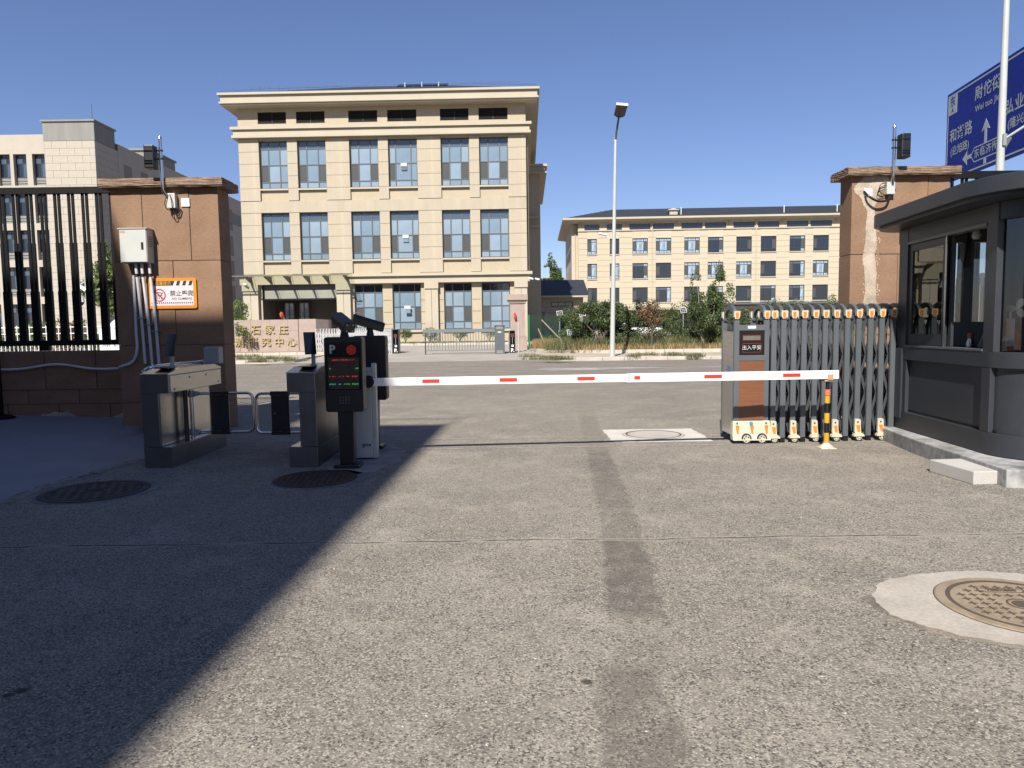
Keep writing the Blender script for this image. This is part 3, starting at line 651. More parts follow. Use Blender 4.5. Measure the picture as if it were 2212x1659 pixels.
# glass canopy with brackets
glc = mat('canopy_glass', (0.55, 0.62, 0.55), 0.1, trans=0.0, spec=0.8)
nt = glc.node_tree; tr = nt.nodes.new('ShaderNodeBsdfTransparent'); tr.inputs[0].default_value = (0.9, 0.93, 0.88, 1); mx = nt.nodes.new('ShaderNodeMixShader'); mx.inputs[0].default_value = 0.07
nt.links.new(tr.outputs[0], mx.inputs[1]); nt.links.new(nt.nodes['Principled BSDF'].outputs[0], mx.inputs[2]); nt.links.new(mx.outputs[0], nt.nodes['Material Output'].inputs[0])
c = MB(); c.add([(-0.5, -1.4, 5.47), (7.95, -1.4, 5.47), (7.95, 0, 5.62), (-0.5, 0, 5.62), (-0.5, -1.4, 5.49), (7.95, -1.4, 5.49), (7.95, 0, 5.64), (-0.5, 0, 5.64)], [(0, 3, 2, 1), (4, 5, 6, 7), (0, 1, 5, 4), (1, 2, 6, 5), (2, 3, 7, 6), (3, 0, 4, 7)])
c.build('canopy_glass', glc, B1)
c = MB(); c.box(-0.55, -1.45, 5.39, 8.0, -1.39, 5.46)
for u in (0.7, 2.1, 3.5, 4.9, 6.3): c.box(u - 0.01, -1.4, 5.44, u + 0.01, 0, 5.47)
c.build('canopy_rail', mat('bronze_rail', (0.2, 0.17, 0.12), 0.5), B1)
for u in (0.53, 1.96, 3.36, 4.76, 6.15, 7.6):
    c = MB(); c.prism([(0, 5.45), (-1.38, 5.42), (-1.38, 5.35), (-0.1, 4.98), (0, 4.98)], u - 0.045, u + 0.045, 'x'); c.build('canopy_bracket', mat('bronze_rail', (0, 0, 0)), B1)
# small cameras on the building corners
for u, v, z in ((0.05, -0.3, 4.95), (20.75, -0.5, 5.05), (21.2, 0.2, 5.05)):
    c = MB(); c.cyl((u, v, z), (u + 0.3, v - 0.15, z - 0.08), 0.07, n=8).cyl((u + .1, v, z - .1), (u + 0.1, v + 0.3, z - .1), 0.02, n=6); c.build('security_camera', M_white, B1)

# ---------------------------------------------------------------- dormitory block (pale cream, four storeys)
B2 = thing('dormitory_building', 'long pale cream building with slate hipped roof and curtained windows behind the lamp post', 'building', (8.6, 100, 0), R(-2.0))
f_ = lambda u: u * (1 + 0.00122 * u)
W2 = 49.5
wins = []
for c0, w in ((2.79, 1.32), (5.86, 1.32), (9.33, 2.12), (12.47, 2.12), (16.25, 2.12), (19.35, 2.12), (23.05, 2.12), (26.2, 2.12), (29.87, 2.12), (32.85, 2.12), (36.6, 2.12), (39.7, 2.12), (43.3, 2.12), (46.4, 2.12)): wins.append((f_(c0) - w / 2, f_(c0) + w / 2))
rz = [(11.55, 13.68), (8.15, 10.27), (4.82, 6.93)]
ops = [(a, z0, c, z1) for a, c in wins for z0, z1 in rz]
cl = []
u = 1.85
for k, (a, c) in enumerate(wins): cl.append((max(a - 0.35, 1.8), 14.93, c + 0.3, 15.58))
b = MB(); facade(b, 0.87, W2, 4.1, 15.9, ops, 0, 0.22); b.quad((0.87, 0.22, 4.1), (W2, 0.22, 4.1), (W2, 0.22, 15.9), (0.87, 0.22, 15.9))
b.quad((0.87, 0, 4.1), (0.87, 0, 15.9), (0.87, 0.9, 15.9), (0.87, 0.9, 4.1)); b.quad((0, 0.9, 0), (0.87, 0.9, 0), (0.87, 0.9, 15.9), (0, 0.9, 15.9))
b.quad((0, 0.9, 0), (0, 0.9, 15.9), (0, 21, 15.9), (0, 21, 0)); b.quad((W2, 0, 0), (W2, 21, 0), (W2, 21, 15.9), (W2, 0, 15.9)); b.quad((0, 21, 0), (0, 21, 15.9), (W2, 21, 15.9), (W2, 21, 0))
b.quad((0.87, 1.5, 0), (W2, 1.5, 0), (W2, 1.5, 4.1), (0.87, 1.5, 4.1)); b.quad((0.87, 0, 4.1), (0.87, 1.5, 4.1), (W2, 1.5, 4.1), (W2, 0, 4.1))
b.build('wall', M_cream2, B2)
c = MB(); c.box(0.8, -0.12, 14.72, W2, -0.001, 14.86).box(0.8, -0.5, 4.1, W2, -0.001, 4.25).box(0.8, -1.1, 3.75, W2, 0.3, 4.09)
c.build('ledge', M_creamt, B2)
c = MB(); c.box(20, -1.9, 4.3, W2, -0.5, 4.55).box(20, -1.2, 4.15, W2, -0.2, 4.3); c.build('awning', M_gateg, B2)
bj = MB()
gaps = [(0.9, wins[0][0])] + [(a[1], b_[0]) for a, b_ in zip(wins, wins[1:])]
for z in [4.55 + 0.77 * i for i in range(13)]:
    for a, c_ in gaps:
        w_p, h_p = round(c_ - a, 2), (0.735 if z < 13 else 0.70)
        if z + h_p < 14.75: put('panel', shared(('panel', w_p, h_p, 'b2'), lambda: MB().box(0.01, -0.03, 0, w_p - 0.01, -0.0045, h_p), [M_cream2]), B2, (a, random.uniform(-.003, .003), z + 0.035))
for a, c_ in gaps: bj.box(a + 0.012, -0.004, 4.58, c_ - 0.012, 0.001, 14.7)
bj.build('panel_joint', mat('soft_joint', (0.4, 0.33, 0.23), 0.95), B2, kind='stuff')
for k, (a, c_) in enumerate(wins):
    for r, (z0, z1) in enumerate(rz):
        rr = random.Random(k * 5 + r); style = rr.choice(['c', 'c', 'd', 'm']) if r < 2 else rr.choice(['d', 'd', 'm'])
        if k < 2: cols, f = [0, .42, 1], (lambda i, j, s=style: (M_scr if (i == 0 and 0 < j) else (M_curt if s != 'd' else M_gld)))
        else:
            cols = [0, .26, .74, 1]
            f = (lambda i, j, s=style, q=rr.random(): (M_scr if (i == (0 if q < .5 else 2) or (s == 'c' and i != 1)) and j == 1 else (M_curt if s == 'c' or (s == 'm' and i == 2) else (M_gl[2] if s == 'm' and j == 2 else M_gld))))
        window(B2, a, z0, c_, z1, 0.12, cols, [0, .2, .8, 1], M_frame2, f, fw=0.07, mw=0.05)
    me = shared(('sill', round(c_ - a, 2), 2), lambda: MB().box(0, -0.1, 0, c_ - a + 0.1, 0.1, 0.1), [M_creamt])
    for z0, z1 in rz: put('sill', me, B2, (a - 0.05, 0, z0 - 0.12))
    a2, c2 = cl[k][0], cl[k][2]
    bb = MB(); bb.box(0, 0, 0, c2 - a2, 0.05, 0.62); bb.build('clerestory_pane', M_gld, B2, loc=(a2, -0.02, 14.95))
    bb = MB(); bb.box(-0.05, 0, -0.05, c2 - a2 + .05, 0.04, 0).box(-.05, 0, .62, c2 - a2 + .05, .04, .68).box(-.05, 0, 0, 0, .04, .62).box(c2 - a2, 0, 0, c2 - a2 + .05, .04, .62)
    bb.build('clerestory_frame', M_frame2, B2, loc=(a2, -0.04, 14.95))
for k in range(0, 13, 2):
    u = (wins[k][1] + wins[k + 1][0]) / 2 if k > 0 else 1.2
for u in (1.2, f_(7.6), f_(14.3), f_(21.2), f_(28.0), f_(34.8), 42):
    bb = MB(); bb.box(u - 0.14, -0.16, 15.45, u + 0.14, -0.001, 15.88).box(u - 0.2, -0.25, 15.7, u + 0.2, -0.001, 15.9); bb.build('corbel', M_creamt, B2)
for u in (0.5, f_(10.95), f_(24.6)): bb = MB(); bb.tube([(u, -0.1 if u > 1 else 0.8, 4.2), (u, -0.1 if u > 1 else 0.8, 15.8)], 0.06, 8); bb.build('downpipe', M_cream2, B2)
c = MB(); c.prism([(-0.1, 15.9), (W2 + 1, 15.9), (W2 + 1, 15.901), (-0.1, 15.901)], 0, 1)
c = MB()
v0 = (-1.35, -1.3); 
c.add([(-1.3, -1.1, 16.2), (W2 + 1.3, -1.1, 16.2), (W2 + 1.3, 22.2, 16.2), (-1.3, 22.2, 16.2), (0, 0, 15.86), (W2, 0, 15.86), (W2, 21, 15.86), (0, 21, 15.86)], [(0, 4, 5, 1), (1, 5, 6, 2), (2, 6, 7, 3), (3, 7, 4, 0), (4, 7, 6, 5)])
c.box(-1.3, -1.1, 16.2, W2 + 1.3, 22.2, 16.46); c.build('eaves', M_creamt, B2)
c = MB(); hip(c, -1.1, W2 + 1.1, -0.9, 14, 16.465, 0.30); c.build('roof', M_slate, B2)
ribs = MB()
for i in range(9): ribs.box(-1.0 + i * 0.75, -0.9 + i * 0.8, 16.47 + i * .24, W2 + 1 - i * 0.7, -0.86 + i * 0.8, 16.5 + i * .24)
o = ribs.build('roof_batten', mat('slate_edge', (0.022, 0.026, 0.034), 0.6), B2)
c = MB(); u = f_(13.9); c.box(u - 0.55, 0.6, 16.6, u + 0.55, 1.6, 17.5).box(u - 0.75, 0.4, 17.5, u + .75, 1.8, 17.62).box(u - .35, .7, 17.62, u + .35, 1.4, 17.8); c.build('chimney', M_creamt, B2)
for u in (f_(14.9), f_(28.3), f_(35)): c = MB(); c.cyl((u, 0.6, 16.6), (u, 0.6, 17.9), 0.06, n=6); c.build('vent_pipe', M_white, B2)
for k in range(5):       # gable-end slit windows
    for r in range(4):
        bb = MB(); bb.box(-0.02, 0, 0, 0.03, 0.8, 0.6); bb.build('window', M_gld, B2, loc=(0, 2.5 + k * 3.6, 4.8 + r * 2.6))
gf = MB()
for i in range(12): gf.box(1.8 + i * 4.0, 0.9, 0.2, 2.3 + i * 4.0, 1.5, 3.75)
gf.build('column', M_creamt, B2)
for i in range(11): window(B2, 2.6 + i * 4.0, 1.0, 5.3 + i * 4.0, 3.3, 1.44, [0, .33, .66, 1], [0, .7, 1], M_frame2, lambda i, j: M_gld)

# ---------------------------------------------------------------- single-storey annex between the two
AX = thing('annex_building', 'low cream annex with slate roof between the two cream buildings', 'building', (1.0, 75, 0))
b = MB(); facade(b, 0, 6.6, 0.2, 4.75, [(1.0, 0.4, 2.1, 2.75), (4.1, 1.2, 5.6, 2.75), (0.4, 3.7, 2.2, 4.2), (3.2, 3.7, 5.5, 4.2)], 0, 0.25); b.quad((0, .25, 0), (6.6, .25, 0), (6.6, .25, 4.7), (0, .25, 4.7)); b.box(0, 0.26, 0, 6.6, 20, 4.7)
b.build('wall', M_cream, AX)
window(AX, 1.0, 0.4, 2.1, 2.75, 0.15, [0, .5, 1], [0, .72, 1], M_frame2, lambda i, j: M_gld, name='door')
window(AX, 4.1, 1.2, 5.6, 2.75, 0.15, [0, .5, 1], [0, .3, .75, 1], M_frame2, lambda i, j: M_gl[2] if j else M_gld)
for a, c_ in ((0.4, 2.2), (3.2, 5.5)): window(AX, a, 3.7, c_, 4.2, 0.12, [0, .33, .66, 1], [0, 1], M_frame2, lambda i, j: M_gld)
c = MB(); c.box(-0.1, -0.2, 3.15, 6.7, -0.001, 3.35).box(-0.1, -0.35, 3.36, 6.8, -0.001, 3.5).box(2.5, -0.12, 0.2, 2.95, -0.001, 3.1).box(5.8, -0.12, 0.2, 6.25, -0.001, 3.1).box(-0.6, -0.9, 4.62, 7.0, 0.3, 4.82); c.build('string_course', M_creamt, AX)
c = MB(); c.add([(-0.6, -0.95, 4.83), (7.1, -0.95, 4.83), (7.1, 4.5, 6.75), (-0.6, 4.5, 6.75), (-0.6, 9, 4.83), (7.1, 9, 4.83)], [(0, 1, 2, 3), (3, 2, 5, 4), (0, 3, 4), (1, 5, 2)]); c.build('roof', M_slate, AX)

# ---------------------------------------------------------------- stone-clad building at the far left
B0 = thing('stone_clad_building', 'beige stone clad building with grey stair towers seen through the black fence', 'building', (-42.5, 75, 0))
cols0 = [(-18.2, -16.9), (-14.3, -13.0), (-12.3, -11.0), (-10.35, -9.05), (-8.7, -7.35), (-6.75, -5.45)]
rows0 = [(17.75, 20.1), (13.9, 16.1), (10.1, 12.35), (6.3, 8.55), (2.4, 4.7)]
b = MB(); facade(b, -24, -5.2, 0, 22.05, [(a, z0 - 0.85, c_, z1) for a, c_ in cols0 for z0, z1 in rows0], 0.0, 0.55)
b.quad((-24, 0.55, 0), (-5.2, 0.55, 0), (-5.2, 0.55, 22), (-24, 0.55, 22)); b.quad((-5.2, -0.35, 0), (-5.2, 0.6, 0), (-5.2, 0.6, 22.0), (-5.2, -0.35, 22.0))
b.box(-24, 0.6, 21.95, 0.1 - 0.2, 40, 22.04)
b.build('wall', M_stone, B0)
for a, c_ in cols0:
    for z0, z1 in rows0:
        window(B0, a, z0, c_, z1, 0.4, [0, .5, 1], [0, .62, .88, 1], M_frame2, lambda i, j: M_gl[2] if (i + j) % 2 else M_gld)
        bb = MB(); bb.box(0, 0, 0, c_ - a, 0.1, 0.2).box(0, 0, 0.27, c_ - a, 0.1, 0.47).box(0, 0, 0.54, c_ - a, 0.1, 0.8).box(0, .1, 0, c_ - a, .13, .8)
        put('spandrel', shared(('spandrel', round(c_ - a, 2)), lambda: bb, [M_greyr]), B0, (a, 0.38, z0 - 0.83))
# towers: tile courses on a dark backing
def tiled(parent, p0, p1, z0, z1, tw, th, limit=140, gap=0.022, m=M_stone):
    p0, p1 = Vector(p0), Vector(p1); L = (p1 - p0).length; ang = math.atan2(p1.y - p0.y, p1.x - p0.x); n = 0; rest = MB()
    rows_n = int(round((z1 - z0) / th)); th = (z1 - z0) / rows_n
    for r in range(rows_n - 1, -1, -1):
        u = -tw / 2 if r % 2 else 0.0
        while u < L - 1e-3:
            a, c_ = max(u, 0), min(u + tw, L)
            if c_ - a > 0.05:
                w = round(c_ - a - gap, 3); h = round(th - gap, 3)
                q = p0 + (p1 - p0) / L * (a + gap / 2)
                if n < limit:
                    me = shared(('tile', w, h, m.name), lambda: MB().box(0, -0.03, 0, w, 0.03, h), [m]); put('tile', me, parent, (q.x, q.y, z0 + r * th + gap / 2), (0, 0, ang))
                else:
                    rest.T = Matrix.Translation((q.x, q.y, z0 + r * th + gap / 2)) @ Matrix.Rotation(ang, 4, 'Z'); rest.box(0, -0.03, 0, w, 0.03, h)
                n += 1
            u += tw
    if rest.v: rest.T = None; rest.build('cladding', m, parent, kind='stuff')
c = MB(); c.box(-5.2, -0.3, 0, -0.04, 4.0, 21.25); c.box(-0.5, 4.0, 0, -0.04, 40, 21.9); c.build('backing_wall', M_stoneg, B0)
tiled(B0, (-5.2, -0.32, 0), (0, -0.32, 0), 0.5, 21.27, 1.55, 0.742, 90)
tiled(B0, (-0.02, -0.3, 0), (-0.02, 3.95, 0), 0.5, 21.27, 1.45, 0.742, 90)
ops = []
for k in range(9):
    for z0, z1 in rows0: ops.append((5.0 + k * 3.6, z0 - 0.8, 6.7 + k * 3.6, z1))
b = MB(); facade(b, 4.0, 40, 0, 22.0, ops, 0, 0.5)
b2 = MB(); b2.T = Matrix.Rotation(R(90), 4, 'Z'); b2.add(b.v, b.f); b2.T = None; b2.build('wall', M_stone, B0)
for k in range(9):
    for z0, z1 in rows0[:4]:
        o = window(B0, 0, 0, 1.7, z1 - z0, 0, [0, .5, 1], [0, .62, .88, 1], M_frame2, lambda i, j: M_gld); o.location = (-0.35, 5.0 + k * 3.6, z0); o.rotation_euler = (0, 0, R(90))
for q in (((-5.25, -0.36, 21.29, 0.02, 3.45, 23.2), (-5.4, -0.5, 23.2, 0.15, 3.6, 23.38)), ((-3.0, 10.8, 22.0, 0.05, 17.2, 23.0), (-3.1, 10.6, 23.0, 0.2, 17.4, 23.2)), ((-4, 33, 18.0, 0.06, 40.5, 19.6),)):
    c = MB()
    for w_q in q: c.box(*w_q)
    c.build('stair_tower', M_greyr, B0)
c = MB(); c.cyl((-0.3, 0, 23.38), (-0.3, 0, 25.0), 0.03, n=6); c.build('lightning_rod', M_frame, B0)

# ---------------------------------------------------------------- gate pillars
def pillar(label, X0, X1, Y0, dep, ztop, rows, cap_over, seed):
    t = thing('gate_pillar', label, 'pillar', (X0, Y0, 0)); W = X1 - X0
    b = MB(); b.box(0.012, 0.012, -0.02, W - 0.012, dep - 0.012, ztop - 0.01); b.build('core', M_core, t)
    g = 0.005; rr = random.Random(seed)
    for z0, z1, js in rows:
        js = [0] + list(js) + [W]
        for i in range(len(js) - 1):
            x0 = js[i] + (g if i else 0); x1 = js[i + 1] - (g if i < len(js) - 2 else 0)
            n = MB(); full = (0 if i == 0 else 0.02)
            n.box(0, 0, 0, x1 - x0, 0.035 if 0 < i < len(js) - 2 else dep, z1 - z0 - 2 * g)
            if 0 < i < len(js) - 2: pass
            n.build('stucco_panel', M_stucco, t, bevel=0.003, loc=(x0, rr.uniform(-0.003, 0.003), z0 + g))
    # rough cap
    bm = bmesh.new(); bmesh.ops.create_cube(bm, size=1)
    bmesh.ops.scale(bm, verts=bm.verts, vec=(W + 2 * cap_over, dep + 2 * cap_over, 0.13)); bmesh.ops.subdivide_edges(bm, edges=bm.edges, cuts=14, use_grid_fill=True)
    for v in bm.verts:
        q = math.sin(v.co.x * 17 + seed) * math.cos(v.co.y * 13 + seed) + rr.uniform(-1, 1)
        v.co.z += q * 0.0035; v.co.y += math.copysign(1, v.co.y) * (abs(v.co.y) > dep / 2) * (rr.uniform(-0.007, 0.004) - 0.012 * (abs(v.co.z) > 0.05)); v.co.x += math.copysign(1, v.co.x) * (abs(v.co.x) > W / 2 + cap_over * .5) * rr.uniform(-0.01, 0.004)
    me = bpy.data.meshes.new('coping'); bm.to_mesh(me); bm.free(); me.materials.append(M_cap)
    put('coping', me, t, (W / 2, dep / 2, ztop + 0.06)); return t
XL0, XL1, YL = -6.07, -4.44, 11.0
pillar('brown stucco gate pillar carrying the grey cabinet and the orange warning sign', XL0, XL1, YL, 0.42, 3.70,
       [(0, 0.42, (0.55, 1.2)), (0.42, 1.31, (0.5, 1.31)), (1.31, 2.6, (0.9,)), (2.6, 3.70, (0.47, 1.19))], 0.12, 3)
XR0, XR1, YR = 5.45, 7.0, 11.5
tr_ = pillar('brown stucco gate pillar with a bare plaster streak behind the grey booth', XR0, XR1, YR, 0.4, 3.83,
       [(0, 1.31, (0.5,)), (1.31, 2.6, (0.76,)), (2.6, 3.83, (1.21,))], 0.12, 9)
# bare plaster streak on the right pillar (chipped coat, slightly proud)
def z4(x, y): return ((3350 + x / 4.424) / 1.8517, (600 + y / 4.424) / 1.8517)
def z5(x, y): return ((3300 + x / 2.3706) / 1.8517, (550 + y / 2.3706) / 1.8517)
outl = [z4(*q) for q in ((720, 400), (830, 455), (905, 470), (930, 560), (905, 700), (800, 720), (740, 780), (720, 860), (660, 1000), (670, 1160), (665, 1320))] + \
       [z5(*q) for q in ((485, 850), (490, 950), (485, 1060), (470, 1120), (490, 1240), (485, 1330), (480, 1460), (490, 1600), (490, 1660), (365, 1660), (362, 1560), (380, 1450), (375, 1350), (370, 1240), (358, 1120), (385, 1000), (385, 880), (398, 760), (400, 690))] + \
       [z4(*q) for q in ((530, 1090), (450, 960), (435, 880), (380, 820), (300, 740), (300, 660), (370, 570), (430, 540), (470, 440), (560, 425), (640, 405))]
jit = []
rj = random.Random(5)
for i, a in enumerate(outl):
    c_ = outl[(i + 1) % len(outl)]
    for k in range(4):
        t = k / 4; jit.append((a[0] + (c_[0] - a[0]) * t + rj.uniform(-0.9, 0.9), a[1] + (c_[1] - a[1]) * t + rj.uniform(-0.9, 0.9)))
pts = [P(x, y, YR - 0.006) for x, y in jit]
from mathutils.geometry import tessellate_polygon
tri = tessellate_polygon([[Vector((p.x, p.z, 0)) for p in pts]]); me = MB().add([(p.x - XR0, p.y - YR, p.z) for p in pts], [tuple(t_) for t_ in tri]).mesh('plaster_patch', [M_plaster])
rf_ = random.Random(11); fl = MB()
for k in range(70):
    x, y = (1880 + rf_.gauss(0, 1), 0); yy_ = rf_.uniform(470, 670); side = rf_.choice([-1, 1, 1, 1])
    p = P(1893 + (abs(rf_.gauss(0, 4)) if side > 0 else -26 - abs(rf_.gauss(0, 2))), yy_, YR - 0.0065); s_ = rf_.uniform(.004, .016)
    q_ = [(p.x - XR0 + s_ * math.cos(t_) * rf_.uniform(.5, 1.2), p.y - YR, p.z + 1.5 * s_ * math.sin(t_) * rf_.uniform(.5, 1.2)) for t_ in (0, 1.2, 2.5, 3.7, 5)]
    fl.add(q_, [(0, 1, 2, 3, 4)])
fl.build('plaster_fleck', M_plaster, tr_, kind='stuff')
put('plaster_patch', me, tr_, label='pale bare plaster streak running down the pillar')

# pole with black antenna box, junction box and white plate on each pillar
def camera_pole(label, x, yf_, bx0, bx1, pz, bz0, bz1, jx0, jx1, jz0, jz1):
    t = thing('antenna_pole', label, 'antenna', (x, yf_, 0))
    b = MB(); r = 0.026
    b.tube([(0.06, 0, pz - 0.06), (0.03, -0.06, pz - 0.04), (0.0, -0.12, pz + 0.06), (0, -0.13, pz + 0.2), (0, -0.13, bz1 + 0.12)], r, 10); b.cyl((0, -0.13, bz1 + .12), (0, -0.13, bz1 + .15), r * 1.15, r * .8); b.cyl((0.06, 0.0, pz - .06), (0.06, -0.02, pz - .06), 0.06, n=14); b.build('pole', M_chrome, t)
    b = MB(); b.box(bx0, -0.27, bz0, bx1, -0.11, bz1); b.build('antenna_box', M_dplas, t, bevel=0.018)
    b = MB(); b.box(bx0 + .012, -.28, bz0 + 0.06, bx1 - .012, -.262, bz0 + .08).box(bx0 + .012, -.28, bz0 + 0.1, bx1 - .012, -.262, bz0 + .115).box(bx0 + .012, -.278, bz1 - 0.1, bx1 - .012, -.262, bz1 - .085); b.build('rib', M_gloss, t)
    for z in ((bz0 + bz1) / 2 - 0.02, (bz0 + bz1) / 2 + 0.1):
        b = MB(); b.cyl((0, -0.13, z), (0, -0.13, z + 0.022), r * 1.35, n=12); b.box(min(0, (bx0 + bx1) / 2), -0.14, z, max(0, (bx0 + bx1) / 2), -0.12, z + .02); b.build('clamp', M_dplas, t)
    return t
tl = camera_pole('chrome pole with a black antenna box on top of the left brown pillar', -5.20, YL - 0.02, -0.19, -0.05, 3.58, 3.93, 4.27, 0, 0, 0, 0)
trr = camera_pole('chrome pole with a black antenna box on top of the right brown pillar', 6.02, YR - 0.02, 0.05, 0.19, 3.72, 4.05, 4.42, 0, 0, 0, 0)
def jbox(label, x, y, z0, z1, w, cables):
    t = thing('junction_box', label, 'junction box', (x, y, z0))
    b = MB(); b.box(0, -0.09, 0, w, 0, z1 - z0); b.build('housing', M_cab, t, bevel=0.006)
    b = MB()
    for pts, r in cables: b.tube(pts, r, 6)
    b.build('cable', M_dplas, t); return t
def spl(pts, n=24):
    out = []; k = len(pts)
    for i in range(k - 1):
        p0, p1, p2, p3 = [Vector(pts[max(0, min(k - 1, i + j))]) for j in (-1, 0, 1, 2)]
        for s in range(n // (k - 1) + 1):
            t = s / (n // (k - 1) + 1); out.append(0.5 * ((2 * p1) + (-p0 + p2) * t + (2 * p0 - 5 * p1 + 4 * p2 - p3) * t * t + (-p0 + 3 * p1 - 3 * p2 + p3) * t ** 3))
    return out + [Vector(pts[-1])]
jbox('small grey junction box with black cables high on the left pillar', -5.18, YL, 3.38, 3.60, 0.13,
     [(spl([(0.03, -0.1, 0.2), (-0.01, -0.12, 0.08), (0.0, -0.1, -0.01), (0.03, -0.06, -0.03)]), 0.006), (spl([(0.06, -0.1, 0.2), (0.09, -0.12, 0.1), (0.09, -0.1, 0.0)]), 0.006),
      (spl([(0.05, -0.05, 0), (0.06, -0.05, -0.12), (0.11, -0.04, -0.16), (0.14, -0.02, -0.08), (0.17, -0.01, 0.0)]), 0.007), (spl([(0.08, -0.05, 0), (0.1, -0.05, -0.08), (0.15, -0.04, -0.1), (0.19, -0.02, -0.02)]), 0.009)])
jbox('small grey junction box with a thick black cable high on the right pillar', 5.96, YR, 3.53, 3.72, 0.13,
     [(spl([(0.03, -.06, .18), (-0.08, -.07, .16), (-0.11, -.06, .06), (-0.02, -.04, -0.0)]), 0.007), (spl([(0.02, -.06, .15), (-0.1, -.06, .1), (-0.12, -.05, -.01), (-0.0, -.04, -0.02)]), 0.006), (spl([(-0.32, -0.01, 0.06), (-0.29, -0.1, -0.03), (-0.16, -0.12, -0.11), (0.0, -0.1, -0.1), (0.07, -0.05, -0.01)]), 0.018)])
for x, y, z, lb in ((-4.99, YL, 3.41, 'small white cover plate beside the junction box on the left pillar'), (5.64, YR, 3.51, 'small white cover plate set in the bare plaster of the right pillar')):
    b = MB(); b.box(-0.002, -0.02, 0, 0.125, 0, 0.125); o = b.build('cover_plate', M_white, loc=(x, y - 0.001, z), bevel=0.003); tag(o, lb, 'cover plate')
    b = MB()
    for q in (0.015, 0.06, 0.11): b.cyl((q, -0.021, 0.062), (q, -0.024, 0.062), 0.005, n=6)
    b.build('screw', M_dplas, o)

# grey cabinet
cb = thing('electrical_cabinet', 'light grey metal electrical cabinet mounted on the left gate pillar', 'cabinet', (-5.86, YL, 2.56))
b = MB(); b.box(0, -0.2, 0, 0.41, 0, 0.5); b.build('housing', M_cab, cb, bevel=0.004)
b = MB(); b.box(-0.015, -0.225, 0.5, 0.425, 0.0, 0.512); b.build('rain_lid', M_cab, cb)
b = MB(); b.box(0.008, -0.212, 0.01, 0.402, -0.2005, 0.488); b.build('door', M_cab, cb, bevel=0.002)
b = MB(); b.box(0.325, -0.217, 0.19, 0.36, -0.212, 0.3); b.build('lock', M_dplas, cb, bevel=0.004)
b = MB(); b.box(0.015, -0.2135, 0.44, 0.09, -0.212, 0.475); b.build('sticker', M_tan, cb)
for k in range(5): b = MB(); b.box(0.4105, -0.15, 0.24 + k * .035, 0.4135, -0.06, 0.252 + k * .035); b.build('vent_slot', M_gateg, cb)
# conduits
for k, (x0, x1, lab) in enumerate(((-5.69, -5.655, 'grey plastic conduit under the cabinet, leftmost of the straight three'), (-5.60, -5.545, 'grey plastic conduit under the cabinet, middle of the straight three'), (-5.485, -5.44, 'grey plastic conduit under the cabinet running over the edge of the orange sign'))):
    z1 = 0.93 if k else 1.03
    t = thing('conduit', lab, 'conduit', (0, 0, 0), group='conduits on the left pillar')
    b = MB(); b.tube(spl([(x0, YL - 0.1, 2.56), (x0 + 0.01, YL - 0.09, 2.3), (x0 + (x1 - x0) * .5, YL - 0.05, 1.75), (x1, YL - 0.04, z1)]), 0.023, 10); b.build('pipe', M_pvc, t)
    b = MB(); b.cyl((x0 + .003, YL - 0.098, 2.36), (x0 + .006, YL - 0.095, 2.40), 0.03, n=10); b.build('collar', M_dplas, t)
    zz = 1.72 - 0.1 * k; xx = x0 + (x1 - x0) * 0.56
    b = MB(); b.box(xx - .06, YL - 0.078, zz, xx + .06, YL - 0.0, zz + .014); b.build('clip', M_grayt, t)
t = thing('conduit', 'grey conduit bending away along the low brown wall in shallow waves', 'conduit', group='conduits on the left pillar')
pp = [(-5.75, YL - .06, 2.38), (-5.76, YL - .05, 1.9), (-5.77, YL - .04, 1.5), (-5.77, YL - .04, 1.25), (-5.86, YL - .02, 1.06), (-6.1, 11.05, 0.98), (-6.4, 11.6, 0.93), (-7.0, 11.84, 0.92), (-7.6, 11.86, 1.0), (-8.2, 11.86, 0.93), (-8.8, 11.86, 0.93), (-9.4, 11.86, 0.99), (-9.9, 11.86, 0.96), (-11, 11.86, 0.93)]
b = MB(); b.tube(spl(pp, 60), 0.022, 8); b.build('pipe', M_pvc, t)
# warning sign
sg = thing('warning_sign', 'orange bordered white no climbing sign on the left gate pillar', 'sign', (-5.575, YL - 0.006, 1.87))
SW, SH = 0.755, 0.465
def rr_poly(x0, z0, x1, z1, r, n=6):
    out = []
    for cx, cz, a0 in ((x1 - r, z0 + r, -90), (x1 - r, z1 - r, 0), (x0 + r, z1 - r, 90), (x0 + r, z0 + r, 180)):
        for i in range(n + 1): a = R(a0 + 90 * i / n); out.append((cx + r * math.cos(a), cz + r * math.sin(a)))
    return out
b = MB(); b.prism(rr_poly(0, 0, SW, SH, 0.03), -0.02, 0, 'y'); b.build('border', mat('sign_orange', (0.9, 0.3, 0.015), 0.4), sg)
M_sw = mat('sign_face_white', (0.8, 0.72, 0.74), 0.4); M_ink = mat('printed_black', (0.02, 0.02, 0.022), 0.5); M_sred = mat('printed_red', (0.62, 0.045, 0.04), 0.45); M_syel = mat('printed_amber', (0.85, 0.42, 0.05), 0.45)
b = MB(); b.box(0.045, -0.0215, 0.045, SW - 0.045, -0.02, SH - 0.045); b.build('face', M_sw, sg)
b = MB(); b.prism([(0.045, SH - .115), (0.4, SH - .115), (0.425, SH - .045), (0.045, SH - .045)], -0.0225, -0.0215, 'y')
for x in (0.445, 0.54, 0.635): b.prism([(x, SH - .115), (x + .048, SH - .115), (x + .072, SH - .045), (x + .024, SH - .045)], -0.0225, -0.0215, 'y')
for i in range(22):
    x = 0.055 + i * 0.0296; b.prism([(x, 0.075), (x + .013, 0.075), (x + .02, 0.1), (x + .007, 0.1)], -0.0225, -0.0215, 'y')
b.build('print', M_ink, sg)
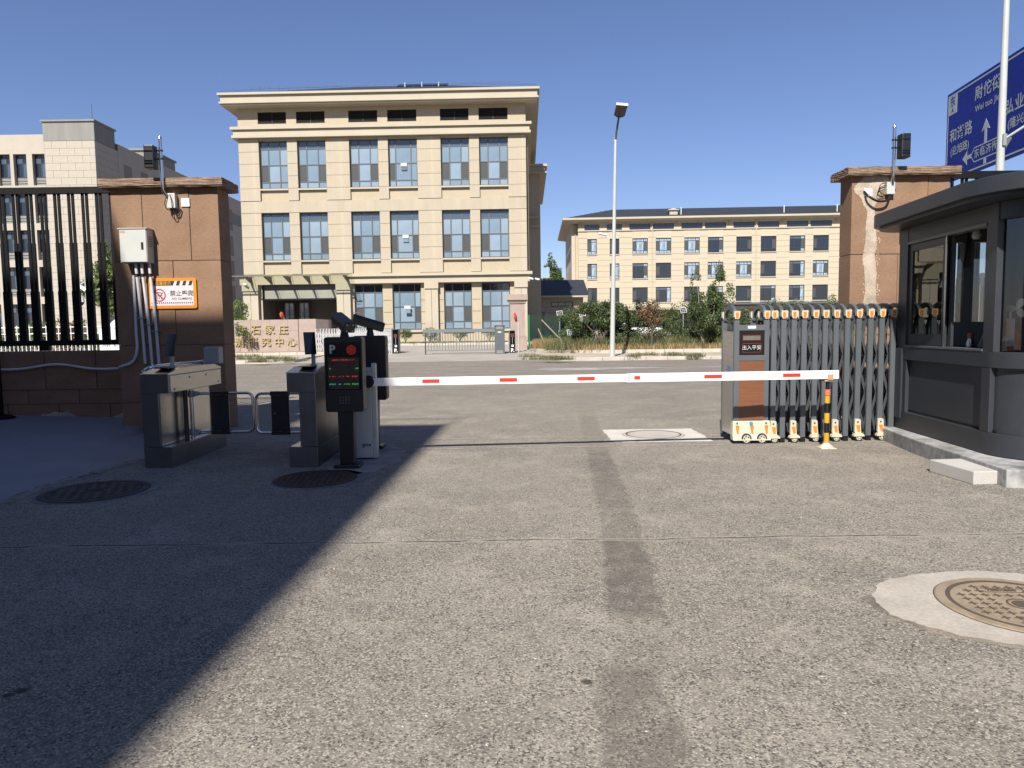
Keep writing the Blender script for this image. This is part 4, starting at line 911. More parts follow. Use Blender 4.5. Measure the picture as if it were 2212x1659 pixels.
text('lettering', '温馨提示', 0.062, M_syel, sg, (0.25, -0.0235, SH - .082), bold=0.0002)
text('lettering', '禁止攀爬', 0.092, M_ink, sg, (0.53, -0.0235, 0.225), bold=0.0006)
text('lettering', 'NO CLIMBING', 0.049, M_ink, sg, (0.53, -0.0235, 0.148), bold=0.0003)
b = MB(); b.prism([(0.075, SH - .108), (0.135, SH - .108), (0.105, SH - .055)], -0.0232, -0.0226, 'y'); b.build('warning_symbol', M_syel, sg)
b = MB(); b.prism([(0.084, SH - .103), (0.126, SH - .103), (0.105, SH - .066)], -0.0236, -0.0233, 'y'); b.build('warning_symbol', M_ink, sg)
cx, cz = 0.185, 0.205; n = 36; b = MB(); ro, ri = 0.098, 0.08
vs2 = [(cx + r_ * math.cos(2 * math.pi * i / n), -0.0245, cz + r_ * math.sin(2 * math.pi * i / n)) for r_ in (ro, ri) for i in range(n)]
b.add(vs2, [(i, (i + 1) % n, n + (i + 1) % n, n + i) for i in range(n)]); b.T = None
q = 0.062; b.add([(cx - q - .008, -0.0248, cz + q - .006), (cx - q + .008, -0.0248, cz + q + .008), (cx + q + .008, -0.0248, cz - q + .006), (cx + q - .008, -0.0248, cz - q - .008)], [(0, 1, 2, 3)]); b.build('prohibition_symbol', M_sred, sg)
b = MB()
for a, c_, w in (((-.035, -.06), (-.035, .012), .004), ((.0, -.06), (-.0, .012), .004), ((-.035, -.04), (0, -.04), .004), ((-.035, -.01), (0, -.01), .004), ((-.03, .045), (.03, .035), .009), ((.03, .035), (.04, .005), .011), ((.035, .0), (.005, -.005), .009), ((.0, .005), (-.02, .0), .007), ((.02, -.02), (.035, -.06), .007)):
    b.cyl((cx + a[0], -0.0235, cz + a[1]), (cx + c_[0], -0.0235, cz + c_[1]), w * .6, n=6)
b.cyl((cx + .052, -.0235, cz + .035), (cx + .052, -.0245, cz + .035), 0.0085, n=12); b.build('climber_symbol', M_ink, sg)

# ---------------------------------------------------------------- low brown wall and black fence at the left
lw = thing('low_wall', 'low brown stucco wall under the black fence at the left', 'wall', (-13, 11.9, 0))
b = MB(); b.box(0, 0.012, -0.05, 6.92, 0.26, 1.2); b.build('core', M_core, lw)
for z0, z1, off in ((0.0, 0.33, 0.2), (0.33, 0.57, 0.55), (0.57, 1.225, 0.0)):
    x = -0.0 + off - 0.85
    while x < 6.92:
        a, c_ = max(0, x), min(6.92, x + 0.86)
        if c_ - a > 0.05: n = MB(); n.box(0, 0, 0, c_ - a - .014, 0.27, z1 - z0 - .012); n.build('stucco_panel', M_stucco, lw, bevel=0.005, loc=(a + .007, random.uniform(-.004, .002), z0 + .006))
        x += 0.86
for pxs in (((311, 925), (225, 920), (232, 905), (246, 899), (262, 893), (272, 884), (280, 886), (288, 878), (297, 882), (304, 879), (311, 886)), ((175, 915), (85, 910), (90, 896), (104, 894), (118, 889), (133, 892), (146, 888), (160, 897), (172, 900))):
    pp_ = [P(x, y, 11.893) for x, y in pxs]; tri = tessellate_polygon([[Vector((p.x, p.z, 0)) for p in pp_]]); put('plaster_patch', MB().add([(p.x + 13, p.y - 11.9, p.z) for p in pp_], [tuple(t_) for t_ in tri]).mesh('plaster_patch', [M_plaster]), lw)
fx = thing('fence', 'tall black metal picket fence on the low wall at the left', 'fence', (-13, 12.02, 0))
b = MB(); b.box(0, -0.05, 3.82, 6.94, 0.03, 3.93); b.build('top_rail', M_black, fx, bevel=0.006)
b = MB(); b.box(0, -0.05, 1.31, 6.94, 0.03, 1.4); b.build('bottom_rail', M_black, fx, bevel=0.006)
for x in (0.6, 3.6, 5.05): b = MB(); b.box(x, -.05, 1.225, x + .16, .03, 1.31); b.build('foot', M_black, fx)
thin = MB().box(0, -0.015, 2.2, 0.040, 0.015, 3.82).box(-0.004, -0.018, 2.2, 0.045, 0.018, 3.02).mesh('bar', [M_black]); wide = MB().box(0, -0.03, 1.4, 0.122, 0.03, 2.22).mesh('lower_bar', [M_black])
def bars(f, x0, x1, step=0.231):
    x = x0
    while x < x1: put('bar', thin, f, (x + .006, 0, 0)); put('bar', thin, f, (x + .073, 0, 0)); put('lower_bar', wide, f, (x, 0, 0)); x += step
bars(fx, 0.1, 6.8)
fr = thing('fence', 'tall dark metal fence seen behind and through the grey booth', 'fence', (7.02, 11.75, 0))
b = MB(); b.box(0, -.05, 3.82, 7, .03, 3.93); b.build('top_rail', M_black, fr); b = MB(); b.box(0, -.05, 1.31, 7, .03, 1.4); b.build('bottom_rail', M_black, fr); bars(fr, 0.08, 6.8)
b = MB(); b.box(7.02, 11.62, 0, 14.5, 11.9, 1.225); tag(b.build('low_wall', M_stucco), 'low brown wall hidden behind the grey booth', 'wall')
po = thing('post', 'dark square post standing before the low wall at the far left edge', 'post', (-8.36, 11.45, 0.16))
b = MB(); b.box(-.07, -.07, 0.04, .07, .07, 3.2); b.build('shaft', M_black, po, bevel=0.006); b = MB(); b.cyl((0, 0, 0), (0, 0, .04), .26, .2, n=20); b.build('base_plate', M_black, po)

# ---------------------------------------------------------------- turnstiles
def turnstile(label, X, Y, side, tablet_rot):
    """side=+1: walkway on its +X side. local x 0..0.31, y 0..1.42"""
    t = thing('turnstile', label, 'turnstile', (X, Y, 0)); s = side
    def bx(name, x0, y0, z0, x1, y1, z1, m, bev=0.004):
        if s < 0: x0, x1 = 0.31 - x1, 0.31 - x0
        b = MB(); b.box(x0, y0, z0, x1, y1, z1); return b.build(name, m, t, bevel=bev)
    bx('base', 0, 0, 0, 0.31, 1.5, 0.225, M_steeld)
    bx('base_top', 0.2, 0.01, 0.226, 0.308, 1.49, 0.23, M_steel, 0)
    bx('body', 0, 0.0, 0.231, 0.185, 1.34, 0.83, M_steeld); bx('side_panel', 0.186, 0.03, 0.235, 0.192, 1.3, 0.825, M_steel, 0.001)
    bx('head', 0, -0.01, 0.831, 0.31, 1.42, 1.03, M_steeld); bx('head_panel', 0.311, 0.03, 0.838, 0.316, 1.39, 1.022, M_steel, 0.001)
    for yy, zz in ((0.12, .87), (0.5, 0.98), (0.95, 0.98), (1.32, .87)):
        b = MB(); xx = 0.316 if s > 0 else -0.006; b.cyl((xx, yy, zz), (xx + .004 * s, yy, zz), 0.011, n=10); b.build('bolt', M_dplas, t)
    # lid with chamfered ends
    b = MB(); b.prism([(-0.015, 1.033), (1.425, 1.033), (1.425, 1.05), (1.22, 1.10), (0.3, 1.10), (-0.015, 1.05)], -0.003, 0.313, 'x'); b.build('lid', M_steel, t, bevel=0.003)
    # hinge posts and swing arm
    xx = 0.255 if s > 0 else 0.055
    for yy, m in ((0.5, M_dplas), (0.66, M_steel)):
        b = MB(); b.cyl((xx, yy, 0.23), (xx, yy, 0.83), 0.026, n=14); b.build('hinge_post', m, t)
    for zz in (0.27, 0.73): b = MB(); b.cyl((xx, 0.66, zz), (xx, 0.66, zz + .075), 0.04, n=14).box(xx - .005 if s > 0 else xx - .08, .63, zz + .01, xx + .08 if s > 0 else xx + .005, .69, zz + .065); b.build('hinge', M_grayt, t, bevel=0.004)
    # tablet on a stalk
    b = MB(); tx = 0.16; ty = 0.42 if s > 0 else 0.5
    b.cyl((tx, ty, 1.10), (tx, ty, 1.11), 0.045, n=16).cyl((tx, ty, 1.1), (tx, ty, 1.33), 0.024, 0.022, n=14); b.build('stalk', M_grayt, t)
    b = MB(); b.T = Matrix.Translation((tx + 0.01 * s, ty - 0.07, 1.26)) @ Matrix.Rotation(tablet_rot, 4, 'Z') @ Matrix.Rotation(R(-12), 4, 'X'); b.box(-0.065, -0.012, -0.03, 0.065, 0.012, 0.23); o = b.build('tablet', M_dplas, t, bevel=0.005)
    b = MB(); b.T = Matrix.Translation((tx + 0.01 * s, ty - 0.07, 1.26)) @ Matrix.Rotation(tablet_rot, 4, 'Z') @ Matrix.Rotation(R(-12), 4, 'X'); b.box(-0.06, -0.0135, -0.025, 0.06, -0.0122, 0.225); b.build('screen', M_gloss, o)
    b = MB(); b.box(tx - .03, ty - .06, 1.24, tx + .03, ty + .01, 1.29); b.build('bracket', M_grayt, t, bevel=0.005)
    b = MB(); b.box(0.09, 0.12, 1.072, 0.25, 0.3, 1.08); b.T = None; o = b.build('card_reader', M_gloss, t); o.location.z = 0.028
    return t, xx
def swing(t, x0, x1, y, z0=0.30, z1=0.77):
    d = 1 if x1 > x0 else -1; r = 0.07; pts = [(x0, y, z1)]
    for k in range(7): a = math.pi / 2 * k / 6; pts.append((x1 - d * r + d * r * math.sin(a), y, z1 - r + r * math.cos(a)))
    for k in range(7): a = math.pi / 2 * k / 6; pts.append((x1 - d * r + d * r * math.cos(a), y, z0 + r - r * math.sin(a)))
    pts.append((x0, y, z0)); b = MB(); b.tube(pts, 0.017, 10); b.build('swing_arm', M_chrome, t)
    xa, xb = x0 + d * 0.2, x0 + d * 0.42
    if xa > xb: xa, xb = xb, xa
    b = MB(); b.box(xa + .004, y - .008, z0 + .02, xb - .004, y + .008, z1 - .02); o = b.build('swing_panel', M_acryl, t)
    b = MB(); b.box(xa, y - .021, z1 - .035, xb, y + .021, z1 + .024); b.build('clamp_strip', M_dplas, t); b = MB(); b.box(xa, y - .021, z0 - .024, xb, y + .021, z0 + .035); b.build('clamp_strip', M_dplas, t)
    b = MB()
    for z in (z0 + .022, z1 - .022):
        for q in (.02, .08, .115, .2): b.cyl((xa + q, y - .023, z), (xa + q, y - .02, z), .004, n=6)
    b.build('screw', M_grayt, t)
tA, xa_ = turnstile('brushed steel turnstile beside the left gate pillar with its swing arm shut', -4.10, 7.82, 1, R(-22)); swing(tA, xa_ + .03, 0.99, 0.66)
tB, xb_ = turnstile('brushed steel turnstile between the walkway and the black display post', -2.46, 7.74, -1, R(28)); swing(tB, xb_ - .03, -0.57, 0.62)
text('arrow', '<', 0.05, M_grayt, tB, (-0.35, 0.60, 0.53))
# chrome guard rail with motor behind the left turnstile
gr = thing('guard_rail', 'chrome tube guard rail with a grey motor behind the left turnstile', 'rail', (-4.35, 8.6, 0))
b = MB()
q0 = P(313, 800, 8.7) - Vector((-4.35, 8.6, 0)); q1 = P(443, 781, 9.5) - Vector((-4.35, 8.6, 0)); q2 = P(409, 797, 8.9) - Vector((-4.35, 8.6, 0)); q3 = P(314, 806, 8.4) - Vector((-4.35, 8.6, 0))
b.tube(spl([tuple(q2 + Vector((0.1, 0, -.1))), tuple(q2), tuple(q3 + Vector((.1, 0, 0))), tuple(q3), tuple(q0), tuple(q0 + Vector((.12, .05, .04))), tuple(q1 - Vector((.1, 0, 0.01))), tuple(q1)], 56), 0.026, 10); b.cyl(q1, q1 - Vector((0, 0, 1.1)), 0.03).cyl(q3, q3 - Vector((0, 0, 1.0)), 0.03); b.build('tube', M_chrome, gr)
b = MB(); qq = P(456, 766, 9.4) - Vector((-4.35, 8.6, 0)); b.box(qq.x - .1, qq.y, qq.z - .12, qq.x + .1, qq.y + .15, qq.z + .1); b.build('motor', M_grayt, gr, bevel=0.01)

# ---------------------------------------------------------------- display posts with cameras
M_led = {}
def ledm(name, c, s): return mat(name, (0.01, 0.01, 0.01), 0.5, emit=c, es=s)
R_led, G_led, C_led = ledm('led_red', (1, 0.05, 0.03), 0.27), ledm('led_green', (0.1, 0.9, 0.12), 0.2), ledm('led_teal', (0.05, 0.8, 0.6), 0.2)
def display_post(label, X, Y, rz=0.0, front=True):
    t = thing('display_post', label, 'display post', (X, Y, 0), rz)
    b = MB(); b.box(-0.14, -0.11, 0, 0.14, 0.12, 0.045); b.build('base_plate', M_dplas, t, bevel=0.012)
    b = MB(); b.add([(-.075, -.06, .045), (.075, -.06, .045), (.075, .07, .045), (-.075, .07, .045), (-.09, -.06, .7), (.09, -.06, .7), (.09, .07, .7), (-.09, .07, .7)], [(0, 3, 2, 1), (4, 5, 6, 7), (0, 1, 5, 4), (1, 2, 6, 5), (2, 3, 7, 6), (3, 0, 4, 7)]); b.build('post', M_dplas, t, bevel=0.006)
    b = MB(); b.prism(rr_poly(-.205, .62, .205, 1.43, .03), -0.09, 0.09, 'y'); b.build('housing', M_dplas, t, bevel=0.006)
    b = MB(); b.box(-.19, -.094, .86, .19, -.0905, 1.37); b.build('screen', M_gloss, t)
    b = MB(); b.box(-.165, -.0955, .87, .165, -.0942, 1.21); o = b.build('led_matrix', mat('led_matrix_off', (0.055, 0.03, 0.018), 0.5, var=0.5, vs_=9), t)
    if front:
        text('lettering', 'P', 0.125, M_cab, t, (-.115, -.0965, 1.295), bold=0.004)
        b = MB()
        for r_, k in ((0, 1), (.012, 6), (.024, 12), (.036, 16), (.048, 22)):
            for i in range(k): a = 2 * math.pi * i / k; b.cyl((.09 + r_ * math.cos(a), -.0962, 1.29 + r_ * math.sin(a)), (.09 + r_ * math.cos(a), -.0945, 1.29 + r_ * math.sin(a)), .0034, n=6)
        b.build('signal_lamp', R_led, t, kind='stuff')
        rl = random.Random(2)
        for z, m, segs in ((1.182, R_led, ((-.12, -.055), (-.035, -.02), (-.012, .012), (.02, .045), (.055, .06), (.075, .08), (.095, .1), (.112, .118))), (1.005, R_led, ((-.15, -.14), (-.12, -.1), (-.085, -.08), (-.05, -.035), (-.01, 0), (.03, .06), (.09, .15))), (1.092, G_led, ((-.15, -.135), (.13, .16))), (.922, C_led, ((-.155, -.09), (-.055, -.03), (.0, .02))), (.922, G_led, ((.03, .065), (.09, .155)))):
            b = MB()
            for a, c_ in segs:
                b.box(a, -.0965, z, c_, -.0957, z + .005)
                x = a
                while x < c_: b.box(x, -.0965, z - rl.choice([.004, .009]), x + .003, -.0957, z + rl.choice([.006, .011])); x += rl.choice([.008, .012])
            b.build('led_text', m, t, kind='stuff')
        b = MB()
        for i in range(4):
            for j in range(3): b.cyl((-.045 + i * .031, -.0925, .72 + j * .029), (-.045 + i * .031, -.0885, .72 + j * .029), .009, n=10)
        b.build('speaker_hole', mat('grille_grey', (0.12, 0.12, 0.12), 0.5), t, kind='stuff')
    # camera on bracket
    b = MB(); b.cyl((0.0, 0, 1.43), (0, 0, 1.5), .05, .035, n=12).cyl((0, 0, 1.5), (0, 0, 1.56), .02, n=8).box(-.04, -.03, 1.5, .04, .03, 1.53); b.build('camera_bracket', M_dplas, t)
    T = Matrix.Translation((0, 0, 1.575)) @ Matrix.Rotation(R(213 if front else 112), 4, 'Z') @ Matrix.Rotation(R(-17), 4, 'X') @ Matrix.Scale(1.08, 4)
    b = MB(); b.T = T; b.prism([(-.055, -.05), (.055, -.05), (.062, .02), (.045, .06), (-.045, .06), (-.062, .02)], -.21, .16, 'y'); o = b.build('camera', M_dplas, t, bevel=0.004)
    b = MB(); b.T = T; b.box(-.045, .1601, -.04, .045, .163, .04); b.build('lens_window', M_gloss, o)
    b = MB(); b.T = T
    for i in (-.03, .03):
        for j in (-.03, .03): b.cyl((i, .1632, j), (i, .167, j), .009, n=8)
    b.build('infrared_lamp', M_grayt, o)
    return t
display_post('black display post with lit LED lines and letter P before the white barrier cabinet', -1.81, 7.72, R(0))
display_post('black display post turned away behind the white barrier cabinet', -1.78, 8.98, math.pi, front=False)

# ---------------------------------------------------------------- barrier
ba = thing('barrier_machine', 'white boom barrier cabinet with a white arm striped red across the entrance', 'barrier', (-1.77, 8.3, 0))
b = MB(); b.box(-.21, -.14, 0.02, .15, .16, 1.02); b.build('cabinet', M_cab, ba, bevel=0.012)
b = MB(); b.prism([(-.14, 0.02), (-.05, .02), (-.05, 1.1), (-.08, 1.12), (-.12, 1.12), (-.14, 1.09)], .151, .2, 'x')
b.T = None; b.build('corner_cover', M_cab, ba, bevel=0.006)
b = MB(); b.box(-.2, -.13, 1.021, .15, .15, 1.06); b.build('lid', M_cab, ba, bevel=0.01)
b = MB(); b.box(-.2, -.13, 0, .14, .15, .019); b.build('plinth', M_dplas, ba)
text('lettering', 'gate', 0.062, M_ink, ba, (0.075, -.1415, .175), bold=0.001)
for k in range(4): b = MB(); b.cyl((.172, -.141, .27 + k * .03), (.172, -.147, .27 + k * .03), .008, n=8); b.build('bolt', M_grayt, ba)
b = MB(); b.cyl((.125, -.145, .91), (.125, -.21, .91), .07, n=24); b.build('hub', M_dplas, ba, bevel=0.004)
AY0, AX0, AX1 = -.185, .13, 5.68
slope = 0.012
def armx(x): return AY0 + 0.068 * (x - AX0)
arm = MB()
def abox(b, x0, x1, z0, z1, t, off=0.0, m=0):
    y0, y1 = armx(x0), armx(x1); za, zb = 0.906 - 0.002 * x0, 0.906 - 0.002 * x1
    b.add([(x0, y0 - t + off, za + z0), (x1, y1 - t + off, zb + z0), (x1, y1 + t + off, zb + z0), (x0, y0 + t + off, za + z0), (x0, y0 - t + off, za + z1), (x1, y1 - t + off, zb + z1), (x1, y1 + t + off, zb + z1), (x0, y0 + t + off, za + z1)],
          [(0, 3, 2, 1), (4, 5, 6, 7), (0, 1, 5, 4), (1, 2, 6, 5), (2, 3, 7, 6), (3, 0, 4, 7)], m)
abox(arm, AX0, 3.16, -.047, .045, .022); arm.build('arm', M_white, ba, bevel=0.005)
a2 = MB(); abox(a2, 3.1605, AX1, -.052, .05, .026); a2.build('arm_extension', M_white, ba, bevel=0.005)
for px0, px1 in ((912, 949), (1079, 1117), (1247, 1285), (1370, 1383), (1521, 1560), (1691, 1730)):
    x0 = P(px0, 815, 8.3).x + 1.77; x1 = P(px1, 815, 8.3).x + 1.77; y = armx(x0); x0 = P(px0, 815, 8.3 + y - .02).x + 1.77; x1 = P(px1, 815, 8.3 + y - .02).x + 1.77
    b = MB(); abox(b, x0, x1, -.02, .022, .001, -.0275 if x0 > 3.16 else -.0235); b.build('red_strip', M_red, ba)
a3 = MB(); abox(a3, 3.12, 3.16, -.056, .054, .029); a3.build('arm_joint', M_cab, ba, bevel=0.003)
for q_ in (.5, 3.05, 3.3): a4 = MB(); a4.cyl((q_, armx(q_) - .03, .906 + .012), (q_, armx(q_) - .02, .906 + .012), .006, n=8); a4.build('bolt', M_grayt, ba)
sp = thing('arm_support_post', 'yellow and black banded post holding the free end of the barrier arm', 'post', (3.79, 8.5, 0))
b = MB(); b.box(-.09, -.08, 0, .09, .08, .012); b.build('base_plate', M_ivory, sp, bevel=0.003); b = MB(); b.lathe([(.085, .012), (.075, .03), (.04, .055), (.036, .07)], n=20); b.build('base_flange', M_ivory, sp)
for z0, z1, m in ((.05, .19, M_yellow), (.19, .31, M_dplas), (.31, .43, M_yellow), (.43, .55, M_dplas), (.55, .66, M_yellow)): b = MB(); b.cyl((0, 0, z0), (0, 0, z1), .0305, n=18, caps=False); b.build('band', m, sp)
b = MB(); b.cyl((0, 0, .645), (0, 0, .715), .037, n=18); b.build('sleeve', M_pink, sp); b = MB(); b.cyl((0, 0, .71), (0, 0, .815), .022, n=14); b.build('inner_tube', M_dplas, sp)
b = MB(); b.box(-.05, -.045, .812, .05, .045, .832).box(-.02, -.058, .83, .045, -.046, .90).box(-.04, .046, .83, .04, .058, .89); b.build('cradle', M_tan, sp, bevel=0.004)

# ---------------------------------------------------------------- folding gate
gt = thing('retractable_gate', 'grey retractable folding gate with orange capped frames and a display head', 'gate', (0, 0, 0))
fxs = [(px - 1106) / 170.8 + 0.012 for px in (1586.7, 1652.6, 1668.7, 1690.3, 1713, 1735.7, 1760.5, 1782.7, 1807, 1832.4, 1857.7, 1884.2, 1909.6, 1935.5, 1962, 1989, 2016, 2042)]
def gy(x): return 8.95 + (x - 3.0) * 0.07
DP = 0.5
def arch_mesh():
    b = MB(); n = 12; w = .02
    for i in range(n):
        a0, a1 = math.pi * i / n, math.pi * (i + 1) / n
        p = [(DP / 2 - math.cos(a) * r_ * (1), 1.555 + math.sin(a) * h_) for a in (a0, a1) for r_, h_ in ((DP / 2 - .0, .205), (DP / 2 - .05, .15))]
        (ya, za), (yb_, zb_), (yc, zc), (yd, zd) = p
        b.add([(-w, ya, za), (w, ya, za), (-w, yb_, zb_), (w, yb_, zb_), (-w, yc, zc), (w, yc, zc), (-w, yd, zd), (w, yd, zd)], [(0, 1, 5, 4), (2, 6, 7, 3), (0, 4, 6, 2), (1, 3, 7, 5)])
    return b
me_arch = arch_mesh().mesh('arch', [M_gateg])
bmp = MB().box(-.036, -.022, 0, .03, .022, 1.0); 
def post_mesh(z0): 
    b = MB(); b.box(-.033, -.02, z0, .033, .02, 1.56); me = b.mesh('post', [M_gateg]); bm = bmesh.new(); bm.from_mesh(me); bmesh.ops.bevel(bm, geom=bm.edges[:], offset=.004, segments=2, affect='EDGES'); bm.to_mesh(me); bm.free(); return me
me_post = post_mesh(.06); me_postw = post_mesh(.2)
def cap_mesh():
    b = MB(); b.prism([(-.036, 1.6), (.036, 1.6), (.038, 1.665), (-.038, 1.665)], -.03, .026, 'y'); b.prism([(-.032, 1.6), (-.022, 1.575), (.022, 1.575), (.032, 1.6)], -.03, .0, 'y'); b.box(-.04, -.032, 1.666, .04, .03, 1.675); return b.mesh('cap', [M_ivory])
me_cap = cap_mesh(); me_ref = MB().prism([(-.019, 1.598), (-.012, 1.586), (.012, 1.586), (.019, 1.598), (.019, 1.655), (-.019, 1.655)], -.0345, -.0302, 'y').mesh('reflector', [M_orange])
me_foot = MB().box(-.03, -.03, .0, .03, .03, .06).mesh('foot', [M_dplas])
def wheelset():
    b = MB(); b.prism([(-.04, .285), (.018, .285), (.034, .27), (.036, .19), (.044, .1), (.045, .085), (-.03, .085), (-.042, .12)], -.052, -.02, 'y'); c1 = b.mesh('wheel_cover', [M_ivory])
    b = MB(); n = 10
    pr = [(math.cos(math.pi * i / n) * .068, .062 + math.sin(math.pi * i / n) * .05) for i in range(n + 1)]; b.prism([(x + .01, z) for x, z in pr], -.075, -.015, 'y'); c2 = b.mesh('mudguard', [M_ivory])
    b = MB(); b.prism([(-.026, .205), (.024, .205), (.028, .12), (.0, .12)], -.056, -.0522, 'y'); c3 = b.mesh('reflector', [M_orange])
    b = MB(); b.cyl((-.004, -.0525, .245), (-.004, -.056, .245), .011, n=12); c4 = b.mesh('bolt', [M_rust])
    b = MB(); b.cyl((.01, -.062, .048), (.01, -.02, .048), .048, n=24); c5 = b.mesh('tyre', [M_tyre])
    b = MB(); b.cyl((.01, -.064, .048), (.01, -.0622, .048), .014, n=12)
    nn = 24; vs3 = [(.01 + r_ * math.cos(2 * math.pi * i / nn), -.0635, .048 + r_ * math.sin(2 * math.pi * i / nn)) for r_ in (.034, .027) for i in range(nn)]; b.add(vs3, [(i, (i + 1) % nn, nn + (i + 1) % nn, nn + i) for i in range(nn)])
    for k in range(5):
        a = 2 * math.pi * k / 5; b.add([(.01 + .01 * math.cos(a + .5), -.0635, .048 + .01 * math.sin(a + .5)), (.01 + .01 * math.cos(a - .5), -.0635, .048 + .01 * math.sin(a - .5)), (.01 + .03 * math.cos(a - .18), -.0635, .048 + .03 * math.sin(a - .18)), (.01 + .03 * math.cos(a + .18), -.0635, .048 + .03 * math.sin(a + .18))], [(0, 1, 2, 3)])
    c6 = b.mesh('rim', [M_ivory]); return [c1, c2, c3, c4, c5, c6]
ws = wheelset()
for k, x in enumerate(fxs):
    y = gy(x); wheel = k >= 2 and k % 2 == 0
    fo = bpy.data.objects.new('gate_frame', me_arch); C.objects.link(fo); fo.location = (x, y, 0); fo.parent = gt
    for yy in (0, DP):
        put('post', me_postw if wheel and yy == 0 else me_post, fo, (0, yy, 0)); put('cap', me_cap, fo, (0, yy, 0))
    put('reflector', me_ref, fo)
    if wheel:
        for m_ in ws: put(m_.name, m_, fo)
    elif k > 1:
        put('foot', me_foot, fo); put('foot', me_foot, fo, (0, DP, 0))
# scissor lattice
barm = {}
for k in range(2, len(fxs) - 1):
    x0, x1 = fxs[k], fxs[k + 1]; w = x1 - x0
    for yy in (0.07, DP - .07):
        for z0 in (.12, .62, 1.1):
            for d in (0, 1):
                a = (x0 + .01, gy(x0) + yy + .012 * d, z0 + (.5 if d else 0)); c_ = (x1 - .01, gy(x1) + yy + .012 * d, z0 + (0 if d else .5))
                dz = c_[2] - a[2]; L = math.hypot(c_[0] - a[0], dz); ang = math.atan2(dz, c_[0] - a[0])
                me = shared(('cross_bar', round(L, 2)), lambda: MB().box(0, -.005, -.016, L, .005, .016), [M_gated]); put('cross_bar', me, gt, a, (0, -ang, 0))
    b = MB()
    for z in (.11, .6, 1.08, 1.55): b.cyl((x0, gy(x0) + .07, z), (x0, gy(x0) + DP - .07, z), .016, n=8)
    b.build('axle_rod', M_dplas, gt)
# display head between the first two frames
x0, x1 = fxs[0], fxs[1]; y0 = gy(x0)
b = MB(); b.box(x0 + .03, y0 - .018, 1.43, x1 - .03, y0 + DP, 1.5).box(x0 + .03, y0 - .018, 1.05, x1 - .03, y0 + .1, 1.12).box(x0 - .02, y0 + .02, .27, x0 - .012, y0 + DP - .03, 1.42).box(x1 + .012, y0 + .02, .1, x1 + .02, y0 + DP - .03, 1.42); b.build('head_housing', M_gateg, gt, bevel=0.003)
b = MB(); b.box(x0 - .028, y0 + .03, .1, x0 - .021, y0 + DP - .03, 1.42); b.build('side_panel', M_steel, gt)
b = MB(); b.box(x0 + .032, y0 - .004, 1.12, x1 - .032, y0 + .05, 1.43); b.build('screen', M_gloss, gt)
b = MB(); b.box(x0 + .034, y0 - .012, .3, x1 - .034, y0 + .03, 1.05); b.build('wood_panel', M_wood, gt)
mx_ = (x0 + x1) / 2
M_lr = mat('display_border_red', (0.5, 0.05, 0.02), 0.5); M_lw = mat('display_dot_white', (0.75, 0.78, 0.8), 0.5)
b = MB()
for (ax, az, bx_, bz) in ((mx_ - .115, 1.155, mx_ + .115, 1.27), (mx_ - .112, 1.305, mx_ + .112, 1.37)):
    for q in ((ax, az, bx_, az + .003), (ax, bz - .003, bx_, bz), (ax, az, ax + .003, bz), (bx_ - .003, az, bx_, bz)): b.box(q[0], y0 - .008, q[1], q[2], y0 - .0042, q[3])
b.build('display_border', M_lr, gt)
b = MB()
for i in range(22):
    for j in range(4): b.box(mx_ - .105 + i * .0097, y0 - .007, 1.315 + j * .013, mx_ - .1 + i * .0097, y0 - .0045, 1.321 + j * .013)
b.build('display_dots', M_cab, gt, kind='stuff')
text('lettering', '出入平安', 0.062, M_lw, gt, (mx_, y0 - .0075, 1.212), extrude=0)
b = MB(); b.box(mx_ - .055, y0 - .0195, 1.455, mx_ + .045, y0 - .0182, 1.488); b.build('sticker', M_white, gt)
b = MB(); b.box(x0 - .0292, y0 + .12, .84, x0 - .0282, y0 + .27, .98); b.build('sticker', mat('blue_print', (0.1, 0.3, 0.6), 0.5), gt)
b = MB(); b.add([(x0 - .045, y0 - .07, .045), (x1 + .045, y0 - .07, .045), (x1 + .045, y0 + .05, .045), (x0 - .045, y0 + .05, .045), (x0 - .05, y0 - .05, .12), (x1 + .05, y0 - .05, .12), (x1 + .05, y0 + .05, .12), (x0 - .05, y0 + .05, .12), (x0 - .04, y0 - .03, .29), (x1 + .04, y0 - .03, .29), (x1 + .04, y0 + .05, .29), (x0 - .04, y0 + .05, .29)],
       [(0, 3, 2, 1), (0, 1, 5, 4), (1, 2, 6, 5), (2, 3, 7, 6), (3, 0, 4, 7), (4, 5, 9, 8), (5, 6, 10, 9), (6, 7, 11, 10), (7, 4, 8, 11), (8, 9, 10, 11)]); b.build('skirt', M_ivory, gt, bevel=0.006)
for x in (x0 + .01, mx_, x1 - .01):
    b = MB(); b.prism([(x - .02, .235), (x + .022, .235), (x + .016, .13), (x - .004, .13)], y0 - .055, y0 - .042, 'y'); b.build('reflector', M_orange, gt)
b = MB(); b.cyl((mx_ - .005, y0 - .048, .262), (mx_ - .005, y0 - .035, .262), .022, n=18); b.build('badge', mat('badge_blue', (0.05, 0.35, 0.65), 0.4), gt)
for x in (x0 + .01, x1 - .01): b = MB(); b.cyl((x, y0 - .045, .262), (x, y0 - .03, .262), .01, n=10); b.build('bolt', M_rust, gt)
for x in (x0 + .12, x1 - .07):
    for k in (4, 5): put(ws[k].name, ws[k], gt, (x - .01, y0 - .004, 0.0), scale=(1.35, 1, 1.4))

# ---------------------------------------------------------------- guard booth
KB = thing('guard_booth', 'slate grey guard booth with rounded roof and sliding windows at the right', 'booth', (4.86, 8.0, 0), R(-4.5))
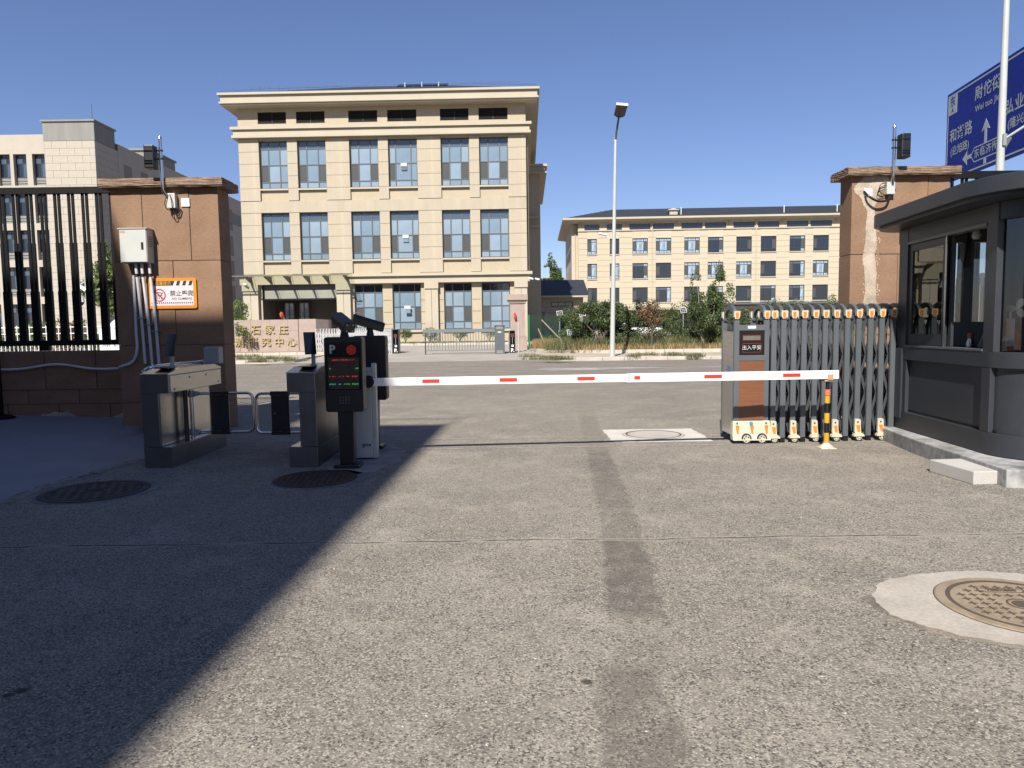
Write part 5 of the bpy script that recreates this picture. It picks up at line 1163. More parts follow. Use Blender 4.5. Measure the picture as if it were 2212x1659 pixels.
# local: x 0 is the long side facing the lane (to -X), y from -0.95 (near) to 1.05 (far)
KX1, KY0, KY1 = 2.6, -1.38, 1.1; RB = .5
def plan(x0, y0, x1, y1, rn, rf=0.0, n=40):
    """rounded at the near-left corner (rn) and far-left corner (rf), counter-clockwise"""
    out = []
    out += [(x0 + rn - rn * math.cos(math.pi / 2 * i / n), y0 + rn - rn * math.sin(math.pi / 2 * i / n)) for i in range(n + 1)]
    out += [(x1, y0), (x1, y1)]
    if rf: out += [(x0 + rf - rf * math.sin(math.pi / 2 * i / n), y1 - rf + rf * math.cos(math.pi / 2 * i / n)) for i in range(n + 1)]
    else: out += [(x0, y1)]
    return out
def band(name, off, z0, z1, m, par=KB, bev=0.0):
    b = MB(); b.prism(plan(-off, KY0 - off, KX1 + off, KY1 + off, RB + off), z0, z1, 'z'); return b.build(name, m, par, bevel=bev)
b = MB(); b.prism([(-.27, -1.7), (KX1 + .2, -1.9), (KX1 + .2, KY1 + .2), (-.2, KY1 + .2), (-.2, 0.9), (-.27, 0)], -.02, .165, 'z'); b.build('plinth', M_concd, KB, bevel=0.012)
band('bottom_rail', .03, .172, .39, M_kiosk, bev=0.004); band('lower_panel', -.02, .392, 1.04, M_kiosk); band('sill_band', .025, 1.042, 1.2, M_kiosk, bev=0.004)
for y0_, y1_ in ((-.95, -.8), (.82, 1.06)):
    b = MB(); b.box(-.022, y0_, .392, .03, y1_, 1.04); b.build('stile', M_kiosk, KB, bevel=0.004)
b = MB(); b.box(-.045, .9, .3, .05, 1.12, 1.18); b.build('end_panel', M_kiosk, KB, bevel=0.004)
# window posts, frames, glass
def slab(name, x0, y0, z0, x1, y1, z1, m, bev=0.003, par=KB): b = MB(); b.box(x0, y0, z0, x1, y1, z1); return b.build(name, m, par, bevel=bev)
slab('post', -.02, .86, 1.2, .08, 1.08, 2.66, M_kiosk); slab('post', -.02, -.98, 1.2, .08, -.8, 2.66, M_kiosk)
b = MB(); b.prism([(x, y) for x, y in plan(.02, KY0 + .02, KX1, KY1, RB - .02)], 2.5, 2.66, 'z')
bh = MB(); po_, pi_ = plan(-.015, KY0 - .015, KX1, KY1 + .015, RB), plan(.085, KY0 + .085, KX1 - .1, KY1 - .085, RB - .1); k_ = len(po_)
bh.add([(x, y, z) for P_ in (po_, pi_) for z in (2.49, 2.66) for x, y in P_], [q for i in range(k_) for j in ((i + 1) % k_,) for q in ((i, j, k_ + j, k_ + i), (2 * k_ + i, 3 * k_ + i, 3 * k_ + j, 2 * k_ + j), (i, 2 * k_ + i, 2 * k_ + j, j))]); bh.build('header', M_kiosk, KB)
slab('window_track', -.03, -.8, 1.2, .07, .86, 1.225, M_gateg); slab('window_track', -.03, -.8, 2.455, .07, .86, 2.49, M_gateg)
# far sash closed (glass), near part open with the sash slid behind
def sash(y0, y1, x, parent=KB):
    o = bpy.data.objects.new('sash', MB().box(x, y0, 1.23, x + .03, y0 + .06, 2.45).box(x, y1 - .09, 1.23, x + .03, y1, 2.45).box(x, y0 + .06, 1.23, x + .03, y1 - .09, 1.36).box(x, y0 + .06, 2.37, x + .03, y1 - .09, 2.45).mesh('sash', [M_kiosk])); C.objects.link(o); o.parent = parent
    return o
M_kg = mat('booth_glass', (0.8, 0.85, 0.85), 0.0, spec=0.5)
nt = M_kg.node_tree; gls = nt.nodes.new('ShaderNodeBsdfGlossy'); gls.inputs['Roughness'].default_value = 0.0; gls.inputs['Color'].default_value = (0.9, 0.9, 0.9, 1); trp = nt.nodes.new('ShaderNodeBsdfTransparent'); trp.inputs[0].default_value = (0.78, 0.8, 0.8, 1)
fr_ = nt.nodes.new('ShaderNodeLayerWeight'); fr_.inputs['Blend'].default_value = 0.35; mp_ = nt.nodes.new('ShaderNodeMapRange'); mp_.inputs[3].default_value = 0.05; mp_.inputs[4].default_value = 1.0; nt.links.new(fr_.outputs['Fresnel'], mp_.inputs[0])
mx = nt.nodes.new('ShaderNodeMixShader'); nt.links.new(mp_.outputs[0], mx.inputs[0]); nt.links.new(trp.outputs[0], mx.inputs[1]); nt.links.new(gls.outputs[0], mx.inputs[2]); nt.links.new(mx.outputs[0], nt.nodes['Material Output'].inputs[0])
s1 = sash(.0, .86, .0); slab('pane', .012, .06, 1.36, .018, .77, 2.37, M_kg, 0, s1)
s2 = sash(-.08, .78, .035); slab('pane', .047, -.02, 1.36, .053, .69, 2.37, M_kg, 0, s2)
slab('track_strip', -.01, -.02, 1.225, .0, .0, 2.455, M_steel, 0)
# curved glass corner
nseg = 12; b = MB(); rg = RB - .03; cxk, cyk = RB, KY0 + RB
for i in range(nseg):
    a0, a1 = math.pi / 2 * i / nseg, math.pi / 2 * (i + 1) / nseg
    p0, p1 = (cxk - rg * math.cos(a0), cyk - rg * math.sin(a0)), (cxk - rg * math.cos(a1), cyk - rg * math.sin(a1)); b.quad((*p0, 1.21), (*p1, 1.21), (*p1, 2.49), (*p0, 2.49))
b.quad((cxk, cyk - rg, 1.21), (2.5, cyk - rg, 1.21), (2.5, cyk - rg, 2.49), (cxk, cyk - rg, 2.49)); b.build('curved_pane', M_kg, KB)
slab('post', 2.5, KY0, 1.2, 2.6, KY0 + .1, 2.5, M_kiosk); slab('post', 2.5, KY1 - .1, 1.2, 2.6, KY1, 2.5, M_kiosk)
slab('back_wall', 2.53, KY0 + .1, 1.2, 2.58, KY1 - .1, 2.5, M_kiosk); slab('far_rail', .08, KY1 - .05, 1.2, 2.5, KY1, 1.5, M_kiosk)
slab('far_post', 0.75, KY1 - .06, 1.5, .86, KY1, 2.5, M_kiosk); 
slab('pane', .08, KY1 - .03, 1.5, 1.2, KY1 - .024, 2.5, M_kg, 0)
slab('far_wall', 1.2, KY1 - .055, 1.5, 2.5, KY1 - .005, 2.5, M_kiosk); slab('floor', .02, -1.0, .4, 2.5, 1.0, .42, M_dplas, 0); slab('desk', .06, -1.1, 1.12, .6, .9, 1.145, M_dplas)
# roof
b = MB(); b.prism(plan(-.36, KY0 - .34, KX1 + .4, KY1 + .3, .82, .45, 40), 2.70, 2.855, 'z'); b.build('roof', M_kiosk, KB, bevel=0.008)
b = MB(); b.prism(plan(-.3, KY0 - .28, KX1 + .34, KY1 + .24, .76, .4, 40), 2.664, 2.699, 'z'); b.build('soffit', M_kiosk, KB)
# contents of the booth
def kb(x, y, z): a = R(-4.5); return Vector((4.86 + x * math.cos(a) - y * math.sin(a), 8.0 + x * math.sin(a) + y * math.cos(a), z))
q = kb(.42, .36, 2.62); t = thing('tote_bag', 'black shopping bag hanging from the booth ceiling by the open window', 'bag', q, R(60))
b = MB(); b.add([(-.17, -.03, -.50), (.16, -.03, -.45), (.14, -.03, -.15), (-.15, -.03, -.17), (-.17, .05, -.5), (.15, .05, -.45), (.13, .02, -.16), (-.14, .02, -.18), (0.02, -.05, -.3), (0.0, .08, -.33)], [(0, 1, 8), (1, 2, 8), (2, 3, 8), (3, 0, 8), (5, 4, 9), (6, 5, 9), (7, 6, 9), (4, 7, 9), (0, 4, 5, 1), (1, 5, 6, 2), (3, 7, 4, 0)]); b.build('body', M_dplas, t)
b = MB(); b.tube(spl([(-.09, 0, -.17), (-.03, 0, -.05), (0, 0, .03), (.03, 0, -.05), (.09, 0, -.16)]), .008, 6); b.build('handle', M_dplas, t)
q = kb(.14, -.32, 2.6); t = thing('plastic_bag', 'small crumpled white plastic bag hanging above the black bag', 'bag', q)
b = MB(); b.lathe([(.004, 0), (.006, -.06), (.03, -.12), (.045, -.19), (.03, -.22), (.0, -.225)], n=9); b.build('bag', mat('thin_white_plastic', (0.5, 0.5, 0.5), 0.4), t)
q = kb(.42, -1.12, 1.205)
t = thing('desk_fan', 'small white desk fan behind the curved booth glass', 'fan', kb(.24, -.80, 1.53), R(-35))
b = MB(); b.box(-.035, -.03, -.28, .035, .03, 0.0); b.build('body', M_white, t, bevel=0.008)
b = MB(); b.tube(spl([(0, 0, 0), (.0, 0, .06), (.05, -.01, .1)]), .01, 8); b.cyl((.05, .03, .1), (.05, -.05, .1), .022, n=12); b.build('motor', M_white, t)
for k in range(3):
    b = MB(); b.T = Matrix.Translation((.05, -.06, .1)) @ Matrix.Rotation(2 * math.pi * k / 3 + .4, 4, 'Y') @ Matrix.Rotation(R(24), 4, 'Z'); b.prism([(-.012, 0), (.012, 0), (.04, .05), (.035, .09), (0, .105), (-.03, .085), (-.028, .04)], -.002, .002, 'y'); b.build('blade', M_white, t)
t = thing('backpack', 'red and grey backpack on the desk behind the curved booth glass', 'backpack', kb(.26, -.62, 1.15), R(-30))
b = MB(); b.lathe([(.0, 0), (.15, .01), (.17, .1), (.15, .22), (.08, .3), (0, .31)], n=14); b.T = None; o = b.build('body', mat('red_fabric', (0.55, 0.06, 0.035), 0.8), t); o.scale = (1.1, .7, 1)
b = MB(); b.lathe([(.0, 0), (.12, .01), (.14, .08), (.1, .18), (0, .2)], n=12); o = b.build('pocket', M_dplas, t); o.scale = (.9, .6, 1); o.location = (-.08, -.09, .02)
t = thing('stick', 'thin pale wooden stick leaning behind the booth glass', 'stick', kb(.15, -.86, 1.2)); b = MB(); b.cyl((0, 0, 0), (-.05, .05, .3), .006, n=6); b.build('rod', M_ivory, t)
q = kb(.14, -.28, 1.15); t = thing('water_bottle', 'clear drinking bottle with a rust red lid on the booth desk', 'bottle', q); b = MB(); b.lathe([(0, 0), (.04, 0), (.042, .12), (.03, .16), (.018, .18)], n=14); b.build('bottle', M_steel, t); b = MB(); b.cyl((0, 0, .18), (0, 0, .23), .03, n=12); b.build('lid', mat('rust_red', (0.35, 0.08, 0.05), 0.6), t)
# granite blocks used as steps
t = MB(); t.box(0, 0, 0, .37, .62, .125); o = t.build('step_block', M_granite, bevel=0.008, loc=(4.24, 6.45, 0)); o.rotation_euler = (0, 0, R(4)); tag(o, 'pale granite block used as a step in front of the booth plinth', 'step')
t = MB(); t.box(0, 0, 0, 1.1, .5, .1); o = t.build('step_block', M_granite, bevel=0.008, loc=(4.63, 6.12, 0)); tag(o, 'granite step block cut off by the right edge, nearer the curved booth corner', 'step')

# ---------------------------------------------------------------- manhole covers
def manhole(label, x, y, r_, ring_w, mc, mg, crosses=0, texts=(), rz=0.0, sunk=0.004, recess=True):
    t = thing('manhole_cover', label, 'manhole cover', (x, y, 0.0), rz)
    b = MB(); b.lathe([(r_, .001), (r_, .008), (r_ - ring_w * .12, .012), (r_ - ring_w + .006, .012), (r_ - ring_w, .004)], n=56, sm=False); b.build('frame', mc, t)
    b = MB(); b.lathe([(r_ - ring_w + .01, .0125), (r_ - ring_w - .014, .0125)], n=56, sm=False); b.build('joint_gap', mg, t)
    b = MB(); ri_ = r_ - ring_w - .01; b.lathe([(ri_, .002), (ri_, .010), (0, .0101)], n=56, sm=False); b.build('cover', mc, t)
    if crosses:
        b = MB(); s = crosses
        n = int(ri_ / s) + 1
        for i in range(-n, n + 1):
            for j in range(-n, n + 1):
                u, v = i * s, j * s
                if math.hypot(u, v) > ri_ - .03 or math.hypot(u, v) < .09 or (abs(u) < .12 and .17 < abs(v) < .24 and texts): continue
                l = s * .36; w = s * .075; b.box(u - l, v - w, .0105, u + l, v + w, .0125).box(u - w, v - l, .0105, u + w, v + l, .0127)
        b.build('cross_relief', mg, t, kind='stuff')
    if crosses: b = MB(); b.lathe([(.075, .0105), (.075, .013), (.066, .013), (.066, .0106)], n=28); b.lathe([(.05, .0128), (.0, .0128)], n=24); b.build('centre_boss', mg, t)
    b = MB(); b.lathe([(r_ + .006, .0052), (r_ - .002, .0085)], n=56, sm=False); b.build('rim_gap', mg, t)
    for s_, yy in texts:
        text('lettering', s_, .042, mg, t, (0, yy, .0135), rot=(0, 0, 0), bold=.001)
        b = MB(); 
        for q in ((-.12, yy - .03, .12, yy - .026), (-.12, yy + .026, .12, yy + .03), (-.12, yy - .03, -.116, yy + .03), (.116, yy - .03, .12, yy + .03)): b.box(q[0], q[1], .0105, q[2], q[3], .0125)
        b.build('name_plate', mg, t)
    return t
def blob(name, x, y, fn, m, z=.004, th=.012, n=150, seed=1, parent=None):
    rr = random.Random(seed); pts = []
    for i in range(n):
        a = 2 * math.pi * i / n; px_, py_ = fn(a); k = 1 + rr.uniform(-.010, .008) + .010 * math.sin(7 * a + seed) + .008 * math.sin(13 * a + 2 * seed) + .008 * math.sin(23 * a); pts.append((x + px_ * k, y + py_ * k))
    b = MB(); b.prism(pts, -.02, z, 'z'); return structure(b.build(name, m))
M4 = (2.68, 3.64)
M_collar = mat('cement_collar', (0.5, 0.455, 0.385), 0.92, var=0.12, vs_=2.5, var2=0.1, vs2=40, bump=0.4, bs=25, bd=0.006, tint=(0.38, 0.32, 0.25))
M_grime = mat('damp_grime', (.24, .2, .15), .95, var=.5, var2=.4, vs2=60, vs_=5, bump=.5, bs=30, bd=.006, tint=(.28, .25, .2))
blob('concrete_edge', M4[0] - .02, M4[1] - .035, lambda a: ((.76 + .03 * math.sin(5 * a)) * math.cos(a), (.51 + .03 * math.sin(4 * a + 1)) * math.sin(a)), M_grime, z=.0025, seed=14)
blob('concrete_collar', M4[0], M4[1], lambda a: (.74 * math.cos(a), .50 * math.sin(a) + (.03 if math.sin(a) > 0 else 0)), M_collar, z=.005, seed=4)
manhole('tan manhole cover with rows of crosses in a pale cement collar at the right', M4[0], M4[1], .405, .062, M_resin, M_resind, crosses=.062, texts=(('700X800', .2), ('EN124', -.2)), rz=R(-6))
c3 = G(1415, 940)
blob('concrete_collar', c3.x, c3.y, lambda a: (max(-.66, min(.64, .9 * math.cos(a))), max(-.56, min(.56, .8 * math.sin(a)))), mat('fresh_cement', (.68, .64, .57), .92, var=.08, vs_=4, var2=.08, vs2=30, bump=.3, bs=25, bd=.004), z=.005, seed=8)
manhole('worn pale manhole cover in a cement square before the folding gate', c3.x - .02, c3.y + .02, .42, .05, mat('worn_concrete_cover', (0.55, 0.5, 0.44), .85, var=.12, vs_=5, tint=(.46, .38, .34)), mat('gap_dark', (0.06, 0.055, 0.05), .9), rz=.2)
c1 = G(206, 1062); manhole('black cast iron manhole cover in the shade beside the painted ramp', c1.x, c1.y, .47, .07, M_iron, mat('iron_groove', (.025, .025, .025), .8), crosses=.085, rz=.4)
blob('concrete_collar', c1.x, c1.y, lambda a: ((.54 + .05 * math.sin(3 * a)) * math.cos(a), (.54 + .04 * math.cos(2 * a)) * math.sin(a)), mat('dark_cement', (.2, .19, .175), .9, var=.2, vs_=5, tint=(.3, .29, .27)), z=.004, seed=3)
c2 = G(682, 1035); manhole('rusty brown manhole cover in the shade beside the display post', c2.x, c2.y, .41, .05, M_rust, mat('rust_groove', (.045, .025, .018), .9), crosses=.06, rz=.1)
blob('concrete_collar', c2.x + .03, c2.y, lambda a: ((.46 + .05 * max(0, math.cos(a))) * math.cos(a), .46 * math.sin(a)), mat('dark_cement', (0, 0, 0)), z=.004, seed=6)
# cement pad under the machines
b = MB(); rr = random.Random(4); pts = []
for i in range(40):
    a = 2 * math.pi * i / 40; pts.append((-1.72 + (.42 + rr.uniform(-.05, .05)) * math.cos(a), 8.25 + (.98 + rr.uniform(-.08, .08)) * math.sin(a)))
b.prism(pts, -.02, .004, 'z'); structure(b.build('cement_pad', mat('pad_cement', (.36, .34, .32), .95, var=.2, vs_=4, bump=.6, bs=30, bd=.01)))

# ---------------------------------------------------------------- lamp post, signs and poles
LX, LY = 4.66, 32.9
lp = thing('lamp_post', 'tall white street lamp with a single flat head on the verge before the pale building', 'lamp post', (LX, LY, .135))
b = MB(); b.cyl((0, 0, 0), (0.17, 0, 9.75), .115, .06, n=18); b.cyl((0, 0, 0), (0, 0, .02), .2, n=18); b.build('pole', M_pole, lp)
b = MB(); b.cyl((.17, 0, 9.7), (.175, 0, 10.0), .07, .03, n=12); b.build('joint', M_pole, lp)
b = MB(); b.tube([(.17, 0, 9.75), (.2, -.12, 10.1), (.25, -.5, 10.65)], .045, 8); b.build('arm', mat('arm_grey', (.1, .1, .1), .5), lp)
b = MB(); b.T = Matrix.Translation((.27, -.75, 10.78)) @ Matrix.Rotation(R(-14), 4, 'X') @ Matrix.Rotation(R(6), 4, 'Y'); b.prism([(-.24, -.6), (.24, -.6), (.24, .2), (.1, .36), (-.1, .36), (-.24, .2)], -.04, .05, 'z'); b.build('lamp_head', mat('lamp_dark', (.09, .08, .065), .5), lp, bevel=.008)
b = MB(); b.T = Matrix.Translation((.27, -.75, 10.78)) @ Matrix.Rotation(R(-14), 4, 'X') @ Matrix.Rotation(R(6), 4, 'Y'); b.box(-.25, -.63, .051, .25, .2, .08).box(-.25, -.63, -.03, .25, -.605, .08); b.build('lamp_cover', M_white, lp)
cz_ = P(1322, 508, LY).z
cc = thing('security_camera', 'small white camera on the left side of the tall street lamp', 'camera', (LX - .12, LY, cz_)); b = MB(); b.cyl((0, 0, -.15), (-.18, 0, 0), .025, n=6).cyl((-.14, 0, .02), (-.5, -.1, .07), .06, n=8); b.build('housing', M_white, cc)
# road direction sign
dS = Vector((-.46, -4.3, 0)).normalized(); oS = Vector((15.06, 24.6, 0)) - dS * .5
rs = bpy.data.objects.new('road_sign', None); C.objects.link(rs); rs.location = oS; rs.rotation_euler = (0, 0, math.atan2(dS.y, dS.x)); tag(rs, 'large blue road direction sign with white arrows and street names at the upper right', 'road sign')
SZ0, SZ1, SWD = 6.27, 9.27, 7.4
b = MB(); b.box(0, 0, SZ0, SWD, .05, SZ1); b.build('panel', M_blue, rs)
b = MB()
for q in ((.07, SZ0 + .09, SWD - .07, SZ0 + .14), (.07, SZ1 - .14, SWD - .07, SZ1 - .09), (.07, SZ0 + .14, .1, SZ1 - .14), (SWD - .12, SZ0 + .14, SWD - .07, SZ1 - .14)): b.box(q[0], -.006, q[1], q[2], -.001, q[3])
b.build('border_line', M_swhite, rs)
b = MB(); b.box(.1, -.006, 8.52, .66, -.001, 9.12); b.build('compass_plate', M_swhite, rs)
text('lettering', '东', .36, M_blue, rs, (.38, -.009, 8.92), bold=.004); text('lettering', 'A', .2, M_blue, rs, (.38, -.009, 8.65), bold=.004)
text('lettering', '尉佗街', .47, M_swhite, rs, (2.5, -.007, 8.70), bold=.007, spacing=1.1); text('lettering', 'Wei tuo Jie', .28, M_swhite, rs, (2.5, -.007, 8.25), bold=.004, spacing=1.05)
text('lettering', '和谐路', .47, M_swhite, rs, (.97, -.007, 7.76), bold=.007, spacing=1.05); text('lettering', '(迎旭路)', .33, M_swhite, rs, (.93, -.007, 7.26), bold=.004)
text('lettering', '弘业路', .47, M_swhite, rs, (4.2, -.007, 7.76), bold=.007, spacing=1.1); text('lettering', '(隆兴路)', .33, M_swhite, rs, (4.25, -.007, 7.26), bold=.004)
text('lettering', '东临济街', .31, M_swhite, rs, (2.5, -.007, 6.83), bold=.004, spacing=1.15)
b = MB(); w = .07
b.prism([(2.41, 7.06), (2.55, 7.06), (2.55, 7.5), (2.72, 7.44), (2.48, 7.8), (2.24, 7.44), (2.41, 7.5)], -.006, -.001, 'y'); b.build('arrow', M_swhite, rs); b = MB(); b.box(2.41, -.006, 6.42, 2.55, -.001, 6.6); b.build('road_stub', M_swhite, rs); b = MB()
b.prism([(1.13, 6.85), (1.42, 7.06), (1.40, 6.91), (1.66, 6.91), (1.66, 6.78), (1.40, 6.78), (1.42, 6.62)], -.006, -.001, 'y'); b.build('arrow', M_swhite, rs); b = MB(); b.prism([(3.9, 6.83), (3.6, 7.05), (3.62, 6.9), (3.36, 6.9), (3.36, 6.77), (3.62, 6.77), (3.6, 6.6)], -.006, -.001, 'y'); b.build('arrow', M_swhite, rs)
b = MB(); hx = [(1.66, 6.84), (1.86, 7.05), (3.16, 7.05), (3.36, 6.84), (3.16, 6.61), (1.86, 6.61)]
for i in range(6):
    a, c_ = Vector((*hx[i], 0)), Vector((*hx[(i + 1) % 6], 0)); d = (c_ - a).normalized(); nrm = Vector((-d.y, d.x, 0)) * .018; b.add([(a.x + nrm.x, -.006, a.y + nrm.y), (c_.x + nrm.x, -.006, c_.y + nrm.y), (c_.x - nrm.x, -.006, c_.y - nrm.y), (a.x - nrm.x, -.006, a.y - nrm.y)], [(0, 1, 2, 3)])
b.build('street_name_outline', M_swhite, rs)
SP = P(2158, 372, 18.0)
sp_ = thing('sign_pole', 'tall white tapered pole rising behind the booth roof with a side arm', 'pole', (SP.x + .02, 18.0, 0))
b = MB(); b.cyl((0, 0, 0), (0, 0, 13), .118, .05, n=18); b.build('pole', M_pole, sp_)
q = P(2166, 305, 18.0); b = MB(); b.cyl((0, 0, q.z), (1.6, 0, q.z + 1.0), .035, n=8).box(-.03, -.13, q.z - .13, .05, -.08, q.z + .15); b.build('side_arm', M_grayt, sp_)
gan = thing('sign_gantry', 'grey steel mast carrying the blue road sign', 'sign mast', (15.2, 16.2, 0)); b = MB(); b.cyl((0, 0, 0), (0, 0, 9), .18, .14, n=16); b.build('mast', M_grayt, gan)
b = MB()
for z in (7.0, 8.6): b.cyl((0, 0, z), (.55 - .1, 7.9, z), .07, n=8)
b.build('beam', M_grayt, gan)

# ---------------------------------------------------------------- entrance across the street
sw = thing('stone_sign_wall', 'pink granite sign wall with gold Chinese lettering across the street', 'sign wall', (-19.5, 44, .2))
b = MB(); b.box(0, 0.02, 0, 6.35, .6, 1.99).box(6.39, -.02, 0, 7.45, .62, 2.03); b.add([(7.45, -.02, 0), (8.0, .9, 0), (8.0, 1.6, 0), (7.45, .62, 0), (7.45, -.02, 2.02), (8.0, .9, 1.98), (8.0, 1.6, 1.98), (7.45, .62, 2.02)], [(0, 1, 5, 4), (1, 2, 6, 5), (2, 3, 7, 6), (4, 5, 6, 7)]); b.build('wall', M_pinks, sw)
b = MB(); b.box(-.1, -.35, -.2, 7.8, .9, 0); b.build('foundation', M_kerb, sw)
xs_ = (0, 1.0, 2.2, 3.4, 4.6, 5.7, 6.35); zs_ = (0, .66, 1.34, 2.02)
for i_ in range(6):
    for j_ in range(3):
        w_s, h_s = round(xs_[i_ + 1] - xs_[i_] - .008, 3), round(zs_[j_ + 1] - zs_[j_] - .008, 3)
        put('stone_slab', shared(('slab', w_s, h_s), lambda: MB().box(0, -.0, 0, w_s, .03, h_s), [M_pinks]), sw, (xs_[i_] + .004, random.uniform(-.003, .002), zs_[j_] + .004))
row1 = [('生', 2.92), ('石', 3.75), ('家', 4.6), ('庄', 5.45)]; row2 = [('测', 2.72), ('研', 3.55), ('究', 4.35), ('中', 5.15), ('心', 5.95)]
for row, z in ((row1, 1.38), (row2, .62)):
    for ch, x in row: text('lettering', ch, .62, M_gold, sw, (x, -.05, z), extrude=.03, bold=.006)
def put_tree(kind, *a, **k): return tree(kind, *a, **k)
# stainless folding gate at the left of the driveway
sg2 = thing('retractable_gate', 'stainless steel folding gate closed up beside the stone sign wall', 'gate', (0, 0, 0))
pA, pB = Vector((-11.6, 42.3, .12)), Vector((-6.95, 41.1, .1)); M_st2 = mat('bright_stainless', (0.75, 0.75, 0.75), .3, metal=.75)
pm = MB().box(-.03, -.03, 0, .03, .03, 1.5).box(-.035, .5, 0, .035, .56, 1.5).box(-.03, 0, 1.44, .03, .53, 1.5).mesh('post', [M_st2])
NP = 34
for i in range(NP):
    t = i / (NP - 1); t2 = t ** 0.8; q = pA.lerp(pB, t2); put('post', pm, sg2, q)
cbm = MB().box(0, 0, -.02, 1, .012, .02).mesh('cross_bar', [M_st2])
for i in range(NP - 1):
    a, c_ = pA.lerp(pB, (i / (NP - 1)) ** .8), pA.lerp(pB, ((i + 1) / (NP - 1)) ** .8); w = (c_ - a).length; ang = math.atan2(c_.y - a.y, c_.x - a.x)
    for z0, h in ((.15, .6), (.75, .6)):
        for d in (1, -1):
            L = math.hypot(w, h); o = put('cross_bar', cbm, sg2, (a.x, a.y - .035, a.z + (z0 if d > 0 else z0 + h)), scale=(L, 1, 1)); o.rotation_euler = (0, -d * math.atan2(h, w), ang)
def p_column(label, x, y, z0, h, w=.34):
    t = thing('number_plate_column', label, 'gate column', (x, y, z0), R(-4), group='number plate columns beside the driveway')
    b = MB(); b.box(-w / 2, -.1, 0, w / 2, .35, h); b.build('housing', M_gateg, t, bevel=.01); b = MB(); b.box(-w / 2 + .07, -.12, 0.05, w / 2 - .01, -.101, h - .02); b.build('front', M_gloss, t)
    text('lettering', 'P.', .26, M_white, t, (.04, -.124, .2), bold=.012); b = MB(); b.box(-.02, -.125, .4, .1, -.121, .52); b.build('plate', M_white, t)
    b = MB(); b.box(-.06, -.124, .95, .12, -.121, 1.15); b.build('display', mat('display_dim_red', (.12, .02, .01), .5), t)
    for k in range(8): b = MB(); b.box(.02, -.124, .6 + k * .045, .05, -.121, .62 + k * .045); b.build('caption', M_cab, t)
    return t
p_column('narrow black number plate column with letter P at the end of the stainless gate', -6.68, 41.0, .1, 1.44, .4)
p_column('narrow black number plate column with letter P beside the grey barrier box', .03, 40.1, .05, 1.33)
bb2 = thing('barrier_machine', 'grey boom barrier box with a railing arm across the far driveway', 'barrier', (-.65, 39.5, .03))
b = MB(); b.box(-.28, -.2, 0, .28, .25, 1.6).box(-.32, -.24, 1.6, .32, .29, 1.66); b.build('housing', M_gateg, bb2, bevel=.01)
b = MB()
for k in range(6): b.box(-.17, -.206, .12 + k * .05 if k < 3 else 1.3 + k * .05, .17, -.2, .135 + k * .05 if k < 3 else 1.315 + k * .05)
b.box(-.1, -.206, 1.22, .1, -.2, 1.3); b.build('vent_slot', M_cab, bb2)
b = MB(); b.box(-4.25, -.12, 1.27, -.28, -.02, 1.46); b.build('top_boom', mat('boom_grey', (.2, .22, .24), .45), bb2)
b = MB(); b.box(-4.15, -.09, .26, -.28, -.05, .3); b.build('bottom_bar', mat('boom_grey', (0, 0, 0)), bb2)
hb = MB().cyl((0, -.07, .3), (0, -.07, 1.27), .018, n=6).mesh('hanging_bar', [mat('boom_grey', (0, 0, 0))])
for k in range(25): put('hanging_bar', hb, bb2, (-4.1 + k * .155, 0, 0))
b = MB(); b.cyl((-4.12, -.07, -.05), (-4.12, -.07, 1.27), .035, n=8); b.build('end_leg', M_gated, bb2)
gp = thing('granite_pillar', 'pink granite gate pillar with a moulded cap across the street', 'pillar', (.375, 43, .1))
b = MB(); b.box(-.56, -.1, 0, .58, 1.0, .85).box(-.5, -.04, .86, .52, .95, .93); b.box(-.43, 0, .93, .45, .88, 2.88)
b.box(-.5, -.06, 2.88, .52, .95, 2.93); b.add([(-.5, -.06, 2.93), (.52, -.06, 2.93), (.52, .95, 2.93), (-.5, .95, 2.93), (-.6, -.17, 3.08), (.62, -.17, 3.08), (.62, 1.05, 3.08), (-.6, 1.05, 3.08)], [(0, 1, 5, 4), (1, 2, 6, 5), (2, 3, 7, 6), (3, 0, 4, 7)]); b.box(-.62, -.19, 3.08, .64, 1.07, 3.42); b.build('shaft', M_pinks, gp, bevel=.01)
def mirror(label, x, y, z0, h, tilt):
    t = thing('convex_mirror', label, 'traffic mirror', (x, y, z0), group='red rimmed traffic mirrors')
    b = MB(); b.cyl((0, 0, 0), (0, 0, h), .04, n=8); b.build('pole', M_pole, t)
    T = Matrix.Translation((-.18, -.05, h + .25)) @ Matrix.Rotation(tilt, 4, 'Z') @ Matrix.Rotation(R(78), 4, 'X')
    b = MB(); b.T = T; b.lathe([(.0, .02), (.15, .0), (.24, -.02), (.27, .0), (.26, .04), (.0, .07)], n=28); b.build('mirror_dish', mat('mirror_orange_red', (.75, .09, .05), .4), t)
    b = MB(); b.cyl((0, 0, h - .02), (-.16, -.03, h + .25), .02, n=6); b.build('bracket', M_grayt, t); return t
mirror('red backed convex traffic mirror on a white pole before the granite pillar', .41, 40.5, .1, 1.75, R(74))
q = P(574, 690, 43.2); mirror('red backed convex traffic mirror above the stone sign wall', q.x + .1, 46.6, .3, 1.95, R(80))
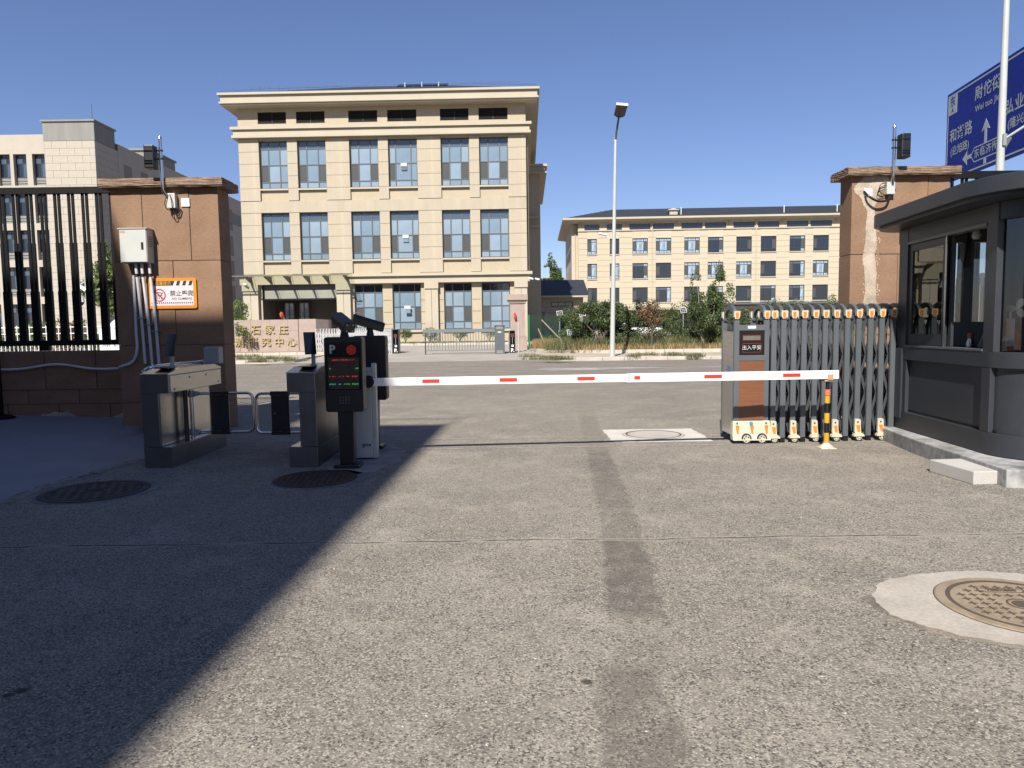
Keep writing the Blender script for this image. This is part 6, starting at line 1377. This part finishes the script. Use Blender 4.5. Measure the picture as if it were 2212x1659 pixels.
# green wire fence with props
gf = thing('wire_fence', 'green posted wire mesh fence before the annex garden', 'fence', (1.03, 41.3, .3))
M_gpost = mat('green_post', (.01, .18, .06), .5)
for x in (0, 2.6, 5.2, 7.8): b = MB(); b.box(x - .05, -.04, 0, x + .05, .04, 1.95); b.build('post', M_gpost, gf)
b = MB()
for i in range(66): b.box(.05 + i * .12, -.005, .1, .058 + i * .12, .0, 1.85)
for i in range(12): b.box(0, -.009, .1 + i * .16, 7.8, -.005, .108 + i * .16)
b.build('mesh_wire', M_gpost, gf, kind='stuff')
for k, (xa, za, xb, zb_) in enumerate(((.75, 1.95, 3.0, .2), (.55, 1.45, 1.7, .1))):
    b = MB(); b.cyl((1.0 + xa, 41.1 - k * .1, za), (1.0 + xb - .6, 40.9, zb_), .045, n=6); tag(b.build('timber_prop', M_barkp), ('long pale timber prop leaning on the green fence post' if k == 0 else 'short pale timber prop low behind the green fence post'), 'timber prop')

# ---------------------------------------------------------------- planting
def stem(*pts, r0=.05, r1=.015): return (list(pts), r0, r1)
for k, (x, r_) in enumerate(((-7.55, .62), (-5.8, .75), (-3.68, .68), (-1.56, .62))):
    lab = ('round clipped shrub beside the end of the stainless gate', 'fullest round clipped shrub at the left end of the railing arm', 'round clipped shrub seen through the middle of the railing arm', 'sparser round clipped shrub left of the grey barrier box')[k]
    tree('round_shrub', lab, (x, 50.8, .5), [stem((0, 0, 0), (.02, 0, .35), r0=.03), stem((0, 0, .1), (.15, .05, .5), r0=.02), stem((0, 0, .1), (-.15, 0, .5), r0=.02)], [(0, 0, .72, r_ * .92, r_ * .8, r_ * .62), (.1, 0, .6, r_ * .7, r_ * .7, r_ * .5)], 1500 if k != 3 else 800, .085, L_green if k != 3 else L_mixed, group='clipped shrubs at the foot of the cream building', cat='shrub')
yb_ = 37.6
q = P(1188, 548, 108)
tree('poplar_tree', 'conical green tree rising behind the low annex roof', (q.x, 108, .4), [stem((0, 0, 0), (0, 0, 10), r0=.2, r1=.03)], [(0, 0, 11.4, .45, .4, 1.1), (.15, 0, 10.3, 1.0, .8, 1.2), (-.3, 0, 9.3, 1.5, 1.2, 1.3), (.5, 0, 8.3, 1.9, 1.5, 1.4), (-.8, 0, 8.0, 1.6, 1.5, 1.2), (1.2, 0, 9.0, .7, .8, 1.3), (-.3, 0, 6.6, 2.1, 2, 1.8), (.4, 0, 5, 2.3, 2.2, 2.0)], 20000, .34, L_green)
def T(px, py, Y): return P(px, py, Y)
# broad drooping peach tree left and right of the lamp post
c_ = T(1302, 760, 38.5)
tree('peach_tree', 'broad peach tree with drooping dark leaves around the lamp post foot', (c_.x, 38.5, .28), [stem((0, 0, 0), (-.05, 0, .35), (-.1, 0, .6), r0=.11, r1=.09), stem((-.1, 0, .5), (-.5, 0, .95), (-1.0, .1, 1.5), r0=.07), stem((-.1, 0, .55), (.35, -.1, 1.1), (.9, 0, 1.8), r0=.07), stem((-.1, 0, .6), (0, .1, 1.4), (.1, 0, 2.4), r0=.06)],
     [(-1.25, 0, 1.75, .62, .6, .55), (-.75, -.1, 2.15, .65, .6, .5), (-.2, .1, 2.0, .7, .7, .6), (.35, 0, 2.15, .65, .7, .55), (.95, -.1, 1.9, .7, .6, .6), (1.35, 0, 1.55, .5, .5, .45), (-1.45, 0, 1.25, .4, .4, .4), (.0, -.2, 1.55, .8, .5, .4)], 13000, .13, L_dark, droop=.75)
c_ = T(1408, 760, 37.5)
tree('plum_tree', 'reddish brown leaved young tree with a blue painted trunk right of the lamp post', (c_.x, 37.5, .28), [stem((0, 0, .5), (0, 0, 1.0), (.05, 0, 1.6), r0=.05, r1=.04), stem((0, 0, 1.0), (-.3, 0, 1.6), (-.45, 0, 2.0), r0=.03), stem((0, 0, 1.0), (.3, 0, 1.5), (.5, 0, 2.0), r0=.03)], [(0, 0, 1.75, .55, .5, .55), (-.35, 0, 1.95, .45, .4, .4), (.35, 0, 1.85, .4, .4, .45), (.05, 0, 2.3, .4, .4, .35)], 2100, .11, L_red)
b = MB(); b.cyl((0, 0, 0), (0, 0, .52), .06, .055, n=8); b.build('painted_trunk', mat('blue_trunk_wrap', (.06, .12, .15), .8), bpy.data.objects['plum_tree'])
for px, top, Y, w, lab, n in ((1507, 600, 38.0, .5, 'slender pale trunked peach tree left of the folding gate, shorter of the pair', 8000), (1556, 583, 38.8, .58, 'slender pale trunked peach tree left of the folding gate, taller of the pair', 12000)):
    base = T(1520, 760, Y); tp = T(px, top, Y); dx = tp.x - base.x; H_ = tp.z - .28
    bl = []
    rr = random.Random(px)
    for i in range(9):
        t = i / 8; z = 1.1 + (H_ - 1.2) * t; ww = 1.25 * w * (1.05 - .75 * t ** 1.5) * rr.uniform(.75, 1.15); bl.append((dx * (.4 + .6 * t) + rr.uniform(-.18, .18), rr.uniform(-.3, .3), z, max(ww, .3), max(ww, .3), (H_ - 1.2) / 8 * 1.6))
    if px == 1556: bl += [(dx - .45, 0, 2.6, .35, .35, .9), (dx + .5, 0, 2.7, .35, .35, .9), (dx + .75, 0, 1.8, .35, .35, .5)]
    tree('peach_tree', lab, (base.x, Y, .28), [stem((0, 0, 0), (dx * .15, 0, .5), (dx * .5, 0, 1.3), (dx, 0, H_ - .4), r0=.075, r1=.015), stem((dx * .1, 0, .3), (dx * .3 + (.25 if px > 1530 else -.1), 0, 1.0), (dx * .8, 0, 2.0), r0=.055)], bl, n, .12, L_green if px > 1530 else L_dark, M_barkp, droop=.6)
for px, py, Y, bl, n, sz, lm, lab in (
        (1655, 700, 38.5, [(0, 0, 1.2, .9, .7, .55), (.6, 0, 1.0, .7, .6, .6), (-.55, 0, 1.3, .6, .6, .5)], 3000, .12, L_green, 'dense green shrub behind the head of the folding gate'),
        (1720, 690, 38.5, [(0, 0, 1.55, .75, .5, .42), (.5, 0, 1.4, .5, .5, .4), (0, 0, .9, .7, .5, .5)], 1500, .11, L_red, 'brownish red shrub showing above the orange gate caps'),
        (1783, 665, 38.0, [(0, 0, 1.6, .55, .5, .7), (.35, 0, 2.3, .3, .3, .6), (-.3, 0, 1.3, .5, .4, .5)], 2400, .11, L_fresh, 'bright green young tree against the right brown pillar'),
        (1260, 735, 39.5, [(0, 0, .85, .75, .6, .75), (.3, 0, 1.1, .5, .5, .5)], 2600, .1, L_dark, 'dark rounded bush below the left side of the peach tree'),
        (1225, 745, 39.8, [(0, 0, .7, .35, .35, .7)], 900, .09, L_green, 'narrow upright bush at the left end of the planting'),
        (1345, 735, 39.8, [(0, 0, .8, .95, .6, .75), (-.8, 0, .9, .6, .5, .5)], 3000, .1, L_green, 'green bush behind the lamp post foot'),
        (1455, 725, 39.5, [(0, 0, 1.0, .9, .6, .8), (.7, 0, .95, .7, .5, .6), (-.6, 0, 1.3, .5, .4, .5)], 3800, .1, L_dark, 'leafy creeper covered bush between the plum tree and the slender trees'),
        (1388, 700, 40.5, [(0, 0, 1.7, .55, .5, .5), (-.2, 0, 2.4, .28, .3, .45)], 1300, .12, L_dark, 'upright green sapling behind the reddish plum tree'),
        (1440, 690, 41.0, [(0, 0, 1.8, .5, .4, .5), (-.6, 0, 1.6, .5, .4, .45)], 1200, .1, L_fresh, 'yellow green feathery shrub above the creeper bush'),
        (1205, 742, 43.5, [(0, 0, .5, 1.0, .5, .35), (1.0, 0, .5, .8, .5, .35), (-.8, 0, .45, .6, .5, .3)], 2600, .08, L_fresh, 'low clipped hedge before the annex windows'),
        (1580, 730, 39.5, [(0, 0, .9, .8, .6, .7), (.6, 0, .7, .6, .6, .6)], 2400, .11, L_dark, 'dark bush behind the pair of slender trees')):
    q = T(px, py, Y); tree('bush', lab, (q.x, Y, .27), None, bl, n, sz, lm, group='bushes in the roadside planting', cat='bush')
rb = random.Random(21)
for k in range(11):
    px = 1250 + k * 52 + rb.uniform(-14, 14); Y = 40.6 + rb.uniform(-.5, .6); q = T(px, 720, Y); h_ = rb.uniform(1.0, 1.5); w_b = rb.uniform(.9, 1.25)
    names = ('beside the timber prop', 'behind the drooping peach tree', 'low behind the lamp post', 'right behind the lamp post', 'between lamp post and plum tree', 'behind the plum tree trunk', 'right of the plum tree', 'left of the slender tree pair', 'between the slender trees', 'right of the slender trees', 'behind the left end of the gate head')
    tree('bush', 'unclipped bush in the planting, back row, ' + names[k], (q.x, Y, .27), None, [(0, 0, h_, w_b, .7, h_), (.5 * w_b, -.1, h_ * .8, .6 * w_b, .6, h_ * .8), (-.5 * w_b, .1, h_ * 1.2, .5 * w_b, .5, h_ * .6), (.1, -1.6, .5, w_b * .9, .6, .5), (-.6, -1.9, .35, w_b * .6, .5, .4)], 6500, .105, rb.choice([L_dark, L_green, L_dark, L_mixed, L_fresh]), group='bushes in the roadside planting', cat='bush')
# dry grass and weeds
pts = [(random.uniform(2.3, 20), random.uniform(36.9, 38.4), .29) for _ in range(420)]; pts = [p for p in pts if not (p[0] < 3.2 and p[1] < 38.3)]
o = put('dry_grass', tuft_mesh('dry_grass', pts, 6000, .3, L_dry, .14, .012)); o['kind'] = 'stuff'; tag(o, 'tall dry brown grass along the planting bed', 'grass')
pts = [(random.uniform(2.0, 20), random.uniform(37.5, 40), .29) for _ in range(300)]
o = put('weeds', tuft_mesh('weeds', pts, 9000, .6, L_mixed, .16, .014)); o['kind'] = 'stuff'; tag(o, 'green and brown weeds under the roadside trees', 'grass')
pts = [(random.uniform(1.4, 3.2), random.uniform(40.6, 42.5), .29) for _ in range(80)]
o = put('dry_grass', tuft_mesh('dry_grass', pts, 3500, .5, L_dry, .14, .012)); o['kind'] = 'stuff'; tag(o, 'dry grass at the foot of the green fence post', 'grass')
pts = []
for px, py, k, w in ((1180, 776, 26, .8), (1205, 777, 30, .5), (1150, 771, 10, 1.0), (1395, 768, 16, .7), (1460, 768, 24, .45), (1503, 770, 20, .4), (1600, 768, 10, .4), (1370, 771, 12, .4), (545, 776, 26, 1.2), (590, 776, 30, 1.3), (560, 782, 24, .8), (625, 779, 16, .5), (530, 771, 18, 1.0)):
    q = G(px, py, .14)
    for _ in range(k): pts.append((q.x + random.gauss(0, w * .5), q.y + random.gauss(0, .2), .13))
o = put('weeds', tuft_mesh('weeds', pts, 5200, .17, L_mixed, .09, .01)); o['kind'] = 'stuff'; tag(o, 'small weeds growing between the kerb stones', 'grass')
pts = [(random.uniform(-8.2, 2), random.uniform(50.2, 50.8), .5) for _ in range(260)]
o = put('grass_strip', tuft_mesh('grass_strip', pts, 5000, .13, L_mixed, .1, .012)); o['kind'] = 'stuff'; tag(o, 'thin grass strip at the foot of the cream building', 'grass')
# vine over the left end of the stone sign wall
q = T(527, 722, 43.3); tree('vine', 'small leafy vine hanging over the left end of the lettered stone wall', (q.x, 43.3, .25), [stem((.5, 0, -.0), (.3, 0, .6), (.45, 0, 1.0), (.1, 0, 1.4), r0=.025, r1=.01), stem((-.3, 0, 0), (-.2, 0, .7), (0, 0, 1.3), r0=.02, r1=.01)], [(-.2, 0, 1.25, .55, .3, .4), (.2, 0, 1.05, .3, .3, .22), (-.4, 0, 1.6, .2, .2, .3)], 900, .1, L_fresh, cat='vine')
# solar garden lamps on stakes
for px, py, Y, w, lab in ((1282, 715 - 17, 39.0, .0, 'small square solar garden lamp highest above the peach tree'), (1232, 718, 39.3, 0, 'small dark solar garden lamp left of the peach tree crown'), (1209, 683 + 29, 42, 0, 'pale edged solar garden lamp on a grey stake before the annex window'), (1258, 699, 39.6, 0, 'tilted solar garden lamp at the top left of the peach tree'), (1476, 718, 40, 0, 'pale solar garden lamp behind the slender tree')):
    py_ = {1282: 682, 1232: 718, 1209: 677, 1258: 667 + 10, 1476: 670}[px]
    q = T(px, py_, Y); t = thing('solar_lamp', lab, 'solar lamp', (q.x, Y, .28), group='solar garden lamps in the planting')
    b = MB(); b.cyl((0, 0, 0), (0, 0, q.z - .28), .03, n=6); b.build('stake', M_grayt, t); b = MB(); b.T = Matrix.Translation((0, 0, q.z - .28)) @ Matrix.Rotation(R(62), 4, 'X') @ Matrix.Rotation(R(8), 4, 'Z'); b.box(-.17, -.17, -.02, .17, .17, .01); b.build('frame', M_white, t)
    b = MB(); b.T = Matrix.Translation((0, 0, q.z - .28)) @ Matrix.Rotation(R(62), 4, 'X') @ Matrix.Rotation(R(8), 4, 'Z')
    for i in range(3):
        for j in range(3): b.box(-.155 + i * .105, -.155 + j * .105, .0105, -.06 + i * .105, -.06 + j * .105, .014)
    b.build('solar_cell', mat('solar_cell_blue', (.01, .02, .06), .15), t)
# parked car behind the bushes
def car(label, x, y, z, rz, m):
    t = thing('parked_car', label, 'car', (x, y, z), rz)
    b = MB(); b.prism([(-2.1, .35), (2.1, .35), (2.15, .6), (2.05, .85), (1.25, .95), (.6, 1.42), (-.9, 1.45), (-1.6, 1.0), (-2.1, .9)], -.85, .85, 'y'); b.build('body', m, t, bevel=.06)
    b = MB(); b.prism([(1.12, .96), (.55, 1.36), (-.85, 1.39), (-1.4, 1.0)], -.86, .86, 'y'); b.build('window', M_gld, t)
    for x_ in (-1.3, 1.35):
        for y_ in (-.86, .66): b = MB(); b.cyl((x_, y_, .33), (x_, y_ + .2, .33), .33, n=20); o = b.build('wheel', M_tyre, t); b = MB(); b.cyl((x_, y_ - .005, .33), (x_, y_ + .205, .33), .19, n=16); b.build('rim', M_grayt, o)
q = T(1470, 690, 62); car('dark car parked before the pale dormitory behind the bushes', q.x, 62, .45, R(6), mat('car_dark', (.03, .03, .035), .25))
q = T(1405, 700, 60); car('white car parked before the pale dormitory, mostly hidden by bushes', q.x - 1, 60, .45, R(3), M_white)

# ---------------------------------------------------------------- things seen through the left fence
wf = thing('picket_fence', 'white metal picket fence across the street behind the black fence', 'fence', (-32, 41.3, .27))
pk = MB().cyl((0, 0, 0), (0, 0, 1.75), .022, n=6).mesh('picket', [M_white])
for i in range(62): put('picket', pk, wf, (i * .24, 0, 0))
for z in (.2, 1.25, 1.62): b = MB(); b.box(0, -.02, z, 14.8, .02, z + .05); b.build('rail', M_white, wf)
def TX(px, py, Y): return T(px, py, Y)
q = TX(222, 590, 36)
tree('plane_tree', 'bright leafed young tree seen through the right part of the black fence', (q.x, 36, .15), [stem((0, 0, 0), (.05, 0, 1.6), (0, 0, 3.6), r0=.07, r1=.02), stem((0, 0, 1.5), (.5, 0, 2.6), r0=.03)], [(0, 0, 5.3, .45, .5, .8), (-.15, 0, 4.4, .95, .8, .8), (.45, 0, 4.0, .8, .8, .8), (-.75, 0, 3.6, .7, .6, .5), (.2, 0, 3.2, 1.0, .8, .6), (.6, 0, 2.7, .6, .6, .5)], 5200, .2, L_fresh)
q = TX(268, 640, 36)
tree('plane_tree', 'thin young tree beside the left edge of the brown gate pillar', (q.x, 36.5, .15), [stem((0, 0, 0), (0, 0, 3.0), r0=.05, r1=.02)], [(0, 0, 3.6, .5, .5, .6), (0, 0, 2.6, .45, .5, .7), (.1, 0, 1.7, .4, .4, .5)], 1400, .18, L_fresh)
for k, (px, Y, h_, w, lm, lab) in enumerate(((28, 43, 1.6, 1.2, L_green, 'green bush behind the picket fence at the far left'), (62, 43, 2.2, 1.3, L_fresh, 'light green bush second from the left behind the picket fence'), (105, 44, 2.4, 1.3, L_mixed, 'tall loose bush in the middle behind the picket fence'), (140, 43, 2.0, 1.0, L_red, 'reddish bush behind the picket fence'), (165, 44, 2.3, 1.1, L_dark, 'dark bush right of the reddish one behind the picket fence'), (262, 42, 1.3, .9, L_red, 'brownish bush low beside the brown gate pillar'), (200, 43, 1.3, .9, L_green, 'low green bush behind the white hoarding'))):
    q = TX(px, 700, Y); tree('bush', lab, (q.x, Y, .2), None, [(0, 0, h_ * .45, w * .8, w * .6, h_ * .45), (w * .4, 0, h_ * .7, w * .5, w * .5, h_ * .35), (-w * .4, 0, h_ * .6, w * .5, w * .5, h_ * .3)], 2600, .13, lm, group='bushes behind the left fence', cat='bush')
for px, Y in ((515, 47), (519, 49)):
    q = TX(px, 700, Y); tree('bush', 'leafy bush between the brown pillar and the cream building' if px == 515 else 'taller bush close to the corner of the cream building', (q.x, Y, .3), [stem((0, 0, 0), (0, 0, 2.2), r0=.04)], [(0, 0, 2.6, .7, .6, .8), (.2, 0, 1.6, .6, .6, .7)], 1500, .14, L_fresh, group='bushes between the pillar and the cream building', cat='bush')
q0, q1 = TX(212, 700, 30), TX(282, 700, 30)
hd = thing('hoarding', 'low white printed hoarding across the street seen through the black fence', 'hoarding', (q0.x, 30, 0)); W_ = q1.x - q0.x
for k in range(4): b = MB(); b.box(k * W_ / 4 + .01, 0, .1, (k + 1) * W_ / 4 - .01, .05, 1.72); b.build('board', M_white, hd)
b = MB()
for k in range(5): b.cyl((k * W_ / 4, .08, 0), (k * W_ / 4, .08, 1.75), .03, n=6)
b.build('post', M_grayt, hd, kind='stuff')
b = MB(); rr = random.Random(3)
for k in range(16): x = .1 + k * (W_ - .2) / 16; b.box(x, -.004, .95, x + .04, 0, .98 + rr.uniform(0, .1)); b.box(x, -.004, .75, x + .05, 0, .77)
b.build('print', M_gateg, hd, kind='stuff')
q = TX(262, 700, 31); b = MB(); b.add([(-.7, 0, 1.75), (.7, 0, 1.75), (.0, 0, 2.35), (-.7, 1, 1.75), (.7, 1, 1.75), (0, 1, 2.35)], [(0, 1, 2), (3, 5, 4), (0, 2, 5, 3), (1, 4, 5, 2), (0, 3, 4, 1)]); b.T = None
t = thing('tent', 'small white gabled tent top above the hoarding', 'tent', (q.x, 31, 0)); b.build('canopy', M_white, t); b = MB()
for x in (-.65, .65): b.cyl((x, .1, 0), (x, .1, 1.76), .03, n=6)
b.build('leg', M_grayt, t, kind='stuff')
q = TX(175, 650, 30); cp = thing('camera_mast', 'white mast with a dome camera seen between the black fence bars', 'camera', (q.x, 30, 0))
b = MB(); b.cyl((.25, 0, 0), (.25, 0, 4.3), .05, n=8).cyl((.25, 0, 3.7), (0, 0, 3.55), .03, n=6); b.build('mast', M_pole, cp); b = MB(); b.cyl((0, 0, q.z - .05), (0, 0, q.z + .2), .14, .1, n=14); b.build('dome_housing', M_white, cp)
b = MB(); b.lathe([(.12, -.05), (.11, -.12), (.06, -.18), (0, -.2)], (0, 0, q.z), n=14); b.build('dome', M_gloss, cp); b = MB(); b.T = Matrix.Translation((.1, 0, q.z + .55)) @ Matrix.Rotation(R(35), 4, 'Y'); b.box(-.28, -.1, -.06, .2, .1, .06); b.build('camera', M_white, cp)
q = TX(221, 540, 32)
# distant townscape seen past the right fence through the booth
ht = thing('distant_apartment_block', 'hazy grey apartment block far behind the booth windows', 'building', (183, 300, 0)); b = MB()
for k, (x, w, h_) in enumerate(((0, 14, 17), (16, 10, 22), (30, 14, 18), (-18, 12, 14))): b.box(x, 0, 0, x + w, 12, h_)
b.build('wall', M_greyr, ht, kind='stuff')
b = MB()
for k, (x, w, h_) in enumerate(((0, 14, 17), (16, 10, 22), (30, 14, 18), (-18, 12, 14))):
    for i in range(int(w / 2)):
        for j in range(int(h_ / 3)): b.box(x + .4 + i * 2, -.05, .8 + j * 3, x + 1.5 + i * 2, 0, 2.3 + j * 3)
b.build('window', M_gld, ht, kind='stuff')
